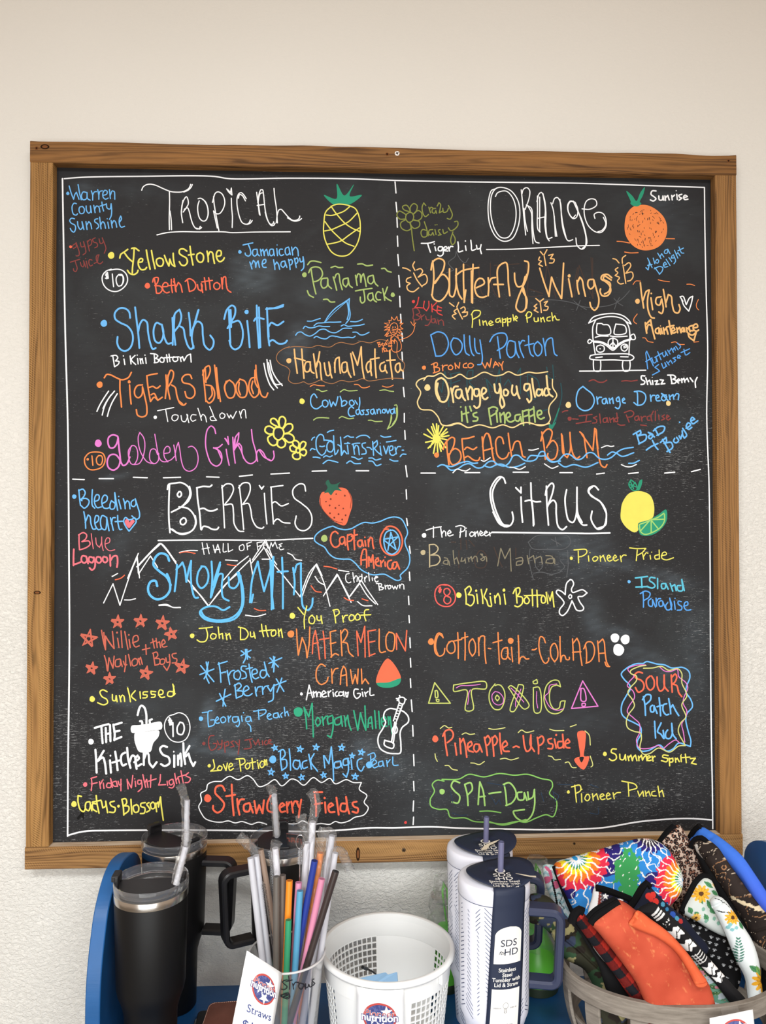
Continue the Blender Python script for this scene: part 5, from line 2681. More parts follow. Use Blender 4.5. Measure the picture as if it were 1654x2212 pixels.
# ================================================================== SETTING
SHELF_Z = -0.800; FLOOR_Z = -1.65; WALL_Y = 0.030; BOARD_Y = 0.0187
wall_m = mat('textured_wall_paint', (0.83, 0.80, 0.765), 0.85, spec=0.25)
t = NT(wall_m); co = t.coords()
n1 = t.noise(t.coords((1, 1, 1.5), (0, .5, 0)), 150, 4, 0.65, 0.35); n2 = t.noise(co, 420, 2, 0.6)
big = t.noise(co, 3.0, 2, 0.5)
rp = t.ramp(n1, [(0.40, g(0)), (0.62, g(1))])
hh = t.math('ADD', rp, t.math('MULTIPLY', n2, 0.5))
# the trowelled texture is smoother high on the wall
sep = t.new('SeparateXYZ', {0: co}); amp = t.new('MapRange', {0: (sep, 2), 1: 0.75, 2: -0.25, 3: 0.12, 4: 1.0})
h2 = t.math('MULTIPLY', hh, amp); t.bump(h2, 0.9, 0.0011)
t.base(t.mix(big, lin('#e2e0d9'), lin('#e9e7e1')))
w = MB().add([(-4, WALL_Y, FLOOR_Z), (4, WALL_Y, FLOOR_Z), (4, WALL_Y, 1.45), (-4, WALL_Y, 1.45)], [(0, 1, 2, 3)])
w.add([(-4, WALL_Y + .1, FLOOR_Z), (4, WALL_Y + .1, FLOOR_Z), (4, WALL_Y + .1, 1.45), (-4, WALL_Y + .1, 1.45)], [(3, 2, 1, 0)])
wo = w.build('wall_back', wall_m, smooth=False); wo['kind'] = 'structure'
floor_m = mat('floor_vinyl', '#8a8277', 0.5); t = NT(floor_m); co = t.coords(); t.base(t.ramp(t.noise(co, 6, 4), [(0.35, lin('#7d766b')), (0.65, lin('#989084'))]))
fo = MB().box(-4, 4, -4, WALL_Y, FLOOR_Z - .1, FLOOR_Z).build('floor', floor_m, smooth=False); fo['kind'] = 'structure'
ceil_m = mat('ceiling_tile', '#dcc6ad', 0.9)
ce = MB().box(-4, 4, -4, WALL_Y, 1.45, 1.5).build('ceiling', ceil_m, smooth=False); ce['kind'] = 'structure'

# ================================================================== CHALKBOARD
W2, H2 = 0.61, 0.6128
IL, IR, IT, IB = -W2 + 0.0379, W2 - 0.0381, H2 - 0.0368, -H2 + 0.0373

def wood(name, along, c0, c1, c2, seed, saw=0.0):
    mt = mat(name, c1, 0.62, spec=0.3); t = NT(mt)
    sc = {'x': (1, 16, 16), 'z': (16, 16, 1)}[along]
    tc = t.new('TexCoord')
    add = t.new('VectorMath', {0: (tc, 'Object'), 1: (seed * 1.7, seed * .9, seed * 2.3)}); 
    mp = t.new('Mapping', {'Vector': add, 'Scale': sc})
    warp = t.noise(mp, 2.2, 2, 0.5)
    mpx = t.new('VectorMath', {0: mp, 1: t.new('VectorMath', {0: (warp, 1), 1: (.8, .8, .8)}, operation='MULTIPLY')})
    ringn = t.new('TexWave', {'Vector': mpx, 'Scale': 3.3, 'Distortion': 3.0, 'Detail': 3.0, 'Detail Scale': 1.2}, wave_type='BANDS', bands_direction='Z' if along == 'x' else 'X')
    fine = t.noise(t.new('Mapping', {'Vector': add, 'Scale': tuple(a * b for a, b in zip(sc, (6, 14, 14) if along == 'x' else (14, 14, 6)))}), 3.0, 4, 0.7)
    big = t.noise(mp, 3.5, 3, 0.55)
    m1 = t.ramp(ringn, [(0.05, lin(c0)), (0.35, lin(c1)), (0.95, tuple((a + b) / 2 for a, b in zip(lin(c1), lin(c2))))])
    m2 = t.mix(t.ramp(fine, [(0.3, g(0.0)), (0.75, g(0.75))]), m1, lin(c0))
    m3 = t.mix(t.ramp(big, [(0.35, g(0)), (0.7, g(0.65))]), m2, lin(c2), 'MIX')
    last = m3
    h = t.math('ADD', fine, t.math('MULTIPLY', ringn, 0.5))
    if saw:
        sm = t.new('Mapping', {'Vector': add, 'Rotation': (0, 0.55 if along == 'x' else -0.6, 0)})
        sw = t.new('TexWave', {'Vector': sm, 'Scale': 95, 'Distortion': 2.5, 'Detail': 2.0, 'Detail Scale': 1.5}, wave_type='BANDS', bands_direction='X' if along == 'x' else 'Z')
        patch = t.ramp(t.noise(mp, 2.5, 2), [(0.45, g(0)), (0.6, g(saw))])
        last = t.mix(t.math('MULTIPLY', patch, t.ramp(sw, [(0.4, g(0)), (0.9, g(1))])), m3, lin(c2))
        h = t.math('ADD', h, t.math('MULTIPLY', t.math('MULTIPLY', patch, sw), 1.2))
    t.base(last); t.bump(h, 0.6, 0.0010)
    return mt
rail_t = wood('stained_pine_top', 'x', '#4d3219', '#7d5731', '#a5743f', 1)
rail_b = wood('stained_pine_bottom', 'x', '#5b3d20', '#8f673c', '#b58a55', 4, 0.6)
rail_l = wood('stained_pine_left', 'z', '#64451f', '#94693b', '#b98c52', 2, 0.8)
rail_r = wood('stained_pine_right', 'z', '#5c4023', '#8a6238', '#ab7d48', 3, 0.5)
pale_m = mat('lit_dusty_ledge_wood', '#cbb49a', 0.9, spec=0.1); t = NT(pale_m); co = t.coords((3, 40, 40))  # pale top face: chalk dust plus bright light from above put into the colour
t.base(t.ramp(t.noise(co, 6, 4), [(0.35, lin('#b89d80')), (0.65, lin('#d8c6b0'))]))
dark_m = mat('knot_dark', '#2c1b0e', 0.8, spec=0.1)
knot_m = mat('knot_core', '#7a4c2b', 0.7, spec=0.1)
screw_w = mat('white_screw_head', '#ece8e2', 0.35); screw_d = mat('dark_screw_head', '#5d4a35', 0.5, 0.6)

board = thing('chalkboard', 'large wood-framed chalkboard menu covered in colourful handwritten drink names', 'chalkboard', (0, 0, 0))
def rail(name, x0, x1, z0, z1, m_, wave=0.0, ledge=None, along='x', lbl=None):
    mb = MB(); N = 90; y0, y1 = 0.0, BOARD_Y + 0.004
    b = 0.0016
    for i in range(N + 1):
        s = i / N
        if along == 'x':
            x = x0 + (x1 - x0) * s
            wt = wave * (noise.noise(Vector((x * 6, 1.3, 2))) + 0.5 * noise.noise(Vector((x * 17, 5, 2)))) if 0 < i < N else 0
            ring = [(x, y0 + b, z0), (x, y0, z0 + b), (x, y0, z1 - b + wt), (x, y0 + b, z1 + wt), (x, y1, z1 + wt), (x, y1, z0)]
        else:
            z = z0 + (z1 - z0) * s
            ring = [(x0, y0 + b, z), (x0 + b, y0, z), (x1 - b, y0, z), (x1, y0 + b, z), (x1, y1, z), (x0, y1, z)]
        mb.v.extend(ring)
    for i in range(N):
        for k in range(6):
            k2 = (k + 1) % 6
            f = (i * 6 + k, i * 6 + k2, (i + 1) * 6 + k2, (i + 1) * 6 + k)
            if along == 'x': f = f[::-1]
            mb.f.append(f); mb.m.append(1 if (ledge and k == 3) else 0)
    mb.f.append(tuple(range(6))); mb.m.append(0); mb.f.append(tuple(reversed(range(N * 6, N * 6 + 6)))); mb.m.append(0)
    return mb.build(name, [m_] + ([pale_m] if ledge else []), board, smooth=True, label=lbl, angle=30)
top = rail('frame_rail', -W2, W2, IT, H2, rail_t, 0.0022, lbl='darker brown stained top rail')
bot = rail('frame_rail', -W2 - 0.001, W2 + 0.001, -H2, IB, rail_b, 0.0, ledge=True, lbl='bottom rail with a pale upper ledge, dust and bright light in its colour')
lft = rail('frame_rail', -W2, IL, IB + 0.0006, IT - 0.0004, rail_l, along='z', lbl='left upright rail with saw marks')
rgt = rail('frame_rail', IR, W2, IB + 0.0006, IT - 0.0004, rail_r, along='z', lbl='right upright rail')
# screws, screw holes and knots
def screw(u, v, par, m_, r=0.0035, cross=True, nm='screw'):
    p = at_y(u, v, 0.0)
    mb = MB(); n = 20
    mb.lathe([(r, 0.0), (r * .95, 0.0008), (0.0001, 0.0011)], n, 0)
    if cross:
        for a in (0.5, 0.5 + PI / 2):
            c, s = math.cos(a), math.sin(a); L, h = r * .6, r * .16
            mb.add([(c * L - s * h, s * L + c * h, .00125), (-c * L - s * h, -s * L + c * h, .00125), (-c * L + s * h, -s * L - c * h, .00125), (c * L + s * h, s * L - c * h, .00125)], [(0, 1, 2, 3)], 1)
    o = mb.build(nm, [m_, dark_m], par, smooth=True); o.location = p + np.array([0, 0.0002, 0]); o.rotation_euler = (PI / 2, 0, 0)
    return o
screw(857.5, 331.5, top, screw_w, 0.0042)
screw(872, 1836, bot, screw_d, 0.0036)
screw(1240, 1822, bot, screw_d, 0.0022)
for (u, v, par) in ((836, 333, top), (79, 320, top), (1573, 347.5, top)):
    p = at_y(u, v, 0.0); mb = MB(); mb.lathe([(0.0030, 0.0), (0.0026, 0.0004), (0.0017, 0.0002)], 16, 0); mb.disc(0.0018, 0.00015, 16, 1)
    o = mb.build('screw_hole', [knot_m, dark_m], par); o.location = p + np.array([0, -0.00005, 0]); o.rotation_euler = (PI / 2, 0, 0)
for (u, v, rx, rz, par) in ((773, 1845, .0035, .0115, bot), (80.5, 1280, .0060, .0030, lft), (97, 317, .0075, .0042, top)):
    p = at_y(u, v, 0.0); mb = MB(); mb.lathe([(1.0, 0.0), (0.8, 0.0004), (0.62, 0.0001)], 24, 0); mb.disc(0.62, 0.0002, 24, 1)
    o = mb.build('wood_knot', [dark_m, knot_m], par); o.location = p + np.array([0, -0.00005, 0]); o.rotation_euler = (PI / 2, 0, 0); o.scale = (rx, rz, 1)

board_m = mat('black_chalkboard_paint', '#202022', 0.62, spec=0.22); t = NT(board_m)
def board_nodes(t):
    """colour of the painted plywood: fine horizontal chalk streaks and wiped haze"""
    tc = t.new('TexCoord')
    st = t.new('Mapping', {'Vector': (tc, 'Object'), 'Scale': (70, 1, 760)})
    s1 = t.noise(st, 1.0, 3, 0.65)
    st2 = t.new('Mapping', {'Vector': (tc, 'Object'), 'Scale': (230, 1, 1000)})
    s2 = t.noise(st2, 1.0, 2, 0.6)
    area_ = t.noise(t.new('Mapping', {'Vector': (tc, 'Object'), 'Scale': (3.2, 1, 3.6)}), 1.0, 4, 0.6)
    sep = t.new('SeparateXYZ', {0: (tc, 'Object')})
    low = t.new('MapRange', {0: (sep, 2), 1: 0.55, 2: -0.35, 3: -0.13, 4: 0.02})
    thr = t.math('ADD', area_, low)
    dens = t.new('MapRange', {0: thr, 1: 0.32, 2: 0.72, 3: 0.0, 4: 0.14})
    k1 = t.math('ADD', s1, dens); k2 = t.math('ADD', s2, dens)
    r1 = t.ramp(k1, [(0.70, g(0)), (0.80, g(1))]); r2 = t.ramp(k2, [(0.74, g(0)), (0.82, g(1))])
    streak = t.math('MULTIPLY', t.math('MAXIMUM', r1, r2), 0.55)
    haze = t.ramp(t.noise(t.new('Mapping', {'Vector': (tc, 'Object'), 'Scale': (4.2, 1, 5.0), 'Location': (3, 0, 1)}), 1.0, 5, 0.62, 0.8), [(0.50, g(0)), (0.78, g(0.34))])
    basec = t.mix(haze, lin('#28282a'), lin('#4a5255'))
    grain = t.noise(st, 0.6, 4, 0.7)
    b2 = t.mix(t.ramp(grain, [(0.3, g(0.0)), (0.7, g(0.22))]), basec, lin('#1c1c1e'))
    at = t.new('Attribute', attribute_name='smudge'); sg = t.math('MULTIPLY', (NT.pick(t, at, 'Fac')), t.math('ADD', 0.45, t.noise(st, 0.35, 4, 0.7)))
    b2 = t.mix(t.math('MULTIPLY', sg, 0.62), b2, lin('#8798a4'))
    col = t.mix(streak, b2, lin('#c2c4c5'))
    return col, s1, area_
col, s1, _ = board_nodes(t); t.base(col); t.bump(s1, 0.25, 0.0004)
# writing surface as a fine grid carrying the wiped chalk residue as a colour attribute
def smudge(u, v):
    val = np.zeros_like(u)
    def el(cu, cv, ru, rv, a, pw=2.0, ang=0.0):
        c, s_ = math.cos(ang), math.sin(ang); x = ((u - cu) * c + (v - cv) * s_) / ru; y = (-(u - cu) * s_ + (v - cv) * c) / rv
        return a * np.exp(-np.power(np.abs(x), pw * 2) - np.power(np.abs(y), pw * 2))
    for q in ((548, 590, 48, 42, .16, 2.5, 0), (640, 745, 24, 46, .22, 1.2, .3), (770, 985, 120, 60, .05, 1, 0), (1260, 1205, 62, 55, .13, 1.6, 0), (1200, 1175, 60, 30, .12, 1, 0), (1330, 1215, 40, 14, .18, 1, .2), (1440, 1250, 60, 16, .20, 1, .25),
              (1280, 1340, 22, 60, .12, 1.2, -.2), (1335, 1365, 40, 10, .20, 1, .3), (1390, 1420, 70, 22, .16, 1, .4), (1500, 1400, 30, 120, .10, 1.2, 0), (1420, 1470, 50, 30, .08, 1, 0), (1075, 1010, 90, 16, .14, 1, -.2), (1040, 1100, 60, 60, .07, 1, 0),
              (450, 1545, 14, 34, .28, 1.6, .1), (520, 1560, 50, 9, .18, 1, -.1), (490, 1625, 60, 7, .26, 1.2, .1), (470, 1600, 60, 46, .08, 1.2, 0), (790, 1620, 34, 30, .20, 1.6, .4), (850, 1660, 40, 26, .10, 1, -.5), (260, 1515, 60, 10, .14, 1, .2),
              (400, 1618, 34, 9, .22, 1, -.7), (250, 1030, 26, 6, .20, 1, -.2), (250, 1190, 20, 60, .08, 1, .5), (1430, 480, 60, 60, .08, 1, 0), (750, 420, 50, 30, .06, 1, 0), (300, 410, 120, 16, .05, 1, 0), (1420, 430, 50, 16, .08, 1, 0), (185, 405, 26, 14, .14, 1, .2),
              (1180, 1550, 260, 40, .06, 1, .05), (1000, 1720, 110, 80, .07, 1, 0), (720, 1330, 60, 30, .07, 1, 0), (600, 1420, 120, 40, .06, 1, 0), (1070, 870, 150, 60, .05, 1.4, 0), (680, 640, 40, 18, .10, 1, 0)):
        val += el(*q)
    return val
NX, NZ = 330, 330
xs_ = np.linspace(-W2 + .008, W2 - .008, NX); zs_ = np.linspace(-H2 + .008, H2 - .008, NZ); GX, GZ = np.meshgrid(xs_, zs_); GX = GX.ravel(); GZ = GZ.ravel()
P3 = np.stack([GX, np.full_like(GX, BOARD_Y), GZ], 1) - CAM; dz_ = P3 @ FWD; UU = 827 + F_PX * (P3 @ RGT) / dz_; VV = 1106 - F_PX * (P3 @ UPV) / dz_
sm_ = smudge(UU, VV) * (0.55 + 0.9 * (0.5 + 0.5 * np.sin(UU * .11 + np.sin(VV * .07) * 3) * np.sin(VV * .23 + UU * .02)))
mb = MB(); mb.v = [(float(a), BOARD_Y, float(b)) for a, b in zip(GX, GZ)]
mb.f = [(j * NX + i, j * NX + i + 1, (j + 1) * NX + i + 1, (j + 1) * NX + i) for j in range(NZ - 1) for i in range(NX - 1)]; mb.m = [0] * len(mb.f)
nb_ = len(mb.v); ed = [0, NX - 1, NX * NZ - 1, NX * (NZ - 1)]
mb.v += [(mb.v[i][0], BOARD_Y + .006, mb.v[i][2]) for i in ed]
mb.f += [(nb_ + 3, nb_ + 2, nb_ + 1, nb_)] + [(ed[k], nb_ + k, nb_ + (k + 1) % 4, ed[(k + 1) % 4]) for k in range(4)]; mb.m += [0] * 5
bp_ = mb.build('board_panel', board_m, board, smooth=False, label='black painted plywood writing surface')
at_ = bp_.data.attributes.new('smudge', 'FLOAT', 'POINT'); vals = np.zeros(len(bp_.data.vertices), np.float32); vals[:len(sm_)] = sm_; at_.data.foreach_set('value', vals)
# paint spots lapping onto the right reveal
for (u0, v0, w_, h_) in ((1542, 1252, 5, 9), (1543, 780, 6, 16)):
    pass

PAL = {'white': ('#fafcff', .97), 'blue': ('#70bbf8', .97), 'blue2': ('#5aa3ee', .97), 'blue3': ('#66bdf6', .97), 'faded': ('#a04a46', .72), 'coral': ('#f86f52', .97),
       'coral2': ('#f0615a', .96), 'orangered': ('#f4704f', .95), 'orange': ('#f48d4f', .96), 'darkorange': ('#8a4a26', .8), 'peach': ('#f4c07c', .95), 'cream': ('#f3d595', .96),
       'yellow': ('#ece468', .96), 'yellow2': ('#d9da86', .92), 'lime': ('#b2cb78', .85), 'lime2': ('#8ccb67', .9), 'lime3': ('#ccd673', .9), 'limebright': ('#a8d878', .92),
       'green': ('#2f9a78', .96), 'greendark': ('#2c6350', .93), 'teal': ('#2f8f78', .8), 'tealbright': ('#35a67f', .96), 'ghostteal': ('#2c6068', .62), 'ghostgrey': ('#74787c', .5),
       'ghostbrown': ('#5c483d', .45), 'ghostblue': ('#35506c', .5), 'olive': ('#8f9648', .85), 'pink': ('#e37fd0', .96), 'pink2': ('#f07a86', .92), 'red': ('#e24b48', .9),
       'brown': ('#b07a50', .85), 'brownred': ('#7b3a2a', .85), 'salmon': ('#e0745f', .78), 'beige': ('#c9ba94', .85), 'beigefade': ('#9d957c', .68), 'turq': ('#62c6e2', .93),
       'black': ('#101010', 1.0), 'board': ('#222124', 1.0)}
CH = {}
def chalk(cn):
    if cn in CH: return CH[cn]
    c, a = PAL[cn]; mt = mat('chalk_marker_' + cn, c, 0.75, spec=0.2); t = NT(mt)
    tc = t.new('TexCoord')
    fine = t.noise((tc, 'Object') and t.new('Mapping', {'Vector': (tc, 'Object'), 'Scale': (300, 1, 600)}), 1.0, 3, 0.7)
    med = t.noise(t.new('Mapping', {'Vector': (tc, 'Object'), 'Scale': (45, 1, 45)}), 1.0, 2, 0.6)
    s = t.math('ADD', t.math('MULTIPLY', fine, 0.6), t.math('MULTIPLY', med, 0.4))
    lo = 0.30 + (1 - a) * 0.42
    cov = t.ramp(s, [(max(lo - 0.10, 0), g(min(a, 0.55 if a < 0.9 else 0.72))), (lo + 0.08, g(a))])
    tone = t.mix(t.ramp(med, [(0.3, g(0)), (0.75, g(0.28))]), lin(c), tuple(0.72 * x for x in lin(c)[:3]) + (1,))
    t.base(t.mix(cov, lin('#222124'), tone))
    CH[cn] = mt; return mt

def parse_trace():
    ox = oy = 0.0; k = 1.0; part = None; cur = []; npart = 0; colr = None; wd = 3.0
    rnd = random.Random(3)
    def pos(p): q = at_y(p[0], p[1], BOARD_Y); return (q[0], q[2])
    def emit(name, polys, Y, label):
        """union of the flat stroke pieces: one clean planar mesh without overlaps"""
        V = []; Fc = []; cols = []; names = []
        for P, c in polys:
            if c not in names: names.append(c)
            for i in range(1, len(P) - 1):
                t3 = [P[0], P[i], P[i + 1]]
                ar = (t3[1][0] - t3[0][0]) * (t3[2][1] - t3[0][1]) - (t3[2][0] - t3[0][0]) * (t3[1][1] - t3[0][1])
                if abs(ar) < 1e-11: continue
                if ar < 0: t3.reverse()
                b = len(V); V += [Vector(q) for q in t3]; Fc.append([b, b + 1, b + 2]); cols.append(names.index(c))
        if not Fc: return
        r = delaunay_2d_cdt(V, [], Fc, 1, 2e-6)
        mb = MB()
        mb.v = [(p[0], Y, p[1]) for p in r[0]]
        def inside(p, T3):
            for i in range(3):
                a, b = T3[i], T3[(i + 1) % 3]
                if (b[0] - a[0]) * (p[1] - a[1]) - (b[1] - a[1]) * (p[0] - a[0]) < -1e-10: return False
            return True
        for f, og in zip(r[2], r[5]):
            q = [r[0][i] for i in f]; cx_, cy_ = sum(p[0] for p in q) / len(q), sum(p[1] for p in q) / len(q)
            for oi in sorted(og, reverse=True):
                if inside((cx_, cy_), [V[j] for j in Fc[oi]]):
                    mb.f.append(tuple(f)); mb.m.append(cols[oi]); break
        ob = mb.build(name, [chalk(q) for q in names], board, smooth=False, label=label)
        if label and any(q in label for q in ('dashes', 'squiggles', 'traces', 'slash', 'doodles', 'wave lines')): ob['kind'] = 'stuff'
    def flush():
        nonlocal npart
        if part is None or not cur: return
        npart += 1; Y = BOARD_Y - 0.00010 - 0.0000035 * npart; low_ = part.lower()
        if 'dashed dividers' in low_:
            for P in cur: emit('chalk_dash', P, Y, None)
            return
        nm = 'chalk_lettering' if ('lettering' in low_ or 'price' in low_) else ('chalk_line' if 'border line' in low_ else 'chalk_drawing')
        emit(nm, [q for g_ in cur for q in g_], Y, part)
    def pts(nums): return [np.array((ox + nums[i] * k, oy + nums[i + 1] * k)) for i in range(0, len(nums) - 1, 2)]
    def put(P, w_, c):
        cut = [0]; grp = []
        for i in range(1, len(P) - 1):
            a = P[i] - P[i - 1]; b = P[i + 1] - P[i]
            if np.dot(a, b) < -0.25 * np.linalg.norm(a) * np.linalg.norm(b): cut.append(i)
        cut.append(len(P) - 1)
        for ca, cb in zip(cut, cut[1:]):
            S = P[ca:cb + 1]; S = smooth_path(S, step=2.2) if len(S) > 2 else S
            V, Fc = ribbon([pos(p) for p in S], w_ * 0.000770)
            for f in Fc: grp.append(([tuple(V[i]) for i in f], c))
        cur.append(grp)
    for ln in TRACE.strip().splitlines():
        h = ln[0]
        if h == '@':
            a, b, c = map(float, ln[1:].split()); ox, oy, k = a, b, c / 1654.0
        elif h == 'P':
            flush(); part = ln[2:].strip(); cur = []
        elif h == 'S':
            _, colr, wd = ln.split(); wd = float(wd)
        elif h == 'F':
            sp = ln.split(); P = [pos(p) for p in smooth_path(pts(list(map(float, sp[2:]))), closed=True, step=3.0)]
            r = delaunay_2d_cdt([Vector(p) for p in P], [], [list(range(len(P)))], 1, 1e-7)
            cur.append([([tuple(r[0][i]) for i in f], sp[1]) for f in r[2]])
        elif h == 'D':
            x, y, r = map(float, ln[1:].split()); c = pts([x, y])[0]; r *= k * 0.0008; ph = rnd.random() * 6; q = pos(c)
            cur.append([([(q[0] + r * (1 + .06 * math.sin(3 * a + ph)) * math.cos(a), q[1] + r * (1.08 + .05 * math.cos(2 * a + ph)) * math.sin(a)) for a in [2 * PI * i / 18 for i in range(18)]], colr)])
        elif h == 'G':
            x, y, r = map(float, ln[1:].split()); off = rnd.random() * .5 - .25; P = []
            for j in range(6):
                a = -PI / 2 + off + j * 4 * PI / 5
                P.append((x + r * math.cos(a) * (1 + rnd.uniform(-.08, .08)), y + r * math.sin(a) * (1 + rnd.uniform(-.08, .08))))
            for e in ((0, 0), (5, -4), (-4, 5), (2, -8)) if wd < 2.2 else ((0, 0),):
                for j in range(5):
                    put([np.array((ox + (P[q][0] + e[0]) * k, oy + (P[q][1] + e[1]) * k)) for q in (j, j + 1)], wd * .8, colr)
        else:
            put(pts(list(map(float, ln.split()))), wd, colr)
    flush()
parse_trace()
# ================================================================== SHELF UNIT
def blue_paint(name, c0='#1f5f9c', c1='#17497c'):
    mt = mat(name, c0, 0.42, spec=0.45); t = NT(mt); co = t.coords((1, 1, 1))
    n = t.noise(co, 9, 4, 0.6); t.base(t.ramp(n, [(0.3, lin(c1)), (0.7, lin(c0))]))
    br = t.noise(t.coords((14, 160, 160)), 2.0, 3, 0.6); t.bump(br, 0.25, 0.0006); return mt
blue_m = blue_paint('blue_painted_wood', '#1d5a96', '#174b7d')
XL = -0.0709 - 0.337; XR = -0.0709 + 0.6365
SC = bpy.data.objects
shelf = thing('shelf_unit', 'blue painted wooden shelf unit with rounded side panels below the chalkboard', 'shelf unit', (0.08, -0.15, FLOOR_Z))
def rel(par, o):
    o.parent = par; o.matrix_parent_inverse = Matrix.Translation(par.location).inverted(); return o
_t1 = at_z(327, 1896, SHELF_Z + 0.268)
XL = _t1[0] - 0.059
_in = [at_x(u, v, XL) for u, v in ((216, 2163), (220, 2090), (227, 2021), (233, 1975), (241, 1935), (252, 1893), (264, 1864), (277, 1848), (290, 1841), (299, 1846), (304.5, 1862), (306, 1885))]
_pr = [(p[1], p[2]) for p in _in]
_lo, _hi = 0.3, 0.9
for _ in range(40):
    XR = (_lo + _hi) / 2; q = at_x(1608, 1859, XR)
    if q[1] > _pr[10][0]: _hi = XR
    else: _lo = XR
prof_side = [(_pr[0][0], FLOOR_Z), (_pr[0][0], -0.76)] + _pr + [(_pr[-1][0] + .012, -0.66), (-0.04, -0.72), (0.026, -0.76), (0.026, FLOOR_Z)]
print('SIDE', XL, XR, _pr)
def side_panel(x0, x1, lbl):
    P = [(prof_side[0][0], FLOOR_Z)] + [tuple(p) for p in smooth_path(prof_side[1:-1], n=5)] + [(0.026, FLOOR_Z)]
    n = len(P); mb = MB()
    mb.add([(x0, p[0], p[1]) for p in P] + [(x1, p[0], p[1]) for p in P],
           [tuple(range(n)), tuple(reversed(range(n, 2 * n)))] + [(i, n + i, n + (i + 1) % n, (i + 1) % n) for i in range(n)])
    o = rel(shelf, mb.build('side_panel', blue_m, None, smooth=True, angle=50)); bevel(o, 0.0015); 
    bm = bmesh.new(); bm.from_mesh(o.data); bmesh.ops.recalc_face_normals(bm, faces=bm.faces); bm.to_mesh(o.data); bm.free()
    return o
side_panel(XL - 0.020, XL, '')
side_panel(XR, XR + 0.020, '')
rel(shelf, bevel(MB().box(XL, XR, -0.385, -0.020, SHELF_Z - 0.02, SHELF_Z).build('shelf_board', blue_m, None, smooth=False), 0.0015))
rel(shelf, bevel(MB().box(XL, XR, -0.30, 0.026, -1.25, -1.23).build('shelf_board', blue_m, None, smooth=False), 0.0015))
rel(shelf, MB().box(XL, XR, -0.36, -0.342, SHELF_Z - 0.09, SHELF_Z - 0.02).build('apron_board', blue_m, None, smooth=False))

# ================================================================== shared materials
black_m = mat('matte_black_coating', '#0c0c0d', 0.5, spec=0.28)
blackp_m = mat('black_plastic', '#17171a', 0.38, spec=0.5)
steel_m = mat('brushed_steel', '#c9c5bf', 0.22, 1.0)
t = NT(steel_m); t.bump(t.noise(t.coords((1, 1, 260)), 3, 2), 0.2, 0.0003)
clear_m = thin_plastic('clear_lid_plastic', (0.95, 0.955, 0.96), 0.26, 0.04, 0.07, '#e8ecf4')
clear2_m = thin_plastic('clear_cup_plastic', (0.95, 0.95, 0.95), 0.22, 0.06, 0.05, '#e6e4e2')
film_m = thin_plastic('crinkled_wrap_film', (0.97, 0.97, 0.97), 0.22, 0.10, 0.06, '#ffffff')
t = NT.__new__(NT); t.t = film_m.node_tree; t.n = t.t.nodes; t.l = t.t.links
def straw_mat(name, col, alpha=1.0, rough=.35):
    if alpha >= 1: return mat(name, col, rough, spec=.5)
    mt = bpy.data.materials.new(name); mt.use_nodes = True; tt = mt.node_tree; nn = tt.nodes; b = nn['Principled BSDF']; out = nn['Material Output']
    b.inputs['Base Color'].default_value = lin(col); b.inputs['Roughness'].default_value = rough
    tr = nn.new('ShaderNodeBsdfTransparent'); c = lin(col); tr.inputs[0].default_value = (min(1, c[0] * .5 + .5), min(1, c[1] * .5 + .5), min(1, c[2] * .5 + .5), 1)
    mx = nn.new('ShaderNodeMixShader'); mx.inputs[0].default_value = alpha
    tt.links.new(tr.outputs[0], mx.inputs[1]); tt.links.new(b.outputs[0], mx.inputs[2]); tt.links.new(mx.outputs[0], out.inputs[0]); return mt
def px_pos(u, v, Z): return at_z(u, v, Z)

def handle_path(r_in, out, z_top, z_bot, corner=0.012):
    """D handle from the body out along +x and back"""
    P = []
    def arc(cx_, cz_, a0, a1, k=6):
        for i in range(k + 1):
            a = a0 + (a1 - a0) * i / k; P.append((cx_ + corner * math.cos(a), 0, cz_ + corner * math.sin(a)))
    P.append((r_in, 0, z_top)); arc(out - corner, z_top - corner, PI / 2, 0); arc(out - corner - 0.004, z_bot + corner, 0, -PI / 2); P.append((r_in, 0, z_bot))
    return P

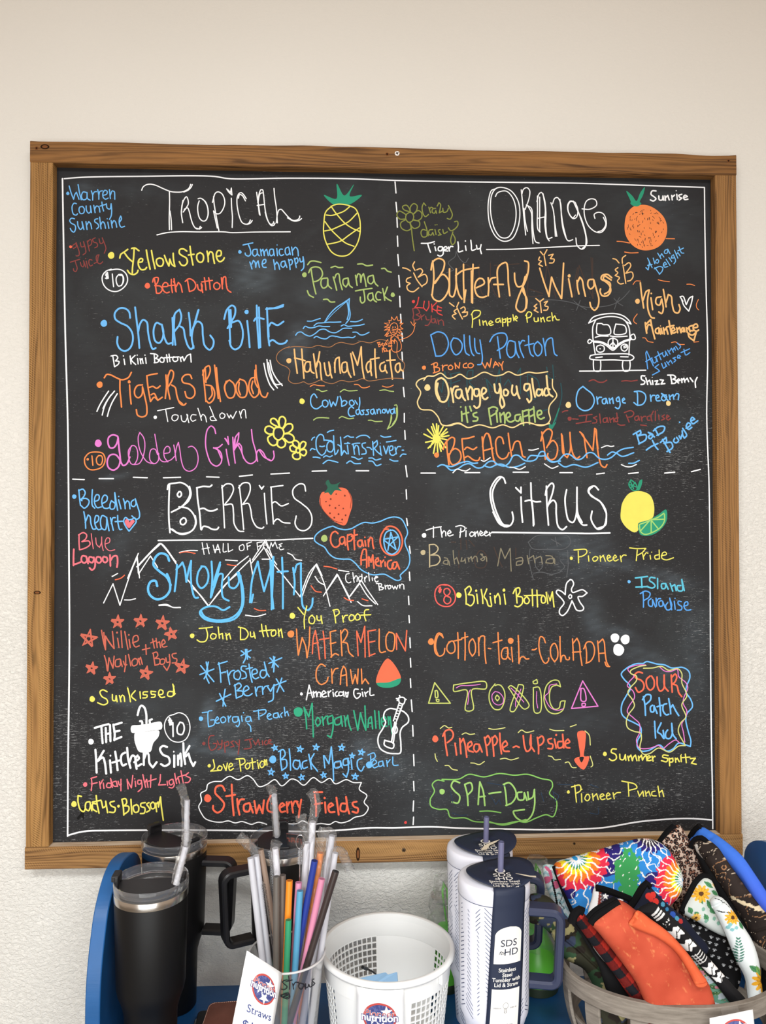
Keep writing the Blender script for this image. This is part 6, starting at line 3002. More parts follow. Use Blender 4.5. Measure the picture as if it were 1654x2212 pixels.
LIDH = 0.268
def black_tumbler(u, v, label, hang, lidrot, hang_on=True, tilt=0):
    p = at_z(u, v, SHELF_Z + LIDH); T = thing('travel_tumbler', label, 'tumbler', (p[0], p[1], SHELF_Z), 'black handled travel tumblers with clear lids')
    b = MB(); b.lathe([(0.0001, 0.0), (0.0325, 0.0), (0.0345, 0.003), (0.0360, 0.080), (0.0366, 0.088), (0.0410, 0.104), (0.0450, 0.114), (0.0468, 0.124), (0.0498, 0.2425), (0.0493, 0.2435), (0.0001, 0.2436)], 64)
    b.build('body', black_m, T, angle=60)
    MB().lathe([(0.0492, 0.2434), (0.0501, 0.2440), (0.0503, 0.2536), (0.0498, 0.2546), (0.047, 0.2546)], 64).build('steel_rim', steel_m, T)
    lid = MB(); lid.lathe([(0.0490, 0.2547), (0.0506, 0.2552), (0.0511, 0.257), (0.0511, 0.2675), (0.0505, 0.2690), (0.0492, 0.2686), (0.0486, 0.2600), (0.0450, 0.2565), (0.0440, 0.2520), (0.0001, 0.2515)], 64)
    lid.lathe([(0.0486, 0.2575), (0.0470, 0.2582), (0.0455, 0.2575)], 64)
    L = lid.build('clear_lid', clear_m, T, angle=50)
    # black sliding closure: a flat bridge with two upright tabs
    s = MB(); Z0 = 0.2600
    n = 14; yb, yf = 0.008, -0.036
    outl = [(-0.0445, yb)]
    outl = [(0.0455 * math.cos(a), 0.0455 * math.sin(a)) for a in [PI + math.asin(-yb / 0.0455) + (PI * .80) * i / n * 1.0 for i in range(n + 1)]]
    outl = [(x, y) for x, y in outl if y > yf] + []
    left = [(-0.0448, yb), (-0.0440, -0.006), (-0.0400, -0.019), (-0.031, -0.030), (-0.012, -0.038), (0.012, -0.038), (0.031, -0.030), (0.0400, -0.019), (0.0440, -0.006), (0.0448, yb)]
    m_ = len(left)
    s.add([(x, y, Z0) for x, y in left] + [(x, y, Z0 + .004) for x, y in left],
          [tuple(reversed(range(m_))), tuple(range(m_, 2 * m_))] + [(i, (i + 1) % m_, m_ + (i + 1) % m_, m_ + i) for i in range(m_)])
    SL = s.build('lid_closure', blackp_m, T, angle=30); SL.rotation_euler = (0, 0, lidrot); bevel(SL, 0.0008)
    tb = MB(); tb.box(-0.0480, -0.0425, -0.013, 0.012, Z0 - .002, LIDH + 0.0075); tb.box(-0.0520, -0.0425, -0.012, 0.010, LIDH + 0.0005, LIDH + 0.0090)
    o = tb.build('closure_tab', blackp_m, T, smooth=False); o.rotation_euler = (0, 0, lidrot); bevel(o, 0.0012)
    tb = MB(); tb.box(0.040, 0.0470, -0.014, 0.010, Z0, LIDH + 0.0035)
    o = tb.build('closure_tab', blackp_m, T, smooth=False); o.rotation_euler = (0, 0, lidrot); bevel(o, 0.0012)
    if hang_on:
        H = MB(); H.sweep(handle_path(0.0480, 0.0945, 0.229, 0.122), 0.024, 0.0095, (0, 1, 0))
        h = H.build('handle', blackp_m, T, angle=30); h.rotation_euler = (0, 0, hang)
        c = MB().lathe([(0.0484, 0.262), (0.0498, 0.2632), (0.0498, 0.276), (0.0490, 0.2772)], 64); 
    return T
T1 = black_tumbler(327, 1896, 'front left black tumbler, nearest the blue side panel, straw leaning from its lid', 2.2, 0.05, False)
T2 = black_tumbler(377, 1804, 'black tumbler behind the front left one, handle pointing to the right', -0.12, -0.62)
T3 = black_tumbler(609, 1809, 'black tumbler standing behind the cup of straws, handle pointing left', PI + 0.42, -1.45)

# ================================================================== white patterned tumblers
whitec_m = mat('white_powder_coat', '#e9ebf6', 0.38, spec=0.45)
navy_print = mat('navy_printed_dashes', '#2e3c66', 0.6)
navyh_m = mat('navy_plastic_handle', '#2f3650', 0.36, spec=0.5)
navyc_m = mat('navy_card_sleeve', '#272f44', 0.55, spec=0.3)
cream_m = mat('cream_card_print', '#eceae4', 0.7, spec=0.2)
greyp_m = mat('grey_print', '#6d6f7c', 0.7)
straw_m = mat('smoky_purple_straw', '#6b6c8c', 0.3, spec=0.5)
torn_m = mat('torn_card_edge', '#e6dcc4', 0.9)
def body_r(z):
    prof = [(0, .0372), (0.050, .0395), (0.060, .0402), (0.075, .0450), (0.083, .0478), (0.092, .0486), (0.300, .0503)]
    for (z0, r0), (z1, r1) in zip(prof, prof[1:]):
        if z <= z1: return r0 + (r1 - r0) * (z - z0) / (z1 - z0)
    return prof[-1][1]
def white_tumbler(u, v, label, sa, torn):
    p = at_z(u, v, SHELF_Z + LIDH); T = thing('travel_tumbler', label, 'tumbler', (p[0], p[1], SHELF_Z), 'white tumblers with navy dash pattern and card sleeves')
    MB().lathe([(0.0001, 0), (0.034, 0), (0.0370, .003), (0.0395, .050), (0.0402, .060), (0.0450, .075), (0.0476, .082), (0.0486, .092), (0.0498, .243), (0.0001, .2432)], 64).build('body', whitec_m, T, angle=60)
    MB().lathe([(0.0499, .2432), (0.0507, .2442), (0.0507, .257), (0.0498, .263), (0.0470, .2650), (0.0001, .2652)], 64).build('lid', whitec_m, T, angle=50)
    MB().lathe([(0.0506, .2436), (0.0509, .2440), (0.0506, .2445)], 64).build('navy_line', navy_print, T)
    # printed dashes, herringbone columns
    d = MB(); rnd = random.Random(int(u))
    ncol = 20
    for c in range(ncol):
        a0 = 2 * PI * c / ncol
        z = 0.012 + rnd.random() * .01; slope = (1 if c % 2 else -1) * rnd.choice([.6, .9, 1.1]); wid = 2 * PI / ncol * rnd.choice([.5, .66, .84])
        while z < 0.236:
            if 0.060 < z < 0.090: z += .006; continue
            if rnd.random() < .09:
                slope = -slope if rnd.random() < .3 else slope; wid = 2 * PI / ncol * rnd.choice([.2, .45, .62, .78])
            a1, a2 = a0 - wid / 2, a0 + wid / 2; r_ = body_r(z) + .0004
            dz = slope * wid * r_ / 2; th = .00048; V = []
            for q in range(4):
                f_ = q / 3; a = a1 + (a2 - a1) * f_; zz = z - dz + 2 * dz * f_; rr = body_r(zz) + .00035
                V += [(rr * math.cos(a), rr * math.sin(a), zz - th), (rr * math.cos(a), rr * math.sin(a), zz + th)]
            d.add(V, [(2 * q, 2 * q + 2, 2 * q + 3, 2 * q + 1) for q in range(3)])
            z += .0058
    dd = d.build('printed_dashes', navy_print, T, smooth=False, label='navy herringbone dashes printed on the white body'); dd['kind'] = 'stuff'
    H = MB(); H.sweep(handle_path(0.0485, 0.0925, 0.222, 0.122), 0.026, 0.0115, (0, 1, 0))
    h = H.build('handle', navyh_m, T, angle=30, label='navy plastic handle'); h.rotation_euler = (0, 0, -0.20)
    # cardboard sleeve : disc over the lid + strip down the front
    Zd = .2685
    n = 72; V = [(0.0115, 0.004, Zd + .001)]; Fd = []
    cx_, cy_ = (0.009, 0.0)
    for ring, fr in enumerate((0.16, .5, .8, 1.0)):
        for k in range(n):
            a = 2 * PI * k / n; x = 0.0480 * fr * math.cos(a); y = 0.0465 * fr * math.sin(a)
            lift = .004 * (fr ** 2) * math.sin(a * 2 + .8) + 0.003 * fr * math.cos(a)
            V.append((cx_ + x, cy_ + y, Zd + .002 + lift))
    V = V[1:]
    for ring in range(3):
        for k in range(n):
            k2 = (k + 1) % n; Fd.append((ring * n + k, (ring + 1) * n + k, (ring + 1) * n + k2, ring * n + k2))
    cs = MB().add(V, Fd, 0)
    sl = cs.build('card_disc', navyc_m, T, angle=60, label='navy card disc with a hole for the straw')
    sd = sl.modifiers.new('solid', 'SOLIDIFY'); sd.thickness = 0.0005; sd.offset = 1
    sl.rotation_euler = (0, 0, 0)
    MB().lathe([(0.0050, 0), (0.0075, .0002)], 24, c=(cx_, cy_, Zd + .0026)).build('hole_ring', cream_m, T)
    def sx(a_c, z, off): 
        r_ = (body_r(z) if z < .2432 else .0510) + off; return (r_ * math.cos(a_c), r_ * math.sin(a_c), z)
    aT, aB = -PI / 2 + 0.30 + sa, -PI / 2 - 0.02 + sa; hw = 0.50
    def ang(z): return aB + (aT - aB) * z / .265
    st = MB(); M_, K_ = 60, 10
    zz = [0.004 + (0.264 - .004) * i / M_ for i in range(M_ + 1)]
    def card_r(z):   # the card bridges the shoulder in a straight line
        return max((0.0508 if z > .10 else 0.0430 + (z / .10) * .0078), body_r(z) + .0008 if z < .2432 else .0513)
    V = []; 
    for z in zz:
        for k in range(K_ + 1):
            a = ang(z) + (k / K_ * 2 - 1) * hw * (.0495 / card_r(z)) * (1 - .0 * z); r_ = card_r(z) + .0006
            V.append((r_ * math.cos(a), r_ * math.sin(a), z))
    for k in range(K_ + 1):
        a = aT + (k / K_ * 2 - 1) * hw; V.append((.0480 * math.cos(a), .0480 * math.sin(a), .2695))
    W_ = K_ + 1
    st.add(V, [(i * W_ + k, i * W_ + k + 1, (i + 1) * W_ + k + 1, (i + 1) * W_ + k) for i in range(M_ + 1) for k in range(K_)])
    so = st.build('card_strip', navyc_m, T, angle=60, label='navy card strip down the front'); sd = so.modifiers.new('solid', 'SOLIDIFY'); sd.thickness = .0005; sd.offset = 1
    # prints on the strip
    def wrap(x, z, off):
        r_ = card_r(z) + .0006 + off; a = ang(z) + x / r_; return (r_ * math.cos(a), r_ * math.sin(a), z)
    pr = MB()
    def poly_patch(fx, z0, z1, off, mi, N=24, K=8):
        V = []; F_ = []
        for i in range(N + 1):
            z = z0 + (z1 - z0) * i / N; w_ = fx(z)
            for k in range(K + 1): V.append(wrap((k / K * 2 - 1) * w_, z, off))
        for i in range(N):
            for k in range(K): F_.append((i * (K + 1) + k, i * (K + 1) + k + 1, (i + 1) * (K + 1) + k + 1, (i + 1) * (K + 1) + k))
        pr.add(V, F_, mi)
    za, zb = .169, .2185
    def arch(z):
        w_ = .0198
        if z < zb - .013: return w_
        return w_ * math.sqrt(max(1e-4, 1 - ((z - (zb - .013)) / .0130) ** 2)) * .999 + .0002
    poly_patch(arch, za, zb, .0007, 0, 30)
    poly_patch(lambda z: .0200, 0.012, .135, .0007, 0, 30)
    def ptext(s, size, zc, off, mi, xo=0, bold=0.0, sh=0.0, stretch=1.0):
        vs_, fs = text_tris(s, size, sh, bold, 'CENTER')
        pr.add([wrap(x * stretch + xo, zc + y, off) for x, y, _ in vs_], fs, mi)
    ptext('SDS', .0128, .1925, .0012, 1, stretch=1.15); ptext('HD', .0128, .1805, .0012, 1, xo=.004, stretch=1.15); ptext('for', .0075, .1820, .0012, 1, xo=-.0095, sh=.5)
    for i, s in enumerate(('Stainless', 'Steel', 'Tumbler with', 'Lid & Straw')): ptext(s, .0074, .1585 - i * .0066, .0010, 0, bold=.015 * .0078)
    ptext('DESIGN IN', .0022, .1095, .0012, 2, xo=-.0115); ptext('EVERY SIP', .0022, .1095, .0012, 2, xo=.0115)
    for i, s in enumerate(('Reusable Straw', 'Easy Carry Handle', 'Keeps Drinks Cold')): ptext(s, .0034, .0865 - i * .0055, .0012, 2, stretch=1.1)
    # small light-bulb emblem
    ring = [(0.0036 * math.cos(a), .1135 + .0040 * math.sin(a)) for a in [2 * PI * i / 20 for i in range(21)]]
    for pth in (ring, [(-.0018, .1100), (-.0018, .1045), (0, .1035), (.0018, .1045), (.0018, .1100)], [(-.001, .1045), (0, .1115), (.001, .1045)]):
        rv, rf = ribbon(pth, .00035); pr.add([wrap(q[0], q[1], .0012) for q in rv], rf, 2)
    pr.build('printed_label', [cream_m, navyc_m, greyp_m], T, smooth=False, label='cream and white print with lettering on the card strip')
    # lettering on the disc
    dl = MB()
    def dtext(s, size, x, y, stretch=1.0, sh=0):
        vs_, fs = text_tris(s, size, sh, .0001, 'CENTER')
        V = []
        for a, b, _ in vs_:
            X, Y = x + a * stretch, y + b; rx, ry = (X - cx_) / .048, (Y - cy_) / .0465; fr = math.hypot(rx, ry); an = math.atan2(ry, rx)
            V.append((X, Y, Zd + .0031 + .004 * fr * fr * math.sin(an * 2 + .8) + .003 * fr * math.cos(an)))
        dl.add(V, fs, 0)
    dtext('SDS', .0135, cx_, -.018, 1.15); dtext('HD', .0115, cx_ + .003, -.0275, 1.3); dtext('for', .006, cx_ - .009, -.0265, 1, .5)
    for i, s in enumerate(('Stainless Steel', 'Tumbler with', 'Lid & Straw')): dtext(s, .0066, cx_, -.0335 - i * .0056, 1.15)
    if torn:
        tr = [(-.006, -.046), (0.002, -.030), (.012, -.020), (.030, -.008), (.022, -.019), (.010, -.030), (.004, -.044)]
    else:
        tr = [(.052, -.036), (.044, -.034), (.034, -.028), (.026, -.022), (.034, -.0245), (.045, -.030), (.053, -.031)]
    dl.add([(x, y, Zd + .0085) for x, y in tr], [tuple(range(len(tr)))], 1)
    dl.build('disc_lettering', [cream_m, torn_m], T, smooth=False)
    # straw
    s = MB(); zt = 0.312 if not torn else 0.309
    dxs = .002; ro, ri = .0042, .0034
    P0, P1 = Vector((cx_ , cy_ + .001, .235)), Vector((cx_ + dxs, cy_, zt))
    s.tube([P0, P0.lerp(P1, .5), P1], ro, 20, cap=False); s.tube([P1, P1.lerp(P0, .6)], ri, 20, cap=False)
    k = len(s.v); 
    s.build('straw', straw_m, T, label='smoky purple straw')
    return T
W1 = white_tumbler(1066, 1886, 'front white tumbler with navy dashes and card label strip facing forward', 0.0, False)
W2_ = white_tumbler(1035.5, 1822, 'rear white tumbler with navy dashes, its card disc torn across', 0.12, True)

# ================================================================== clear cup of straws
cup_p = at_z(619.5, 2053, -0.630); CUP_H = -0.630 - SHELF_Z
CUP = thing('plastic_cup', 'clear plastic cup holding drinking straws, hand-lettered Straws', 'cup', (cup_p[0], cup_p[1], SHELF_Z))
MB().lathe([(0.0001, 0.002), (0.036, 0.002), (0.0375, .004), (0.0512, CUP_H - .006), (0.0530, CUP_H - .005), (0.0535, CUP_H - .002), (0.0527, CUP_H), (0.0508, CUP_H - .001), (0.0365, .006), (0.0001, .005)], 64).build('cup_wall', clear2_m, CUP, angle=50)
MB().tube([(0.0528 * math.cos(2 * PI * k / 64), .0528 * math.sin(2 * PI * k / 64), CUP_H - .0022) for k in range(64)], .0014, 8, closed=True).build('cup_rim', straw_mat('milky_cup_rim', '#f0eeee', .6), CUP)
def cupR(z): return .0376 + (.0514 - .0376) * z / CUP_H
ink_m = mat('black_marker_ink', '#15141c', 0.5)
ink = MB()
def cup_wrap(u, v, off=.0006):
    """point on the front of the cup seen at photo position (u, v)"""
    d = ray(u, v); o = CAM - np.array([cup_p[0], cup_p[1], SHELF_Z])
    R = .047
    for _ in range(6):
        A = d[0] ** 2 + d[1] ** 2; B = 2 * (o[0] * d[0] + o[1] * d[1]); C_ = o[0] ** 2 + o[1] ** 2 - (R + off) ** 2
        disc = max(B * B - 4 * A * C_, 0); tt = (-B - math.sqrt(disc)) / (2 * A); q = o + d * tt; R = cupR(q[2])
    return q
def ink_stroke(P, w=.0011):
    P = [np.array(p, float) for p in P]; P = smooth_path(P, step=1.5) if len(P) > 2 else P
    rv, rf = ribbon(P, 2.2); ink.add([cup_wrap(q[0], q[1]) for q in rv], rf)
for s in ([(625, 2118), (618, 2117), (610, 2121), (614, 2126), (620, 2132), (614, 2138), (608, 2137)], [(623, 2108), (625, 2122), (625, 2137)], [(617, 2121), (631, 2117)],
          [(632, 2125), (634, 2137)], [(633, 2130), (638, 2122), (645, 2123)], [(655, 2126), (648, 2124), (645, 2132), (650, 2137), (656, 2130), (656, 2125), (660, 2137)],
          [(660, 2125), (661, 2134), (665, 2132), (667, 2126), (669, 2132), (673, 2131), (674, 2122)], [(678, 2115), (674, 2117), (677, 2122), (680, 2124), (676, 2129)],
          [(606, 2150), (613, 2148), (622, 2149), (610, 2154), (606, 2152), (618, 2147), (625, 2152), (614, 2156), (608, 2151), (622, 2145), (626, 2154), (620, 2158), (612, 2153), (624, 2149)]):
    ink_stroke(s)
ink.build('marker_lettering', ink_m, CUP, smooth=False)

# ---- printed shop tags
paper_m = mat('white_paper_tag', '#eef0f2', 0.8, spec=0.2)
lred = mat('logo_red', '#b8433f', 0.7); lnavy = mat('logo_navy', '#37417e', 0.7); t = NT(lnavy); co = t.coords()
t.base(t.ramp(t.noise(co, 260, 3, .7), [(0.35, lin('#5c6399')), (0.55, lin('#343d78'))]))
tagink = mat('tag_blue_ink', '#34427e', 0.7); lwhite = mat('logo_white', '#f1f1f2', 0.7)
def star_pts(cx_, cy_, r, a0): return [(cx_ + (r if i % 2 == 0 else r * .42) * math.cos(a0 + i * PI / 5), cy_ + (r if i % 2 == 0 else r * .42) * math.sin(a0 + i * PI / 5)) for i in range(10)]
def make_tag(name, parent, fn, W_, H_, logo_c, logo_r, texts, N=8, logo_st=1.0):
    """paper tag; fn(x, y, off) maps tag coordinates (x right, y up) to space"""
    mb = MB(); V = []
    for i in range(N + 1):
        for k in range(N + 1): V.append(fn(W_ * (k / N - .5), -H_ * i / N, 0))
    mb.add(V, [(i * (N + 1) + k, (i + 1) * (N + 1) + k, (i + 1) * (N + 1) + k + 1, i * (N + 1) + k + 1) for i in range(N) for k in range(N)], 0)
    o = mb.build(name, paper_m, parent, angle=60); sd = o.modifiers.new('solid', 'SOLIDIFY'); sd.thickness = .0004; sd.offset = -1
    pr = MB(); lx, ly = logo_c; n = 40
    def ringp(r0, r1, off, mi):
        V = []
        for k in range(n):
            a = 2 * PI * k / n
            V += [fn(lx + r0 * math.cos(a) * logo_st, ly + r0 * math.sin(a), off), fn(lx + r1 * math.cos(a) * logo_st, ly + r1 * math.sin(a), off)]
        pr.add(V, [(2 * k, 2 * k + 1, (2 * k + 3) % (2 * n), (2 * k + 2) % (2 * n)) for k in range(n)], mi)
    ringp(logo_r * .88, logo_r, .0006, 1); ringp(logo_r * .01, logo_r * .87, .0005, 2)
    for (sx_, sy_, sr, sa) in ((.42, .42, .42, .4), (-.38, -.05, .40, 1.9), (.10, -.55, .42, 1.1)):
        P = star_pts(lx + sx_ * logo_r * logo_st, ly + sy_ * logo_r, sr * logo_r, sa)
        pr.add([fn(lx + (x - lx), y, .0008) for x, y in P] + [fn(lx + sx_ * logo_r * logo_st, ly + sy_ * logo_r, .0008)], [(i, (i + 1) % 10, 10) for i in range(10)], 3)
    def tx(s, size, x, y, mi, off, bold=0, sh=0, st=1.0):
        vs_, fs = text_tris(s, size, sh, bold, 'CENTER'); pr.add([fn(x + a * st, y + b, off) for a, b, _ in vs_], fs, mi)
    tx('Pioneer', logo_r * .62, lx, ly + logo_r * .10, 3, .00088, .012 * logo_r / .02 * .02, st=.95 * logo_st)
    tx('Pioneer', logo_r * .62, lx, ly + logo_r * .10, 1, .0010, 0, st=.95 * logo_st)
    tx('nutrition', logo_r * .66, lx, ly - logo_r * .18, 2, .0011, .05 * logo_r, st=.95 * logo_st)
    tx('nutrition', logo_r * .66, lx, ly - logo_r * .18, 3, .0013, .018 * logo_r, st=.95 * logo_st)
    for (s, size, x, y, sh) in texts: tx(s, size, x, y, 4, .0006, 0, sh)
    pr.build('tag_print', [paper_m, lred, lnavy, lwhite, tagink], o, smooth=False, label='round red and navy star logo with lettering')
    return o
# tag on the straw cup: a sheet taped at its upper edge, hanging twisted in front of the cup
c00, c10, c01, c11 = at_d(533, 2053, .985), at_d(609.5, 2102, .998), at_d(497, 2236, .950), at_d(583, 2262, .962)
def f_straw(x, y, off):
    a, b = x / .056 + .5, -y / .098
    p = (1 - a) * (1 - b) * c00 + a * (1 - b) * c10 + (1 - a) * b * c01 + a * b * c11
    nrm = np.cross(c10 - c00, c01 - c00); nrm /= np.linalg.norm(nrm)
    if nrm[1] > 0: nrm = -nrm
    return p + nrm * (off + .004 * math.sin(a * PI))
st_tag = make_tag('price_tag', None, f_straw, .056, .098, (.0045, -.032), .0185, [('Straws', .0135, .004, -.066, 0), ('$1', .017, -.008, -.087, 0)], logo_st=.95)
tag(st_tag, 'white paper tag reading Straws with round star logo, taped to the clear cup', 'tag')

# ================================================================== white plastic basket
bk_p = at_z(836, 2040, -0.657); BKH = -0.657 - SHELF_Z
BK = thing('plastic_basket', 'round white plastic basket with lattice sides and a paper label', 'basket', (bk_p[0], bk_p[1], SHELF_Z))
wp_m = mat('white_plastic', '#eeefed', 0.42, spec=0.45, **{'Subsurface Weight': 0.0})
RT, RB = .0950, .0800
def bkR(z): return RB + (RT - RB) * z / BKH
MB().lathe([(RT - .001, BKH - .010), (RT + .0030, BKH - .009), (RT + .0052, BKH - .005), (RT + .0035, BKH - .0008), (RT, BKH), (RT - .0028, BKH - .001), (RT - .0030, BKH - .012), (RT - .0036, BKH - .031), (RT - .0050, BKH - .033)], 96).build('rim', wp_m, BK, angle=60)
MB().lathe([(bkR(BKH - .010), BKH - .010), (bkR(BKH - .034) + .0008, BKH - .034), (bkR(BKH - .0345) - .0012, BKH - .0345), (bkR(BKH - .033) - .0018, BKH - .033), (RT - .003, BKH - .011)], 96).build('upper_band', wp_m, BK, angle=60)
MB().lathe([(.0001, .002), (RB - .001, .002), (RB + .001, .0), (RB + .0015, .014), (RB - .0008, .014), (RB - .002, .004), (.0001, .004)], 96).build('base', wp_m, BK, angle=60)
zlo, zhi = .014, BKH - .034
def wall_patch(a0, a1, name):
    mb = MB(); N = 24
    for s_, off in ((0, 0), (1, -.0016)):
        mb.add([(bkR(z) * math.cos(a) + off * math.cos(a), bkR(z) * math.sin(a) + off * math.sin(a), z) for z in (zlo, zhi) for a in [a0 + (a1 - a0) * i / N for i in range(N + 1)]],
               [((i, i + 1, N + 2 + i, N + 1 + i) if s_ == 0 else (N + 1 + i, N + 2 + i, i + 1, i)) for i in range(N)])
    mb.build(name, wp_m, BK)
D = math.radians
sectors = [(D(98), D(213)), (D(288), D(393))]
wall_patch(D(33), D(98), 'solid_panel'); wall_patch(D(213), D(288), 'solid_panel')
for (a0, a1) in sectors:
    mb = MB(); nc = int((a1 - a0) * .084 / .0076); nr = int((zhi - zlo) / .0088)
    for i in range(nc + 1):
        a = a0 + (a1 - a0) * i / nc; w_ = .0008 / .084
        V = []
        for z in (zlo, zhi):
            R_ = bkR(z)
            for (aa, rr) in ((a - w_, R_), (a + w_, R_), (a + w_, R_ - .0016), (a - w_, R_ - .0016)): V.append((rr * math.cos(aa), rr * math.sin(aa), z))
        mb.add(V, [(0, 1, 5, 4), (1, 2, 6, 5), (2, 3, 7, 6), (3, 0, 4, 7)])
    for j in range(nr + 1):
        z = zlo + (zhi - zlo) * j / nr; n = nc * 2; V = []
        for i in range(n + 1):
            a = a0 + (a1 - a0) * i / n
            for (zz, o_) in ((z - .0008, .0002), (z + .0008, .0002), (z + .0008, -.0018), (z - .0008, -.0018)):
                R_ = bkR(zz) + o_; V.append((R_ * math.cos(a), R_ * math.sin(a), zz))
        mb.add(V, [(4 * i + k, 4 * i + 4 + k, 4 * i + 4 + (k + 1) % 4, 4 * i + (k + 1) % 4) for i in range(n) for k in range(4)])
    lt = mb.build('lattice', wp_m, BK, smooth=False, label='open square lattice panel')
# little rib and wire loop under the rim
for a in (D(247), D(318)):
    R_ = RT; o = MB().box(-.0012, .0012, -.004, .001, -.013, 0).build('rim_rib', wp_m, BK, smooth=False); o.location = (R_ * math.cos(a), R_ * math.sin(a), BKH - .009); o.rotation_euler = (0, 0, a + PI / 2)
wire_m = mat('steel_wire', '#b9bab8', .3, 1.0)
def bw(u, v, off=.0012):
    d = ray(u, v); o = CAM - np.array([bk_p[0], bk_p[1], SHELF_Z]); R = .09
    for _ in range(6):
        A = d[0] ** 2 + d[1] ** 2; B = 2 * (o[0] * d[0] + o[1] * d[1]); C_ = o[0] ** 2 + o[1] ** 2 - (R + off) ** 2
        tt = (-B - math.sqrt(max(B * B - 4 * A * C_, 0))) / (2 * A); q = o + d * tt; R = bkR(q[2])
    return q
lc = bw(820, 2110)
la = math.atan2(lc[1], lc[0])
def f_label(x, y, off):
    z = BKH - .0075 + y; R_ = max(bkR(z), RT + .0045 if y > -.006 else RT + .003) + .0012 + off
    a = la + x / R_; return (R_ * math.cos(a), R_ * math.sin(a), z)
make_tag('paper_label', BK, f_label, .0655, .10, (0.0, -.0385), .0205, [], logo_st=1.12)
# light blue packet and black-ended cable inside the basket
pk_m = mat('light_blue_packet', '#9cc8ee', .4); 
def slab(name, corners_px, d0, th, m_, label, cat, smooth=False):
    P = [at_d(u, v, d) for (u, v, d) in corners_px]
    nrm = np.cross(P[1] - P[0], P[2] - P[0]); nrm /= np.linalg.norm(nrm)
    if nrm[2] < 0: nrm = -nrm
    n = len(P); base = np.mean(P, axis=0)
    mb = MB().add([p - base for p in P] + [p - base - nrm * th for p in P], [tuple(range(n)), tuple(reversed(range(n, 2 * n)))] + [(i, (i + 1) % n, n + (i + 1) % n, n + i) for i in range(n)])
    o = mb.build(name, m_, None, smooth=smooth, loc=base); bevel(o, .0015)
    bm = bmesh.new(); bm.from_mesh(o.data); bmesh.ops.recalc_face_normals(bm, faces=bm.faces); bm.to_mesh(o.data); bm.free()
    return tag(o, label, cat)
slab('packet', [(735, 2121, 1.118), (833, 2099, 1.133), (838, 2104, 1.128), (858, 2098, 1.133), (862, 2160, 1.088), (745, 2170, 1.083)], 1, .014, pk_m, 'light blue plastic packet lying inside the white basket', 'packet')
cb = MB(); P = [at_d(u, v, d) for (u, v, d) in ((783, 2089, 1.123), (793, 2093, 1.133), (806, 2100, 1.143), (815, 2108, 1.15))]
cb.tube(smooth_path(P, n=5), [.0022] * 6 + [.0012] * 10, 8) if False else cb.tube(smooth_path(P, n=5), .0013, 8); cb.tube([P[0], P[1]], .0024, 8)
tag(cb.build('cable_end', blackp_m, None), 'thin black cable end sticking up inside the white basket', 'cable')

# ================================================================== leather notebook and phone-like case
lea_m = mat('brown_leather', '#6d4336', .5, spec=.4); t = NT(lea_m); co = t.coords(); t.base(t.ramp(t.noise(co, 25, 4), [(0.3, lin('#5f382d')), (0.7, lin('#77493c'))])); t.bump(t.noise(co, 500, 2), .3, .0004)
stitch_m = mat('pale_stitching', '#c9a493', .8)
def flat_item(name, px, Z, th, m_, label, cat, rad=.006):
    """rounded slab lying flat at height Z (its top), outline given by photo positions"""
    P = [at_z(u, v, Z) for u, v in px]; n = len(P); out = []
    for i in range(n):
        a, b, c = P[i - 1], P[i], P[(i + 1) % n]; d1 = (a - b) / np.linalg.norm(a - b); d2 = (c - b) / np.linalg.norm(c - b)
        for k in range(6):
            s = k / 5; out.append((1 - s) ** 2 * (b + d1 * rad) + 2 * s * (1 - s) * b + s * s * (b + d2 * rad))
    n = len(out); base = np.mean(out, axis=0); base[2] -= th
    mb = MB().add([p - base for p in out] + [p - base - np.array([0, 0, th]) for p in out], [tuple(range(n)), tuple(reversed(range(n, 2 * n)))] + [(i, n + i, n + (i + 1) % n, (i + 1) % n) for i in range(n)])
    o = mb.build(name, m_, None, smooth=True, loc=base, angle=30); bm = bmesh.new(); bm.from_mesh(o.data); bmesh.ops.recalc_face_normals(bm, faces=bm.faces); bm.to_mesh(o.data); bm.free()
    bevel(o, .001); return tag(o, label, cat), out, base
nb, out, base = flat_item('notebook', [(452, 2165), (560, 2158), (572, 2330), (395, 2340)], SHELF_Z + .034, .012, lea_m, 'brown leather-covered notebook with pale edge stitching, lying on a black case', 'notebook', .012)
cen = np.mean(out, axis=0); stp = [cen + (p - cen) * .965 - base + np.array([0, 0, .0004]) for p in out]
sm = MB(); ring = smooth_path(stp, closed=True, step=.0012)
for i in range(0, len(ring) - 1, 2): sm.tube([ring[i], ring[i + 1]], .0004, 4)
so = sm.build('stitching', stitch_m, nb, label='pale stitching along the edge'); so['kind'] = 'stuff'
silver_m = mat('silver_edge', '#cfd3d8', .25, .9)
ph, o2, b2 = flat_item('phone_case', [(428, 2183), (540, 2176), (545, 2330), (395, 2340)], SHELF_Z + .020, .014, blackp_m, 'black case under the brown notebook, standing on a silver-edged device', 'case', .008)
pt, o3, b3 = flat_item('card_reader', [(421, 2198), (530, 2190), (535, 2340), (390, 2350)], SHELF_Z + .006, .006, silver_m, 'silver rounded-corner device lying lowest on the blue shelf', 'device', .008)
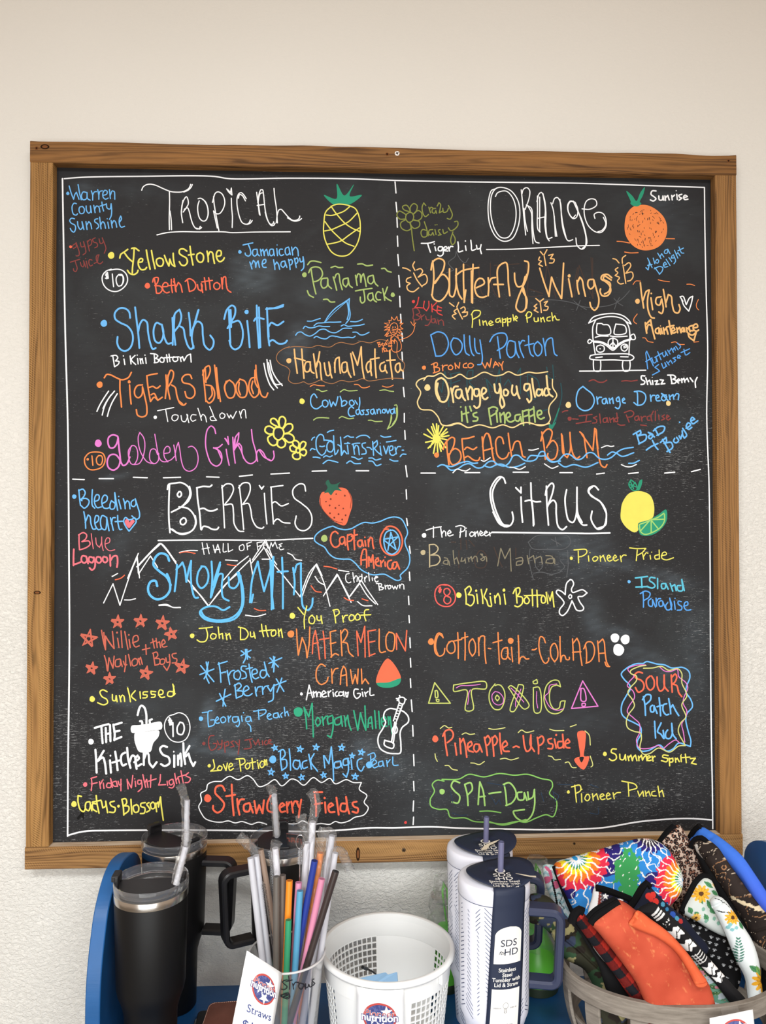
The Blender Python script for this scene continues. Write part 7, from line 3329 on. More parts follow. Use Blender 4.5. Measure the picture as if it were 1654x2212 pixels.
# ================================================================== STRAWS
SM = {'milky': straw_mat('milky_straw', '#e6e7ee', .62), 'white': straw_mat('white_straw', '#e9e9f0', .85), 'tan': straw_mat('tan_straw', '#8f7a6b'), 'smoke': straw_mat('smoke_grey_straw', '#6c6660', .82),
      'smoke2': straw_mat('smoke_brown_straw', '#75685f', .82), 'orange': straw_mat('orange_straw', '#ee8a22'), 'pink': straw_mat('pink_straw', '#e59cc0', .75), 'sky': straw_mat('light_blue_straw', '#5aa5cc', .85),
      'green': straw_mat('green_swirl_straw', '#3ba678', .75), 'navy': straw_mat('dark_blue_straw', '#24398f'), 'glit': straw_mat('orange_glitter_straw', '#e08a4c', .9), 'pglit': straw_mat('pink_glitter_straw', '#dd8fae', .85),
      'brown': straw_mat('dark_brown_straw', '#352a28'), 'teal': straw_mat('mint_straw', '#8fcfb4', .6)}
def wrap_film(name, parent, pts, r0, flat, seed, base=(0, 0, 0), n=10):
    """crinkled clear film sleeve around pts"""
    rnd = random.Random(seed); mb = MB(); P = [Vector(p) for p in smooth_path(pts, n=7)]
    N = len(P); V = []
    for i, p in enumerate(P):
        tq = (P[min(i + 1, N - 1)] - P[max(i - 1, 0)]).normalized(); s = tq.cross(Vector((0, 1, 0.2))).normalized(); w = s.cross(tq).normalized()
        rr = r0[0] + (r0[1] - r0[0]) * i / (N - 1)
        for k in range(n):
            a = 2 * PI * k / n; j = 1 + rnd.uniform(-.16, .16)
            V.append(p + s * rr * j * math.cos(a) + w * rr * flat * j * math.sin(a) - Vector(base))
    mb.add(V, [(i * n + k, (i + 1) * n + k, (i + 1) * n + (k + 1) % n, i * n + (k + 1) % n) for i in range(N - 1) for k in range(n)])
    return mb.build(name, film_m, parent, smooth=False)
def straw(top, bot, rad, mk, label, group, film=None, inner=True, extra=None):
    T_, B_ = Vector(top), Vector(bot); L = (T_ - B_)
    mb = MB(); nseg = 6; P = [B_ + L * (i / nseg) - B_ for i in range(nseg + 1)]
    mb.tube(P, rad, 16, cap=False)
    q = P[-1]; mb.tube([q, q - L.normalized() * .03], rad * .78, 16, cap=False)
    # lip between outer and inner wall
    b = len(mb.v); n = 16; o1 = nseg * n; o2 = (nseg + 1) * n
    mb.f += [(o1 + k, o1 + (k + 1) % n, o2 + (k + 1) % n, o2 + k) for k in range(n)]; mb.m += [0] * n
    o = mb.build('drinking_straw', SM[mk], None, loc=B_, angle=50); tag(o, label, 'straw', group)
    if film:
        pts = [at_d(u, v, d) for (u, v, d) in film]
        f = wrap_film('wrapper', o, pts, (rad * 1.35, rad * 1.7), .75, int(film[0][0]), base=B_)
    return o
cx0, cy0 = cup_p[0], cup_p[1]
dc = (cup_p - CAM) @ FWD
GR = 'drinking straws standing in the clear cup'
def cup_straw(u, v, dd, bx, by, rad, mk, label, film=None):
    return straw(at_d(u, v, dc + dd), (cx0 + bx, cy0 + by, SHELF_Z + .008), rad, mk, label, GR, film)
cup_straw(541, 1853, .012, -.017, .004, .0046, 'milky', 'milky clear straw at the far left of the cup')
cup_straw(553, 1848, .020, -.010, .012, .0046, 'milky', 'milky clear straw second from the left in the cup, flattened wrapper above it', [(556, 1850, dc + .020), (548, 1838, dc + .02), (532, 1820, dc + .02), (515, 1806, dc + .02)])
cup_straw(563, 1835, .026, .012, .020, .0042, 'tan', 'opaque tan straw leaning left with a pointed top')
cup_straw(594.5, 1832, .030, .003, .030, .0047, 'white', 'white straw inside a clear wrapper, left of the middle of the cup', [(594, 2000, dc + .03), (594, 1900, dc + .03), (594, 1830, dc + .03), (597, 1818, dc + .03)])
cup_straw(597, 1893, .000, -.013, -.020, .0046, 'smoke', 'smoke grey straw, left one of the two grey straws')
cup_straw(610.5, 1890, .008, -.007, -.006, .0044, 'smoke2', 'brownish grey straw, right one of the two grey straws')
cup_straw(625, 1902, .000, -.006, -.016, .0047, 'orange', 'plain bright orange straw in the middle of the cup')
cup_straw(645, 1906, .006, .001, -.012, .0046, 'pink', 'pale pink straw beside the light blue one')
cup_straw(648, 1924, -.004, .003, -.022, .0046, 'sky', 'light blue straw in the middle of the cup')
cup_straw(623, 1987, -.018, -.004, -.030, .0043, 'green', 'short green swirled straw, lowest top in the cup')
cup_straw(662, 1820, .034, .010, .028, .0048, 'white', 'white straw behind the dark blue one', [(655, 1950, dc + .033), (661, 1822, dc + .034), (668, 1806, dc + .036), (652, 1775, dc + .04), (648, 1760, dc + .042)])
cup_straw(679.5, 1859, .000, -.014, .006, .0046, 'navy', 'dark blue straw leaning to the right')
cup_straw(692, 1842, .012, .004, .012, .0047, 'glit', 'orange glitter straw leaning to the right', [(672, 2000, dc + .010), (686, 1900, dc + .012), (693, 1838, dc + .013), (698, 1800, dc + .018), (702, 1790, dc + .02)])
cup_straw(675, 1775, .040, .018, .030, .0047, 'white', 'tallest white straw with a crinkled wrapper rising above it', [(674, 1850, dc + .04), (675, 1775, dc + .04), (681, 1750, dc + .04), (680, 1722, dc + .04), (672, 1708, dc + .04)])
cup_straw(717, 1805, .022, .012, .006, .0049, 'milky', 'long milky straw leaning right with a gathered wrapper tip', [(700, 1930, dc + .018), (716, 1806, dc + .022), (711, 1798, dc + .022), (695, 1800, dc + .024)])
cup_straw(724, 1842, .010, .024, -.006, .0042, 'milky', 'clear wrapped straw with its film folded over to the right', [(706, 1950, dc + .01), (722, 1842, dc + .01), (735, 1838, dc + .01), (745, 1855, dc + .01), (756, 1882, dc + .01)])
cup_straw(695, 1898, -.008, -.006, -.018, .0047, 'pglit', 'pink glitter straw leaning right in front of the orange glitter one')
cup_straw(725, 1882, -.014, -.019, -.026, .0049, 'brown', 'dark brown straw leaning far right in front of the others')
cup_straw(556, 1945, .030, .004, .010, .0034, 'teal', 'mint green straw between the milky straws')
# cleaning brushes
bris_m = mat('clear_bristles', '#bfc2c6', .4); bwire_m = mat('twisted_wire', '#c9c9cc', .25, 1.0); bdark_m = mat('dark_bristles', '#1e1e22', .6)
def brush(u, v, dd, bx, by, zlen, r, m_, label, loop):
    top = Vector(at_d(u, v, dc + dd)); bot = Vector((cx0 + bx, cy0 + by, SHELF_Z + .008)); L = top - bot
    e = thing('straw_brush', label, 'brush', tuple(bot), 'straw cleaning brushes in the clear cup')
    mb = MB(); mb.tube([Vector((0, 0, 0)), L * .5, L], .0011, 6)
    if loop:
        c = L + Vector((0, 0, .008)); mb.tube([c + Vector((.006 * math.cos(a), .001, .010 * math.sin(a))) for a in [2 * PI * i / 14 for i in range(14)]], .0007, 6, closed=True)
    mb.build('twisted_wire', bwire_m, e)
    br = MB(); t_ = L.normalized(); s = t_.cross(Vector((0, 1, 0))).normalized(); w = s.cross(t_)
    n = int(zlen / .0022)
    for i in range(n):
        c = L - t_ * (.004 + i * .0022)
        for k in range(3):
            a = (i * .7 + k * PI / 3); d_ = s * math.cos(a) + w * math.sin(a)
            br.add([c + d_ * r - t_ * .0002, c - d_ * r - t_ * .0002, c - d_ * r + t_ * .0003, c + d_ * r + t_ * .0003], [(0, 1, 2, 3)])
    o = br.build('bristles', m_, e, smooth=False); o['kind'] = 'stuff'
brush(584, 1832, .034, .012, .024, .085, .0042, bris_m, 'clear-bristled straw brush beside the wrapped white straw', False)
brush(568, 1905, .004, .006, .000, .045, .0034, bdark_m, 'dark-bristled straw brush behind the left milky straws', False)
brush(648, 1832, .020, .014, .004, .020, .0030, bris_m, 'twisted silver wire straw brush with a loop at the top', True)
# straws of the tumblers
def lid_straw(T, u0, v0, u1, v1, d1, label, film, grp='wrapped straws leaning in the tumbler lids', d0=None):
    p0 = at_z(u0, v0, SHELF_Z + .2655) if d0 is None else at_d(u0, v0, d0)
    return straw(at_d(u1, v1, d1), p0, .0043, 'milky', label, grp, film)
lid_straw(T1, 380, 1911, 401, 1829, 1.085, 'clear wrapped straw leaning right on the front left tumbler lid', [(379, 1908, 1.068), (388, 1868, 1.07), (401, 1828, 1.085), (404, 1808, 1.088), (409, 1795, 1.09)])
lid_straw(T2, 402, 1826, 404.5, 1728, 1.215, 'tall clear wrapped straw standing on the second black tumbler', [(400, 1830, 1.20), (401, 1780, 1.205), (399, 1730, 1.21), (393, 1705, 1.215), (388, 1695, 1.215)])
lid_straw(T3, 598, 1806, 592, 1718, 1.21, 'clear wrapped straw standing on the rear right black tumbler', [(598, 1806, 1.20), (594, 1760, 1.205), (590, 1715, 1.21), (587, 1704, 1.21), (578, 1707, 1.21)])

# ================================================================== GREEN BOTTLES IN FILM BEHIND THE WHITE TUMBLERS
green_m = mat('lime_green_plastic', '#62bf3c', .35); gd_m = mat('dark_green_base', '#23301e', .5)
def green_bottle(u, vtop, vbase, depth, rad, label, gdir):
    p = at_d(u, vbase, depth); p = np.array([p[0], p[1], SHELF_Z]); e = thing('wrapped_bottle', label, 'bottle', tuple(p), 'lime green bottles wrapped in clear film')
    MB().lathe([(.0001, .001), (rad * .92, .001), (rad, .008), (rad, .045), (rad * .9, .062), (rad * .55, .085), (rad * .42, .10), (.0001, .10)], 40).build('bottle_body', green_m, e)
    MB().lathe([(rad * 1.0, .0), (rad * 1.03, .001), (rad * 1.03, .013), (rad * 1.0, .014)], 40).build('base_ring', gd_m, e)
    top = at_d(u, vtop, depth) - p
    st = MB(); x, y, z = top
    st.sweep([(x + gdir * .004, y, z - .070), (x, y, z - .045), (x - gdir * .004, y, z - .012), (x - gdir * .001, y, z), (x + gdir * .004, y, z - .010), (x + gdir * .006, y, z - .05), (x + gdir * .010, y, z - .072)], .012, .0026, (0, 1, 0))
    st.build('strap', green_m, e, angle=30, label='folded lime green strap')
    wrap_film('film', e, [p + np.array([0, 0, .02]), p + np.array([0, 0, .09]), p + np.array([x * .6, y, .15]), p + np.array([x, y, z - .03]), p + np.array([x, y, z + .012])], (rad * 1.15, .016), .8, int(u), base=tuple(p), n=14)
green_bottle(960, 1908, 2125, 1.285, .026, 'lime green bottle in clear film between the white basket and the rear white tumbler', 1)
green_bottle(1160, 1868, 2115, 1.283, .033, 'lime green bottle in clear film right of the white tumblers, behind their handles', 1)
# ================================================================== OVAL SLATTED BASKET
OB = np.array([0.385, -0.226, 0.0]); OA, OBB, OH = 0.157, 0.115, 0.141
oval = thing('slatted_basket', 'oval weathered grey wooden basket with curved slats, full of printed sleeves', 'basket', (OB[0], OB[1], SHELF_Z))
gw_m = mat('weathered_grey_wood', '#857d74', .8, spec=.2); t = NT(gw_m); co = t.coords((8, 8, 60)); n_ = t.noise(co, 3, 5, .65)
t.base(t.ramp(n_, [(0.25, lin('#6c645b')), (0.55, lin('#8b8379')), (0.8, lin('#a29a8f'))])); t.bump(n_, .4, .0008)
def oval_ring(z0, z1, s0, s1, th, name, label=None):
    mb = MB(); n = 96; V = []
    for k in range(n):
        a = 2 * PI * k / n; c, s = math.cos(a), math.sin(a)
        V += [((OA * s0) * c, (OBB * s0) * s, z0), ((OA * s1) * c, (OBB * s1) * s, z1), ((OA * s1 - th) * c, (OBB * s1 - th) * s, z1), ((OA * s0 - th) * c, (OBB * s0 - th) * s, z0)]
    mb.add(V, [(4 * k + j, 4 * ((k + 1) % n) + j, 4 * ((k + 1) % n) + (j + 1) % 4, 4 * k + (j + 1) % 4) for k in range(n) for j in range(4)])
    return bevel(mb.build(name, gw_m, oval, angle=30, label=label), .001)
oval_ring(OH - .026, OH, .985, 1.0, .008, 'rim_band', 'broad grey wooden rim band')
oval_ring(.055, .072, .86, .90, .005, 'lower_band')
oval_ring(0.0, .014, .72, .76, .006, 'lower_band')
mb = MB(); n = 64; mb.add([(OA * .73 * math.cos(2 * PI * k / n), OBB * .73 * math.sin(2 * PI * k / n), z) for z in (.004, .008) for k in range(n)], [tuple(reversed(range(n))), tuple(range(n, 2 * n))]); mb.build('bottom_board', gw_m, oval)
for k in range(13):
    a = 2 * PI * (k + .62) / 13; mb = MB(); P = []
    for i in range(9):
        s = i / 8; z = .004 + s * (OH - .028); f = .74 + .235 * math.sin(s * PI / 2) ** .8
        P.append(((OA * f - .004) * math.cos(a), (OBB * f - .004) * math.sin(a), z))
    tang = (-math.sin(a) * OA, math.cos(a) * OBB, 0)
    mb.sweep(P, .023, .0045, tang); mb.build('slat', gw_m, oval, angle=30)
# shop tag taped to the basket rim
c00, c10, c01, c11 = at_d(1531, 2199, .985), at_d(1624, 2180, .990), at_d(1533, 2290, .965), at_d(1634, 2275, .970)
def f_btag(x, y, off):
    a, b = x / .056 + .5, -y / .055; p = (1 - a) * (1 - b) * c00 + a * (1 - b) * c10 + (1 - a) * b * c01 + a * b * c11
    nrm = np.cross(c10 - c00, c01 - c00); nrm /= np.linalg.norm(nrm); nrm = -nrm if nrm[1] > 0 else nrm
    return p + nrm * (off + .002)
bt = make_tag('price_tag', None, f_btag, .056, .055, (.002, -.027), .0195, []); tag(bt, 'white paper tag with round star logo on the rim of the grey slatted basket', 'tag')
tp = MB(); q = [at_d(u, v, d) for u, v, d in ((1555, 2175, .984), (1592, 2166, .986), (1597, 2190, .983), (1560, 2196, .981))]; tp.add(q, [(0, 1, 2, 3)])
tp.build('clear_tape', clear2_m, bt)

# ================================================================== PRINTED NEOPRENE SLEEVES
bind_m = mat('black_fabric_binding', '#0d0d0f', .9, spec=.15)
neo_m = mat('printed_neoprene', '#ffffff', .8, spec=.2); t = NT(neo_m)
at = t.new('Attribute', attribute_name='print'); t.l.new(at.outputs['Color'], t.b.inputs['Base Color']); t.bump(t.noise(t.coords(), 900, 2), .25, .0003)
def srgb(h): return np.array(lin(h)[:3])
def hash2(x, y, k=0):
    v = np.sin(x * 127.1 + y * 311.7 + k * 74.7) * 43758.5453; return v - np.floor(v)
def vnoise(x, y, s, k=0):
    x = x / s; y = y / s; xi, yi = np.floor(x), np.floor(y); fx, fy = x - xi, y - yi; fx = fx * fx * (3 - 2 * fx); fy = fy * fy * (3 - 2 * fy)
    return (hash2(xi, yi, k) * (1 - fx) + hash2(xi + 1, yi, k) * fx) * (1 - fy) + (hash2(xi, yi + 1, k) * (1 - fx) + hash2(xi + 1, yi + 1, k) * fx) * fy
def fbm(x, y, s, k=0): return (vnoise(x, y, s, k) + .5 * vnoise(x, y, s / 2, k + 1) + .25 * vnoise(x, y, s / 4, k + 2)) / 1.75
def cells(x, y, s, k=0):
    x = x / s; y = y / s; xi, yi = np.floor(x), np.floor(y); d1 = np.full_like(x, 9.); d2 = np.full_like(x, 9.); idv = np.zeros_like(x)
    for i in (-1, 0, 1):
        for j in (-1, 0, 1):
            cx_, cy_ = xi + i, yi + j; px = cx_ + hash2(cx_, cy_, k); py = cy_ + hash2(cx_, cy_, k + 5); d = np.hypot(px - x, py - y)
            nearer = d < d1; d2 = np.where(nearer, d1, np.minimum(d2, d)); idv = np.where(nearer, hash2(cx_, cy_, k + 9), idv); d1 = np.where(nearer, d, d1)
    return d1 * s, d2 * s, idv
def inpoly(x, y, P):
    P = np.array(P, float); ins = np.zeros(x.shape, bool); j = len(P) - 1
    for i in range(len(P)):
        c = ((P[i, 1] > y) != (P[j, 1] > y)) & (x < (P[j, 0] - P[i, 0]) * (y - P[i, 1]) / (P[j, 1] - P[i, 1] + 1e-12) + P[i, 0]); ins ^= c; j = i
    return ins
def segd(x, y, P):
    P = np.array(P, float); d = np.full(x.shape, 1e9)
    for a, b in zip(P[:-1], P[1:]):
        ab = b - a; tt = np.clip(((x - a[0]) * ab[0] + (y - a[1]) * ab[1]) / (ab @ ab + 1e-9), 0, 1); d = np.minimum(d, np.hypot(x - a[0] - tt * ab[0], y - a[1] - tt * ab[1]))
    return d
def put_c(C, m_, h): C[m_] = srgb(h) if isinstance(h, str) else h

def p_tiedye(x, y):
    C = np.tile(srgb('#2f86d2'), (len(x), 1)); nz = fbm(x, y, 9, 3) - .5
    best = np.full(x.shape, 1e9); 
    for ci, (cx_, cy_, r0) in enumerate(((1238, 1853, 1.0), (1397, 1803, .85), (1470, 1899, .95))):
        d = np.hypot(x - cx_, (y - cy_) * (1.0 if ci != 2 else 1.0)) / r0; a = np.arctan2(y - cy_, x - cx_)
        dd = d + 12 * nz + 3 * np.sin(a * 23)
        bands = [(14, '#2f9de0'), (22, '#2c8a5c'), (34, '#f3dd2c'), (48, '#ee7d28'), (68, '#df2f4c'), (98, '#2a2270')] if ci != 1 else [(12, '#d32f45'), (30, '#2a2238'), (44, '#2a2270')]
        prev = 0
        for r, h in bands:
            m_ = (dd >= prev) & (dd < r) & (d < best + 5); m_ = m_ & ((prev < 60) | (vnoise(x, y, 26, 51) > .42)); put_c(C, m_, h); prev = r
        best = np.minimum(best, d)
        # white radiating cracks
        k = 19 if ci != 2 else 23; w_ = np.abs(((a + .05 * np.sin(d * .22) + .10 * nz) * k / (2 * PI)) % 1 - .5)
        lw = (.75 + 1.2 * vnoise(x, y, 6, 7 + ci)) * k / (2 * PI) / np.maximum(d, 6)
        put_c(C, (w_ > .5 - lw) & (d > 5) & (d < 108), '#f4f4f2')
    g_ = (np.hypot((x - 1346) / 27, (y - 1884) / 50) < 1 + 1.3 * nz) & (best > 52)
    put_c(C, g_, '#3c9c58')
    cr = (vnoise(x, y, 7, 31) > .80) & (best > 55); w2 = np.abs((x + y * .6) % 9 - 4.5) < 1.2; put_c(C, cr & w2, '#f4f4f2')
    return C
def p_leopard(x, y):
    C = np.tile(srgb('#cbb3a2'), (len(x), 1)); tone = fbm(x, y, 40, 2); C = C * (0.85 + .3 * tone)[:, None]
    X = x + 1.5 * (vnoise(x, y, 5, 1) - .5); Y = y * .8; d1, d2, idv = cells(X, Y, 6.6, 4); r = 1.7 + 1.2 * idv; w_ = .75 + .75 * vnoise(x, y, 3, 6)
    put_c(C, d1 < r, '#8d6250'); put_c(C, (np.abs(d1 - r) < w_) & (vnoise(x, y, 2.6, 11) > .22), '#1c1416'); return C
def p_camo(x, y):
    C = np.tile(srgb('#3a3a2c'), (len(x), 1)); put_c(C, fbm(x, y, 34, 1) > .55, '#3c5b3f'); put_c(C, fbm(x + 50, y, 26, 7) > .60, '#2f2822'); put_c(C, fbm(x, y + 90, 28, 13) > .62, '#46506a')
    m_ = fbm(x - y * .3, y + 30 + x * .2, 22, 21); put_c(C, m_ > .66, '#b3ab7a'); return C * .78
def p_plaid(x, y):
    d = np.array([.62, .785]); s = (x * d[0] + y * d[1]); q = (-x * d[1] + y * d[0]); A_ = (s % 44) < 22; B_ = ((q + 6) % 36) < 18
    C = np.tile(srgb('#a5281e'), (len(x), 1)); put_c(C, A_ ^ B_, '#641714'); put_c(C, A_ & B_, '#15161c'); nz = vnoise(x, y, 1.6, 3); C = C * (.8 + .4 * nz)[:, None]; return C
def p_orange(x, y):
    f = fbm(x + 14 * vnoise(x, y, 50, 8), y * .9, 46, 4); f2 = fbm(x * 1.6 - y, y * .5 + x * .4, 16, 9) * .75 + .25 * vnoise(x * 2 - y, y + x, 5, 3)
    C = srgb('#a23a26')[None] * (1 - f)[:, None] + srgb('#cc5c42')[None] * f[:, None]; C = C + (srgb('#e39a62') - C) * np.clip((f2 - .66) * 3, 0, .6)[:, None]
    return C
def p_orange2(x, y): return np.clip(p_orange(x, y) * 1.0 + srgb('#f07a3c')[None] * .25, 0, .95)
def p_blue(x, y): f = np.clip((y - 1800) / 190, 0, 1)[:, None]; return srgb('#3f7be0')[None] * (1 - f) + srgb('#4b62dc')[None] * f
def p_marble(x, y):
    C = np.tile(srgb('#2b2320'), (len(x), 1)) * (.6 + .8 * fbm(x, y, 30, 5))[:, None]
    a = np.abs(fbm(x, y, 40, 2) - .5); b_ = np.abs(fbm(x + y * .4, y, 26, 12) - .5); put_c(C, a < .005, '#a77a55'); put_c(C, b_ < .0035, '#c9b9a4')
    bl = fbm(x, y, 36, 22); m_ = (bl > .69); C[m_] = C[m_] * .6 + srgb('#8d6a5c') * .4; put_c(C, (segd(x, y, [(1590, 1935), (1618, 1950), (1654, 1968)]) < 4 * vnoise(x, y, 5, 2) + 1), '#d9c8a6'); put_c(C, segd(x, y, [(1513, 1825), (1514, 1838), (1520, 1850)]) < 3.5, '#c9c2bb'); return C
def flower(C, x, y, cx_, cy_, r, col='#eeb13a', pet=11, core='#5a3a22'):
    d = np.hypot(x - cx_, y - cy_); a = np.arctan2(y - cy_, x - cx_); rr = r * (.62 + .38 * np.abs(np.cos(a * pet / 2))); put_c(C, d < rr, col); put_c(C, (d < rr) & (np.abs(np.sin(a * pet / 2)) > .93) & (d > r * .3), '#c98424'); put_c(C, d < r * .26, core)
def leaf(C, x, y, x0, y0, x1, y1, w_, col='#4d8a5c'):
    L = math.hypot(x1 - x0, y1 - y0); ux, uy = (x1 - x0) / L, (y1 - y0) / L; s = (x - x0) * ux + (y - y0) * uy; q = -(x - x0) * uy + (y - y0) * ux
    m_ = (s > 0) & (s < L) & (np.abs(q) < w_ * np.sin(np.clip(s / L, 0, 1) * PI)); put_c(C, m_, col); put_c(C, m_ & (np.abs(q) < .5), '#2f6448')
def p_sunbody(x, y):
    C = np.tile(srgb('#cfd6d2'), (len(x), 1))
    for a in ((1515, 1905, 1535, 1920), (1530, 1925, 1548, 1935), (1500, 1930, 1512, 1955), (1482, 1960, 1490, 1975), (1495, 1970, 1503, 1980), (1520, 1945, 1532, 1968), (1515, 1975, 1524, 1990), (1526, 1962, 1538, 1975)): leaf(C, x, y, *a, 5)
    flower(C, x, y, 1508, 1932, 20); flower(C, x, y, 1500, 1983, 10, '#e9be5c'); flower(C, x, y, 1538, 1912, 7, '#f2ead0', 7, '#e4b64c')
    for (cx_, cy_) in ((1536, 1985), (1520, 1990), (1545, 1995), (1513, 1965)): put_c(C, np.hypot(x - cx_, (y - cy_) * .8) < 3.5, '#7fae9a')
    return C
def p_sunstrap(x, y):
    C = np.tile(srgb('#e2e9ea'), (len(x), 1)); flower(C, x, y, 1575, 1982, 17); flower(C, x, y, 1642, 2118, 26, '#efb02e'); leaf(C, x, y, 1590, 1990, 1598, 2008, 5); leaf(C, x, y, 1588, 1978, 1600, 1990, 5)
    leaf(C, x, y, 1610, 2085, 1632, 2100, 6); leaf(C, x, y, 1625, 2085, 1636, 2108, 5, '#77ad5a')
    for i in range(9):
        yy = 2030 + i * 6; w_ = 10 - abs(i - 5) * 1.2
        for sgn in (-1, 1): leaf(C, x, y, 1586 + i * .8, yy, 1586 + i * .8 + sgn * w_, yy - 6, 1.8, '#5c8f84')
    for (cx_, cy_) in ((1567, 2003), (1574, 2008), (1582, 2004), (1570, 1997), (1588, 2080)): put_c(C, np.hypot(x - cx_, y - cy_) < 4, '#86bcc0')
    put_c(C, segd(x, y, [(1545, 1967), (1552, 1970), (1560, 1971), (1570, 1972)]) < 1.6 * vnoise(x, y, 3, 1), '#1b1b1d'); put_c(C, segd(x, y, [(1540, 1941), (1552, 1946), (1570, 1960)]) < 1.2 * vnoise(x, y, 3, 2), '#1b1b1d'); return C
def p_letters(x, y):
    # black strap with white chunky letter shapes along it
    C = np.tile(srgb('#1b1b1d'), (len(x), 1)); P0, P1 = np.array([1400., 1955.]), np.array([1590., 2150.])
    d = (P1 - P0) / np.linalg.norm(P1 - P0); s = (x - P0[0]) * d[0] + (y - P0[1]) * d[1]; q = -(x - P0[0]) * d[1] + (y - P0[1]) * d[0]
    for s0, s1 in ((14, 19), (22, 26), (29, 34)): put_c(C, (s > s0) & (s < s1) & (np.abs(q) < 12), '#e9e9e7')
    for s0, s1 in ((68, 90), (106, 128), (176, 198), (205, 220)):
        m_ = (s > s0 + 3 * np.sin(q * .4)) & (s < s1 + 3 * np.sin(q * .4)) & (np.abs(q + 1) < 12); put_c(C, m_, '#f0f0ee')
        put_c(C, m_ & (np.abs(q - (s - s0 - 9) * .7 + 2) < 1.2) & (q > -3), '#1b1b1d'); put_c(C, m_ & (np.abs(s - (s0 + s1) / 2) < .9) & (q < 1), '#1b1b1d')
    m_ = (s > 140) & (s < 166) & (np.abs(q) < 13); put_c(C, m_ & ((np.abs((s % 7) - 3) < 1.1) | ((np.abs(q % 6 - 3) < .8) & (q > 0))), '#e4e4e2'); m_ = (s > 44) & (s < 56); put_c(C, m_ & (np.abs(q + 2) < 9) & (vnoise(x, y, 2.4, 4) > .68), '#e4e4e2'); return C
def p_navyfl(x, y):
    C = np.tile(srgb('#171c2e'), (len(x), 1)); 
    for (cx_, cy_, r) in ((1397, 1934, 7), (1407, 1932, 7), (1412, 1946, 7), (1402, 1941, 5)): put_c(C, np.hypot(x - cx_, y - cy_) < r, '#d2362f')
    for (cx_, cy_, r, h) in ((1428, 1952, 5, '#4f97b8'), (1437, 1962, 4, '#3a7fae'), (1449, 1974, 7, '#2f56b0'), (1458, 1982, 5, '#4f97b8'), (1466, 1988, 5, '#b33230'), (1378, 1962, 3.5, '#5fa8c4'), (1368, 1968, 4, '#b33230')): put_c(C, np.hypot(x - cx_, y - cy_) < r, h)
    return C
def p_cactus(x, y):
    C = np.tile(srgb('#c7d6de'), (len(x), 1)); a = fbm(x, y, 24, 6); m_ = a > .50; put_c(C, m_, '#5f8656'); put_c(C, m_ & (a > .62), '#3f6b42'); put_c(C, m_ & (np.hypot(x % 6 - 3, y % 6 - 3) < .9), '#cfe0b0'); put_c(C, fbm(x, y, 18, 33) > .70, '#a83040'); put_c(C, fbm(x + 8, y, 16, 39) > .72, '#e08fa0'); put_c(C, (y > 2120) & (fbm(x, y * 2, 14, 3) > .5), '#6ea58f'); return C
def p_paws(x, y):
    C = np.tile(srgb('#0c0c0e'), (len(x), 1)); sx_, sy_ = 15., 13.; ix = np.floor((x + y * .3) / sx_); iy = np.floor((y - x * .3) / sy_); lx = (x + y * .3) - (ix + .5) * sx_; ly = (y - x * .3) - (iy + .5) * sy_
    m_ = np.hypot(lx, (ly - 1.6) * 1.2) < 2.4
    for a in (-3.4, -1.2, 1.2, 3.4): m_ |= np.hypot(lx - a, ly + 2.2 - abs(a) * .35) < 1.0
    put_c(C, m_ & (hash2(ix, iy, 3) > .25), '#b9bcc0'); return C
def p_flamingo(x, y):
    C = np.tile(srgb('#e4f1f3'), (len(x), 1)); zig = ((y + np.abs((x % 14) - 7) * 1.1) % 15) < 6; put_c(C, zig, '#a8d2d8'); put_c(C, segd(x, y, [(1177, 1875), (1185, 1885), (1188, 1898), (1182, 1906)]) < 3, '#d9698e')
    put_c(C, np.hypot((x - 1178), (y - 1902) * 1.2) < 9, '#d9698e'); put_c(C, np.hypot((x - 1199), (y - 1913) * .9) < 8, '#d9698e'); put_c(C, segd(x, y, [(1189, 1903), (1207, 1905)]) < 1, '#1a1a1c'); put_c(C, segd(x, y, [(1189, 1903), (1196, 1930), (1203, 1962), (1217, 1990)]) < 1.8, '#131315')
    put_c(C, segd(x, y, [(1200, 1932), (1213, 1934), (1206, 1952), (1216, 1964)]) < .8, '#333333'); return C
def p_stars(x, y):
    C = np.tile(srgb('#1d1d35'), (len(x), 1)); put_c(C, x < 1284 + (1985 - y) * .12, '#eef0f2'); put_c(C, (x > 1284 + (1985 - y) * .12) & (x < 1291 + (1985 - y) * .10), '#7c3129')
    for (cx_, cy_) in ((1305, 1935), (1337, 1944), (1322, 1958)):
        a = np.arctan2(y - cy_, x - cx_); put_c(C, np.hypot(x - cx_, y - cy_) < 7 * (.45 + .55 * np.abs(np.cos(a * 2.5 + .6)) ** 2), '#eef0f2')
    put_c(C, (np.abs(x - (1297 + 3 * np.sin(y * .9))) < .9) & (y > 1930) & (y < 1965), '#c9c2c6'); return C
def p_black(x, y): return np.tile(srgb('#0e0e10'), (len(x), 1))

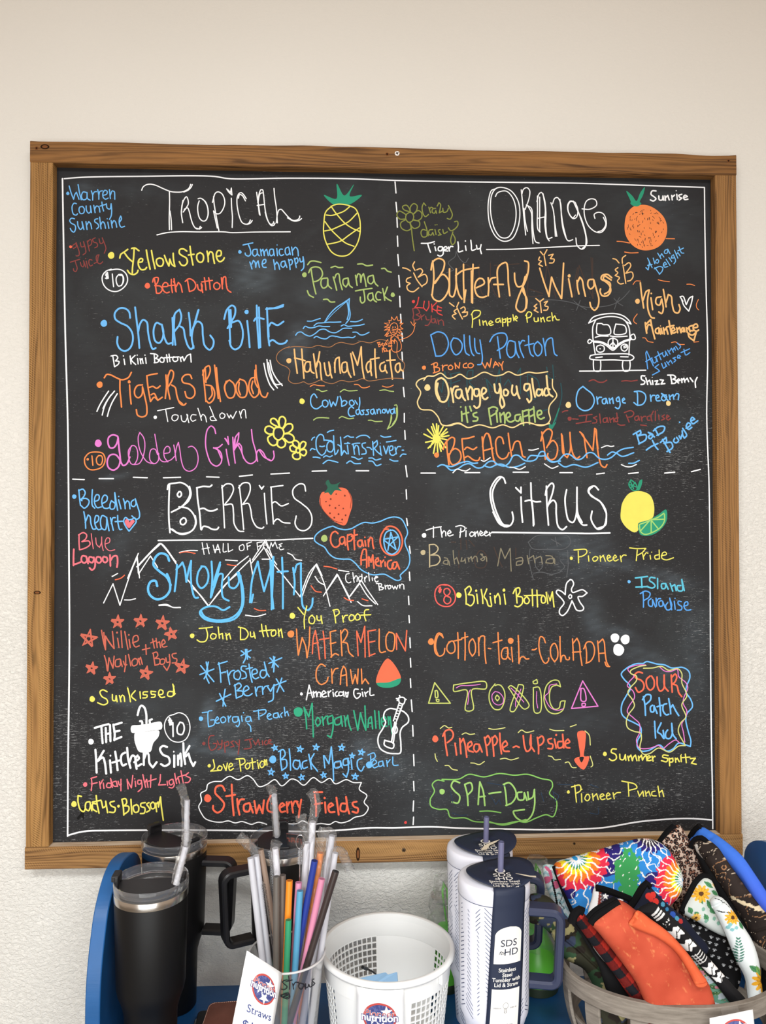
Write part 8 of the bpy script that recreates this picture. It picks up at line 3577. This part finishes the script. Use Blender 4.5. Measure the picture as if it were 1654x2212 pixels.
def sleeve(label, outline, dtop, dbot, fn, th=.012, step=2.6, bind=None, bw_=.0036, extra=None, seams=(), group='printed fabric tumbler sleeves piled in the grey basket', parent=None, name='tumbler_sleeve', dx=0.0):
    """puffed fabric piece: outline in photo positions laid on its own leaning plane"""
    O = np.array(smooth_path(outline, closed=True, step=5.0)) if len(outline) > 4 else np.array(outline, float)
    v0, v1 = O[:, 1].min(), O[:, 1].max(); u0_ = O[:, 0].mean()
    def dep(u, v): return dtop + (dbot - dtop) * (v - v0) / (v1 - v0) + dx * (u - u0_)
    xs = np.arange(O[:, 0].min(), O[:, 0].max(), step); ys = np.arange(v0, v1, step * .87)
    gx, gy = np.meshgrid(xs, ys); gx = gx + (np.arange(len(ys)) % 2)[:, None] * step / 2; gx, gy = gx.ravel(), gy.ravel()
    ins = inpoly(gx, gy, O); gx, gy = gx[ins], gy[ins]
    Oc = np.vstack([O, O[:1]]); d = segd(gx, gy, Oc); k = d > step * .55; gx, gy, d = gx[k], gy[k], d[k]
    ob = np.array(smooth_path([tuple(p) for p in O], closed=True, step=step)) if step < 5 else O
    n = len(ob); U = np.concatenate([ob[:, 0], gx]); V_ = np.concatenate([ob[:, 1], gy]); Dd = np.concatenate([np.zeros(n), d])
    r = delaunay_2d_cdt([Vector((a, b)) for a, b in zip(U, V_)], [], [list(range(n))], 1, 1e-5)
    if len(r[0]) != len(U):
        U = np.array([p[0] for p in r[0]]); V_ = np.array([p[1] for p in r[0]]); Dd = segd(U, V_, Oc); Dd[Dd < .3] = 0
    dd = dep(U, V_); R_ = 22.0; q = np.clip(Dd / R_, 0, 1); h = th * np.sqrt(np.maximum(1 - (1 - q) ** 2, 0))
    h += .0022 * (vnoise(U, V_, 42, 3) - .5) * q; 
    for sm_, amp, wd_ in seams: sd_ = segd(U, V_, sm_); h -= amp * np.exp(-(sd_ / wd_) ** 2)
    dirs = FWD[None] + RGT[None] * ((U - 827.) / F_PX)[:, None] - UPV[None] * ((V_ - 1106.) / F_PX)[:, None]
    P = CAM[None] + dirs * dd[:, None]
    i3 = [np.array(at_d(u, v, dep(u, v))) for u, v in ((U.mean(), v0), (U.mean(), v1), (U.mean() + 30, v0))]
    nrm = np.cross(i3[1] - i3[0], i3[2] - i3[0]); nrm /= np.linalg.norm(nrm); nrm = nrm if nrm[1] < 0 else -nrm
    front = P + nrm[None] * (h - .0)[:, None]; base = P.mean(axis=0)
    back = P[:n] - nrm[None] * .002
    Vv = np.vstack([front, back]) - base; N = len(U)
    faces = [tuple(f) for f in r[2]]
    faces += [(i, N + i, N + (i + 1) % n, (i + 1) % n) for i in range(n)] + [tuple(range(N, N + n))]
    me = bpy.data.meshes.new(name); me.from_pydata([tuple(p) for p in Vv], [], faces)
    col = np.ones((len(Vv), 4), np.float32); cc = fn(U, V_); col[:N, :3] = cc; col[N:, :3] = cc[:n]
    at_ = me.attributes.new('print', 'FLOAT_COLOR', 'POINT'); at_.data.foreach_set('color', col.ravel())
    me.polygons.foreach_set('use_smooth', [True] * len(me.polygons)); me.materials.append(neo_m); me.update()
    bm = bmesh.new(); bm.from_mesh(me); bmesh.ops.recalc_face_normals(bm, faces=bm.faces); bm.to_mesh(me); bm.free()
    o = bpy.data.objects.new(name, me); COL.objects.link(o)
    if parent is None: o.location = base; tag(o, label, 'sleeve', group)
    else: o.location = base - np.array(parent.location); o.parent = parent; 
    if parent is not None and label: o['label'] = label
    if bind:
        for bpath, off in bind:
            bp = smooth_path([np.array(p, float) for p in bpath], step=6)
            pts = [at_d(p[0], p[1], dep(p[0], p[1])) + nrm * off - base for p in bp]
            MB().tube(pts, bw_, 8).build('binding', bind_m, o, label='black stitched edge binding')
    return o
S = sleeve
S('royal blue sleeve at the back right of the basket, leaning left', [(1490, 1815), (1502, 1800), (1515, 1787), (1530, 1794), (1562, 1815), (1600, 1848), (1630, 1890), (1656, 1930), (1690, 1990), (1690, 2080), (1650, 2000), (1600, 1900), (1545, 1845)], 1.225, 1.195, p_blue, dx=-.0006, bind=[([(1489, 1818), (1500, 1798), (1514, 1785)], .001)], bw_=.006, seams=[([(1530, 1820), (1548, 1800)], .003, 3)], step=4)
K = S('leopard print sleeve standing tall behind the tie-dye one', [(1424, 1820), (1437, 1802), (1452, 1787), (1467, 1782), (1480, 1800), (1512, 1852), (1538, 1900), (1520, 1935), (1500, 2000), (1450, 2030), (1430, 1980), (1440, 1900), (1440, 1850)], 1.278, 1.235, p_leopard, step=1.5, bind=[([(1423, 1822), (1437, 1802), (1455, 1784)], .001)], bw_=.005)
MB_ = S('black sleeve with brown and gold marble print, beside the blue one', [(1497, 1824), (1508, 1812), (1522, 1812), (1548, 1830), (1562, 1850), (1600, 1905), (1640, 1958), (1690, 2020), (1700, 2140), (1660, 2120), (1640, 2050), (1610, 1995), (1560, 1915), (1525, 1862)], 1.188, 1.165, p_marble, dx=-.0006, step=1.7, bind=[([(1494, 1830), (1503, 1814), (1518, 1810), (1528, 1818)], .003)], bw_=.0045, seams=[([(1520, 1862), (1535, 1845), (1550, 1842)], .003, 2.5), ([(1632, 2012), (1668, 2000)], .003, 3)])
S('dark inner face of the marble-print sleeve', [(1497, 1822), (1520, 1850), (1560, 1910), (1610, 1990), (1650, 2050), (1670, 2150), (1630, 2160), (1600, 2060), (1560, 1960), (1520, 1890)], 1.202, 1.180, p_black, dx=-.0006, th=.006, step=8, parent=MB_, name='inner_face')
S('white sleeve printed with pink flamingos, left behind the tie-dye one', [(1173, 1869), (1186, 1867), (1197, 1870), (1215, 1915), (1238, 1975), (1248, 2000), (1230, 2000), (1205, 1965), (1188, 1935), (1176, 1900)], 1.255, 1.205, p_flamingo, step=1.5)
A = S('large tie-dye sleeve in blue, red, yellow and green swirls', [(1197, 1868), (1232, 1852), (1290, 1836), (1340, 1821), (1385, 1811), (1412, 1814), (1434, 1827), (1455, 1855), (1471, 1890), (1471, 1918), (1461, 1940), (1445, 1956), (1410, 2000), (1340, 2040), (1270, 2030), (1240, 1975)], 1.215, 1.160, p_tiedye, th=.022, step=1.35, bind=[([(1196, 1870), (1213, 1915), (1237, 1973)], .003)], bw_=.0042)
S('black sleeve with white paw prints, between the letter strap and sunflower sleeve', [(1470, 1990), (1486, 1980), (1510, 1988), (1560, 2005), (1580, 2050), (1600, 2110), (1580, 2150), (1540, 2090), (1500, 2040)], 1.185, 1.130, p_paws, step=1.3)
S('white and grey sunflower print sleeve body with black binding', [(1471, 1968), (1488, 1932), (1503, 1905), (1518, 1894), (1532, 1898), (1545, 1922), (1556, 1950), (1566, 2000), (1568, 2022), (1540, 2012), (1505, 1990)], 1.190, 1.150, p_sunbody, step=1.3, bind=[([(1470, 1971), (1487, 1932), (1502, 1905), (1517, 1893), (1533, 1897)], .003)], bw_=.0046)
S('white curved handle strap printed with sunflowers, far right', [(1534, 1945), (1545, 1935), (1560, 1940), (1578, 1962), (1600, 1995), (1622, 2030), (1636, 2070), (1641, 2105), (1642, 2170), (1622, 2172), (1608, 2110), (1590, 2075), (1572, 2030), (1552, 1985)], 1.150, 1.085, p_sunstrap, th=.014, step=1.3, seams=[([(1538, 1960), (1560, 1945)], .004, 3)])
S('navy sleeve with white stars and a red and white striped edge', [(1284, 1918), (1300, 1922), (1330, 1932), (1358, 1942), (1352, 1975), (1320, 2010), (1280, 2000), (1270, 1975), (1278, 1940)], 1.125, 1.105, p_stars, th=.007, step=1.4, bind=[([(1285, 1917), (1300, 1920), (1330, 1930), (1360, 1942)], .004)], bw_=.0048)
S('navy sleeve with red and blue flowers under the letter strap', [(1360, 1965), (1375, 1940), (1388, 1912), (1396, 1908), (1412, 1924), (1440, 1952), (1480, 1985), (1500, 2010), (1530, 2050), (1510, 2070), (1440, 2020), (1390, 1990)], 1.120, 1.090, p_navyfl, th=.008, step=1.5, bind=[([(1356, 1962), (1372, 1938), (1386, 1915), (1394, 1907), (1402, 1915)], .004)], bw_=.0048)
S('pale sleeve with green cactus print beneath the letter strap', [(1392, 1972), (1402, 1976), (1440, 2003), (1490, 2050), (1540, 2100), (1590, 2145), (1600, 2180), (1530, 2190), (1520, 2130), (1480, 2070), (1420, 2010)], 1.080, 1.052, p_cactus, th=.008, step=1.5)
S('black handle strap with chunky white letters, right of the orange sleeve', [(1375, 1968), (1392, 1955), (1410, 1950), (1430, 1962), (1462, 1990), (1500, 2032), (1540, 2080), (1580, 2125), (1612, 2165), (1590, 2175), (1545, 2125), (1500, 2075), (1455, 2030), (1410, 1990)], 1.072, 1.040, p_letters, th=.010, step=1.2)
C_ = S('dark green camouflage sleeve at the left side of the basket', [(1136, 1938), (1152, 1930), (1172, 1932), (1190, 1942), (1213, 1968), (1236, 1995), (1272, 2046), (1304, 2094), (1326, 2140), (1305, 2170), (1262, 2095), (1222, 2072), (1205, 2050), (1192, 2022), (1170, 2000), (1142, 1990)], 1.165, 1.085, p_camo, th=.018, step=1.8, seams=[([(1195, 2015), (1240, 2050), (1310, 2115)], .005, 3)])
PL_ = S('red and black buffalo plaid sleeve seen on edge, left of the orange one', [(1238, 1982), (1250, 1966), (1262, 1974), (1284, 2004), (1316, 2044), (1360, 2098), (1405, 2158), (1405, 2185), (1375, 2172), (1330, 2110), (1285, 2050), (1252, 2005)], 1.062, 1.032, p_plaid, th=.010, step=1.5, bind=[([(1233, 1992), (1238, 1976), (1250, 1964), (1258, 1968)], .004)], bw_=.0060)
S('dark inner face of the sleeve', [(1232, 1990), (1250, 2000), (1290, 2060), (1370, 2150), (1372, 2180), (1322, 2160), (1290, 2080), (1255, 2020)], 1.085, 1.050, p_black, th=.004, step=8, parent=PL_, name='inner_face')
E_ = S('large burnt orange marbled sleeve leaning on the front rim of the basket', [(1274, 1990), (1290, 1975), (1332, 1944), (1350, 1950), (1372, 1966), (1405, 1990), (1445, 2020), (1482, 2060), (1512, 2100), (1532, 2130), (1540, 2190), (1470, 2192), (1405, 2180), (1372, 2120), (1330, 2062), (1295, 2018)], 1.040, 1.015, p_orange, th=.014, step=2.0, bind=[([(1272, 1992), (1285, 1976), (1310, 1960), (1334, 1945)], .006), ([(1270, 1985), (1284, 1970), (1310, 1953), (1330, 1943)], .0)], bw_=.0046)
S('orange carry strap of the sleeve', [(1358, 1996), (1366, 1982), (1376, 1967), (1406, 1986), (1446, 2016), (1484, 2058), (1512, 2098), (1528, 2124), (1518, 2134), (1505, 2132), (1492, 2108), (1476, 2080), (1455, 2052), (1420, 2026)], 1.024, .998, p_orange2, th=.008, step=2.2, parent=E_, name='carry_strap', seams=[([(1362, 1994), (1378, 1970)], .003, 2), ([(1505, 2126), (1528, 2120)], .003, 2)])
# lower part of sleeves seen between the slats
S('lower end seen through the basket slats', [(1285, 2150), (1345, 2165), (1352, 2215), (1330, 2225), (1298, 2215)], 1.05, 1.06, p_camo, th=.010, step=2, parent=C_, name='lower_end')
S('lower end seen through the basket slats', [(1378, 2185), (1440, 2190), (1475, 2198), (1480, 2240), (1385, 2240)], 1.035, 1.045, p_plaid, th=.006, step=2, parent=PL_, name='lower_end')
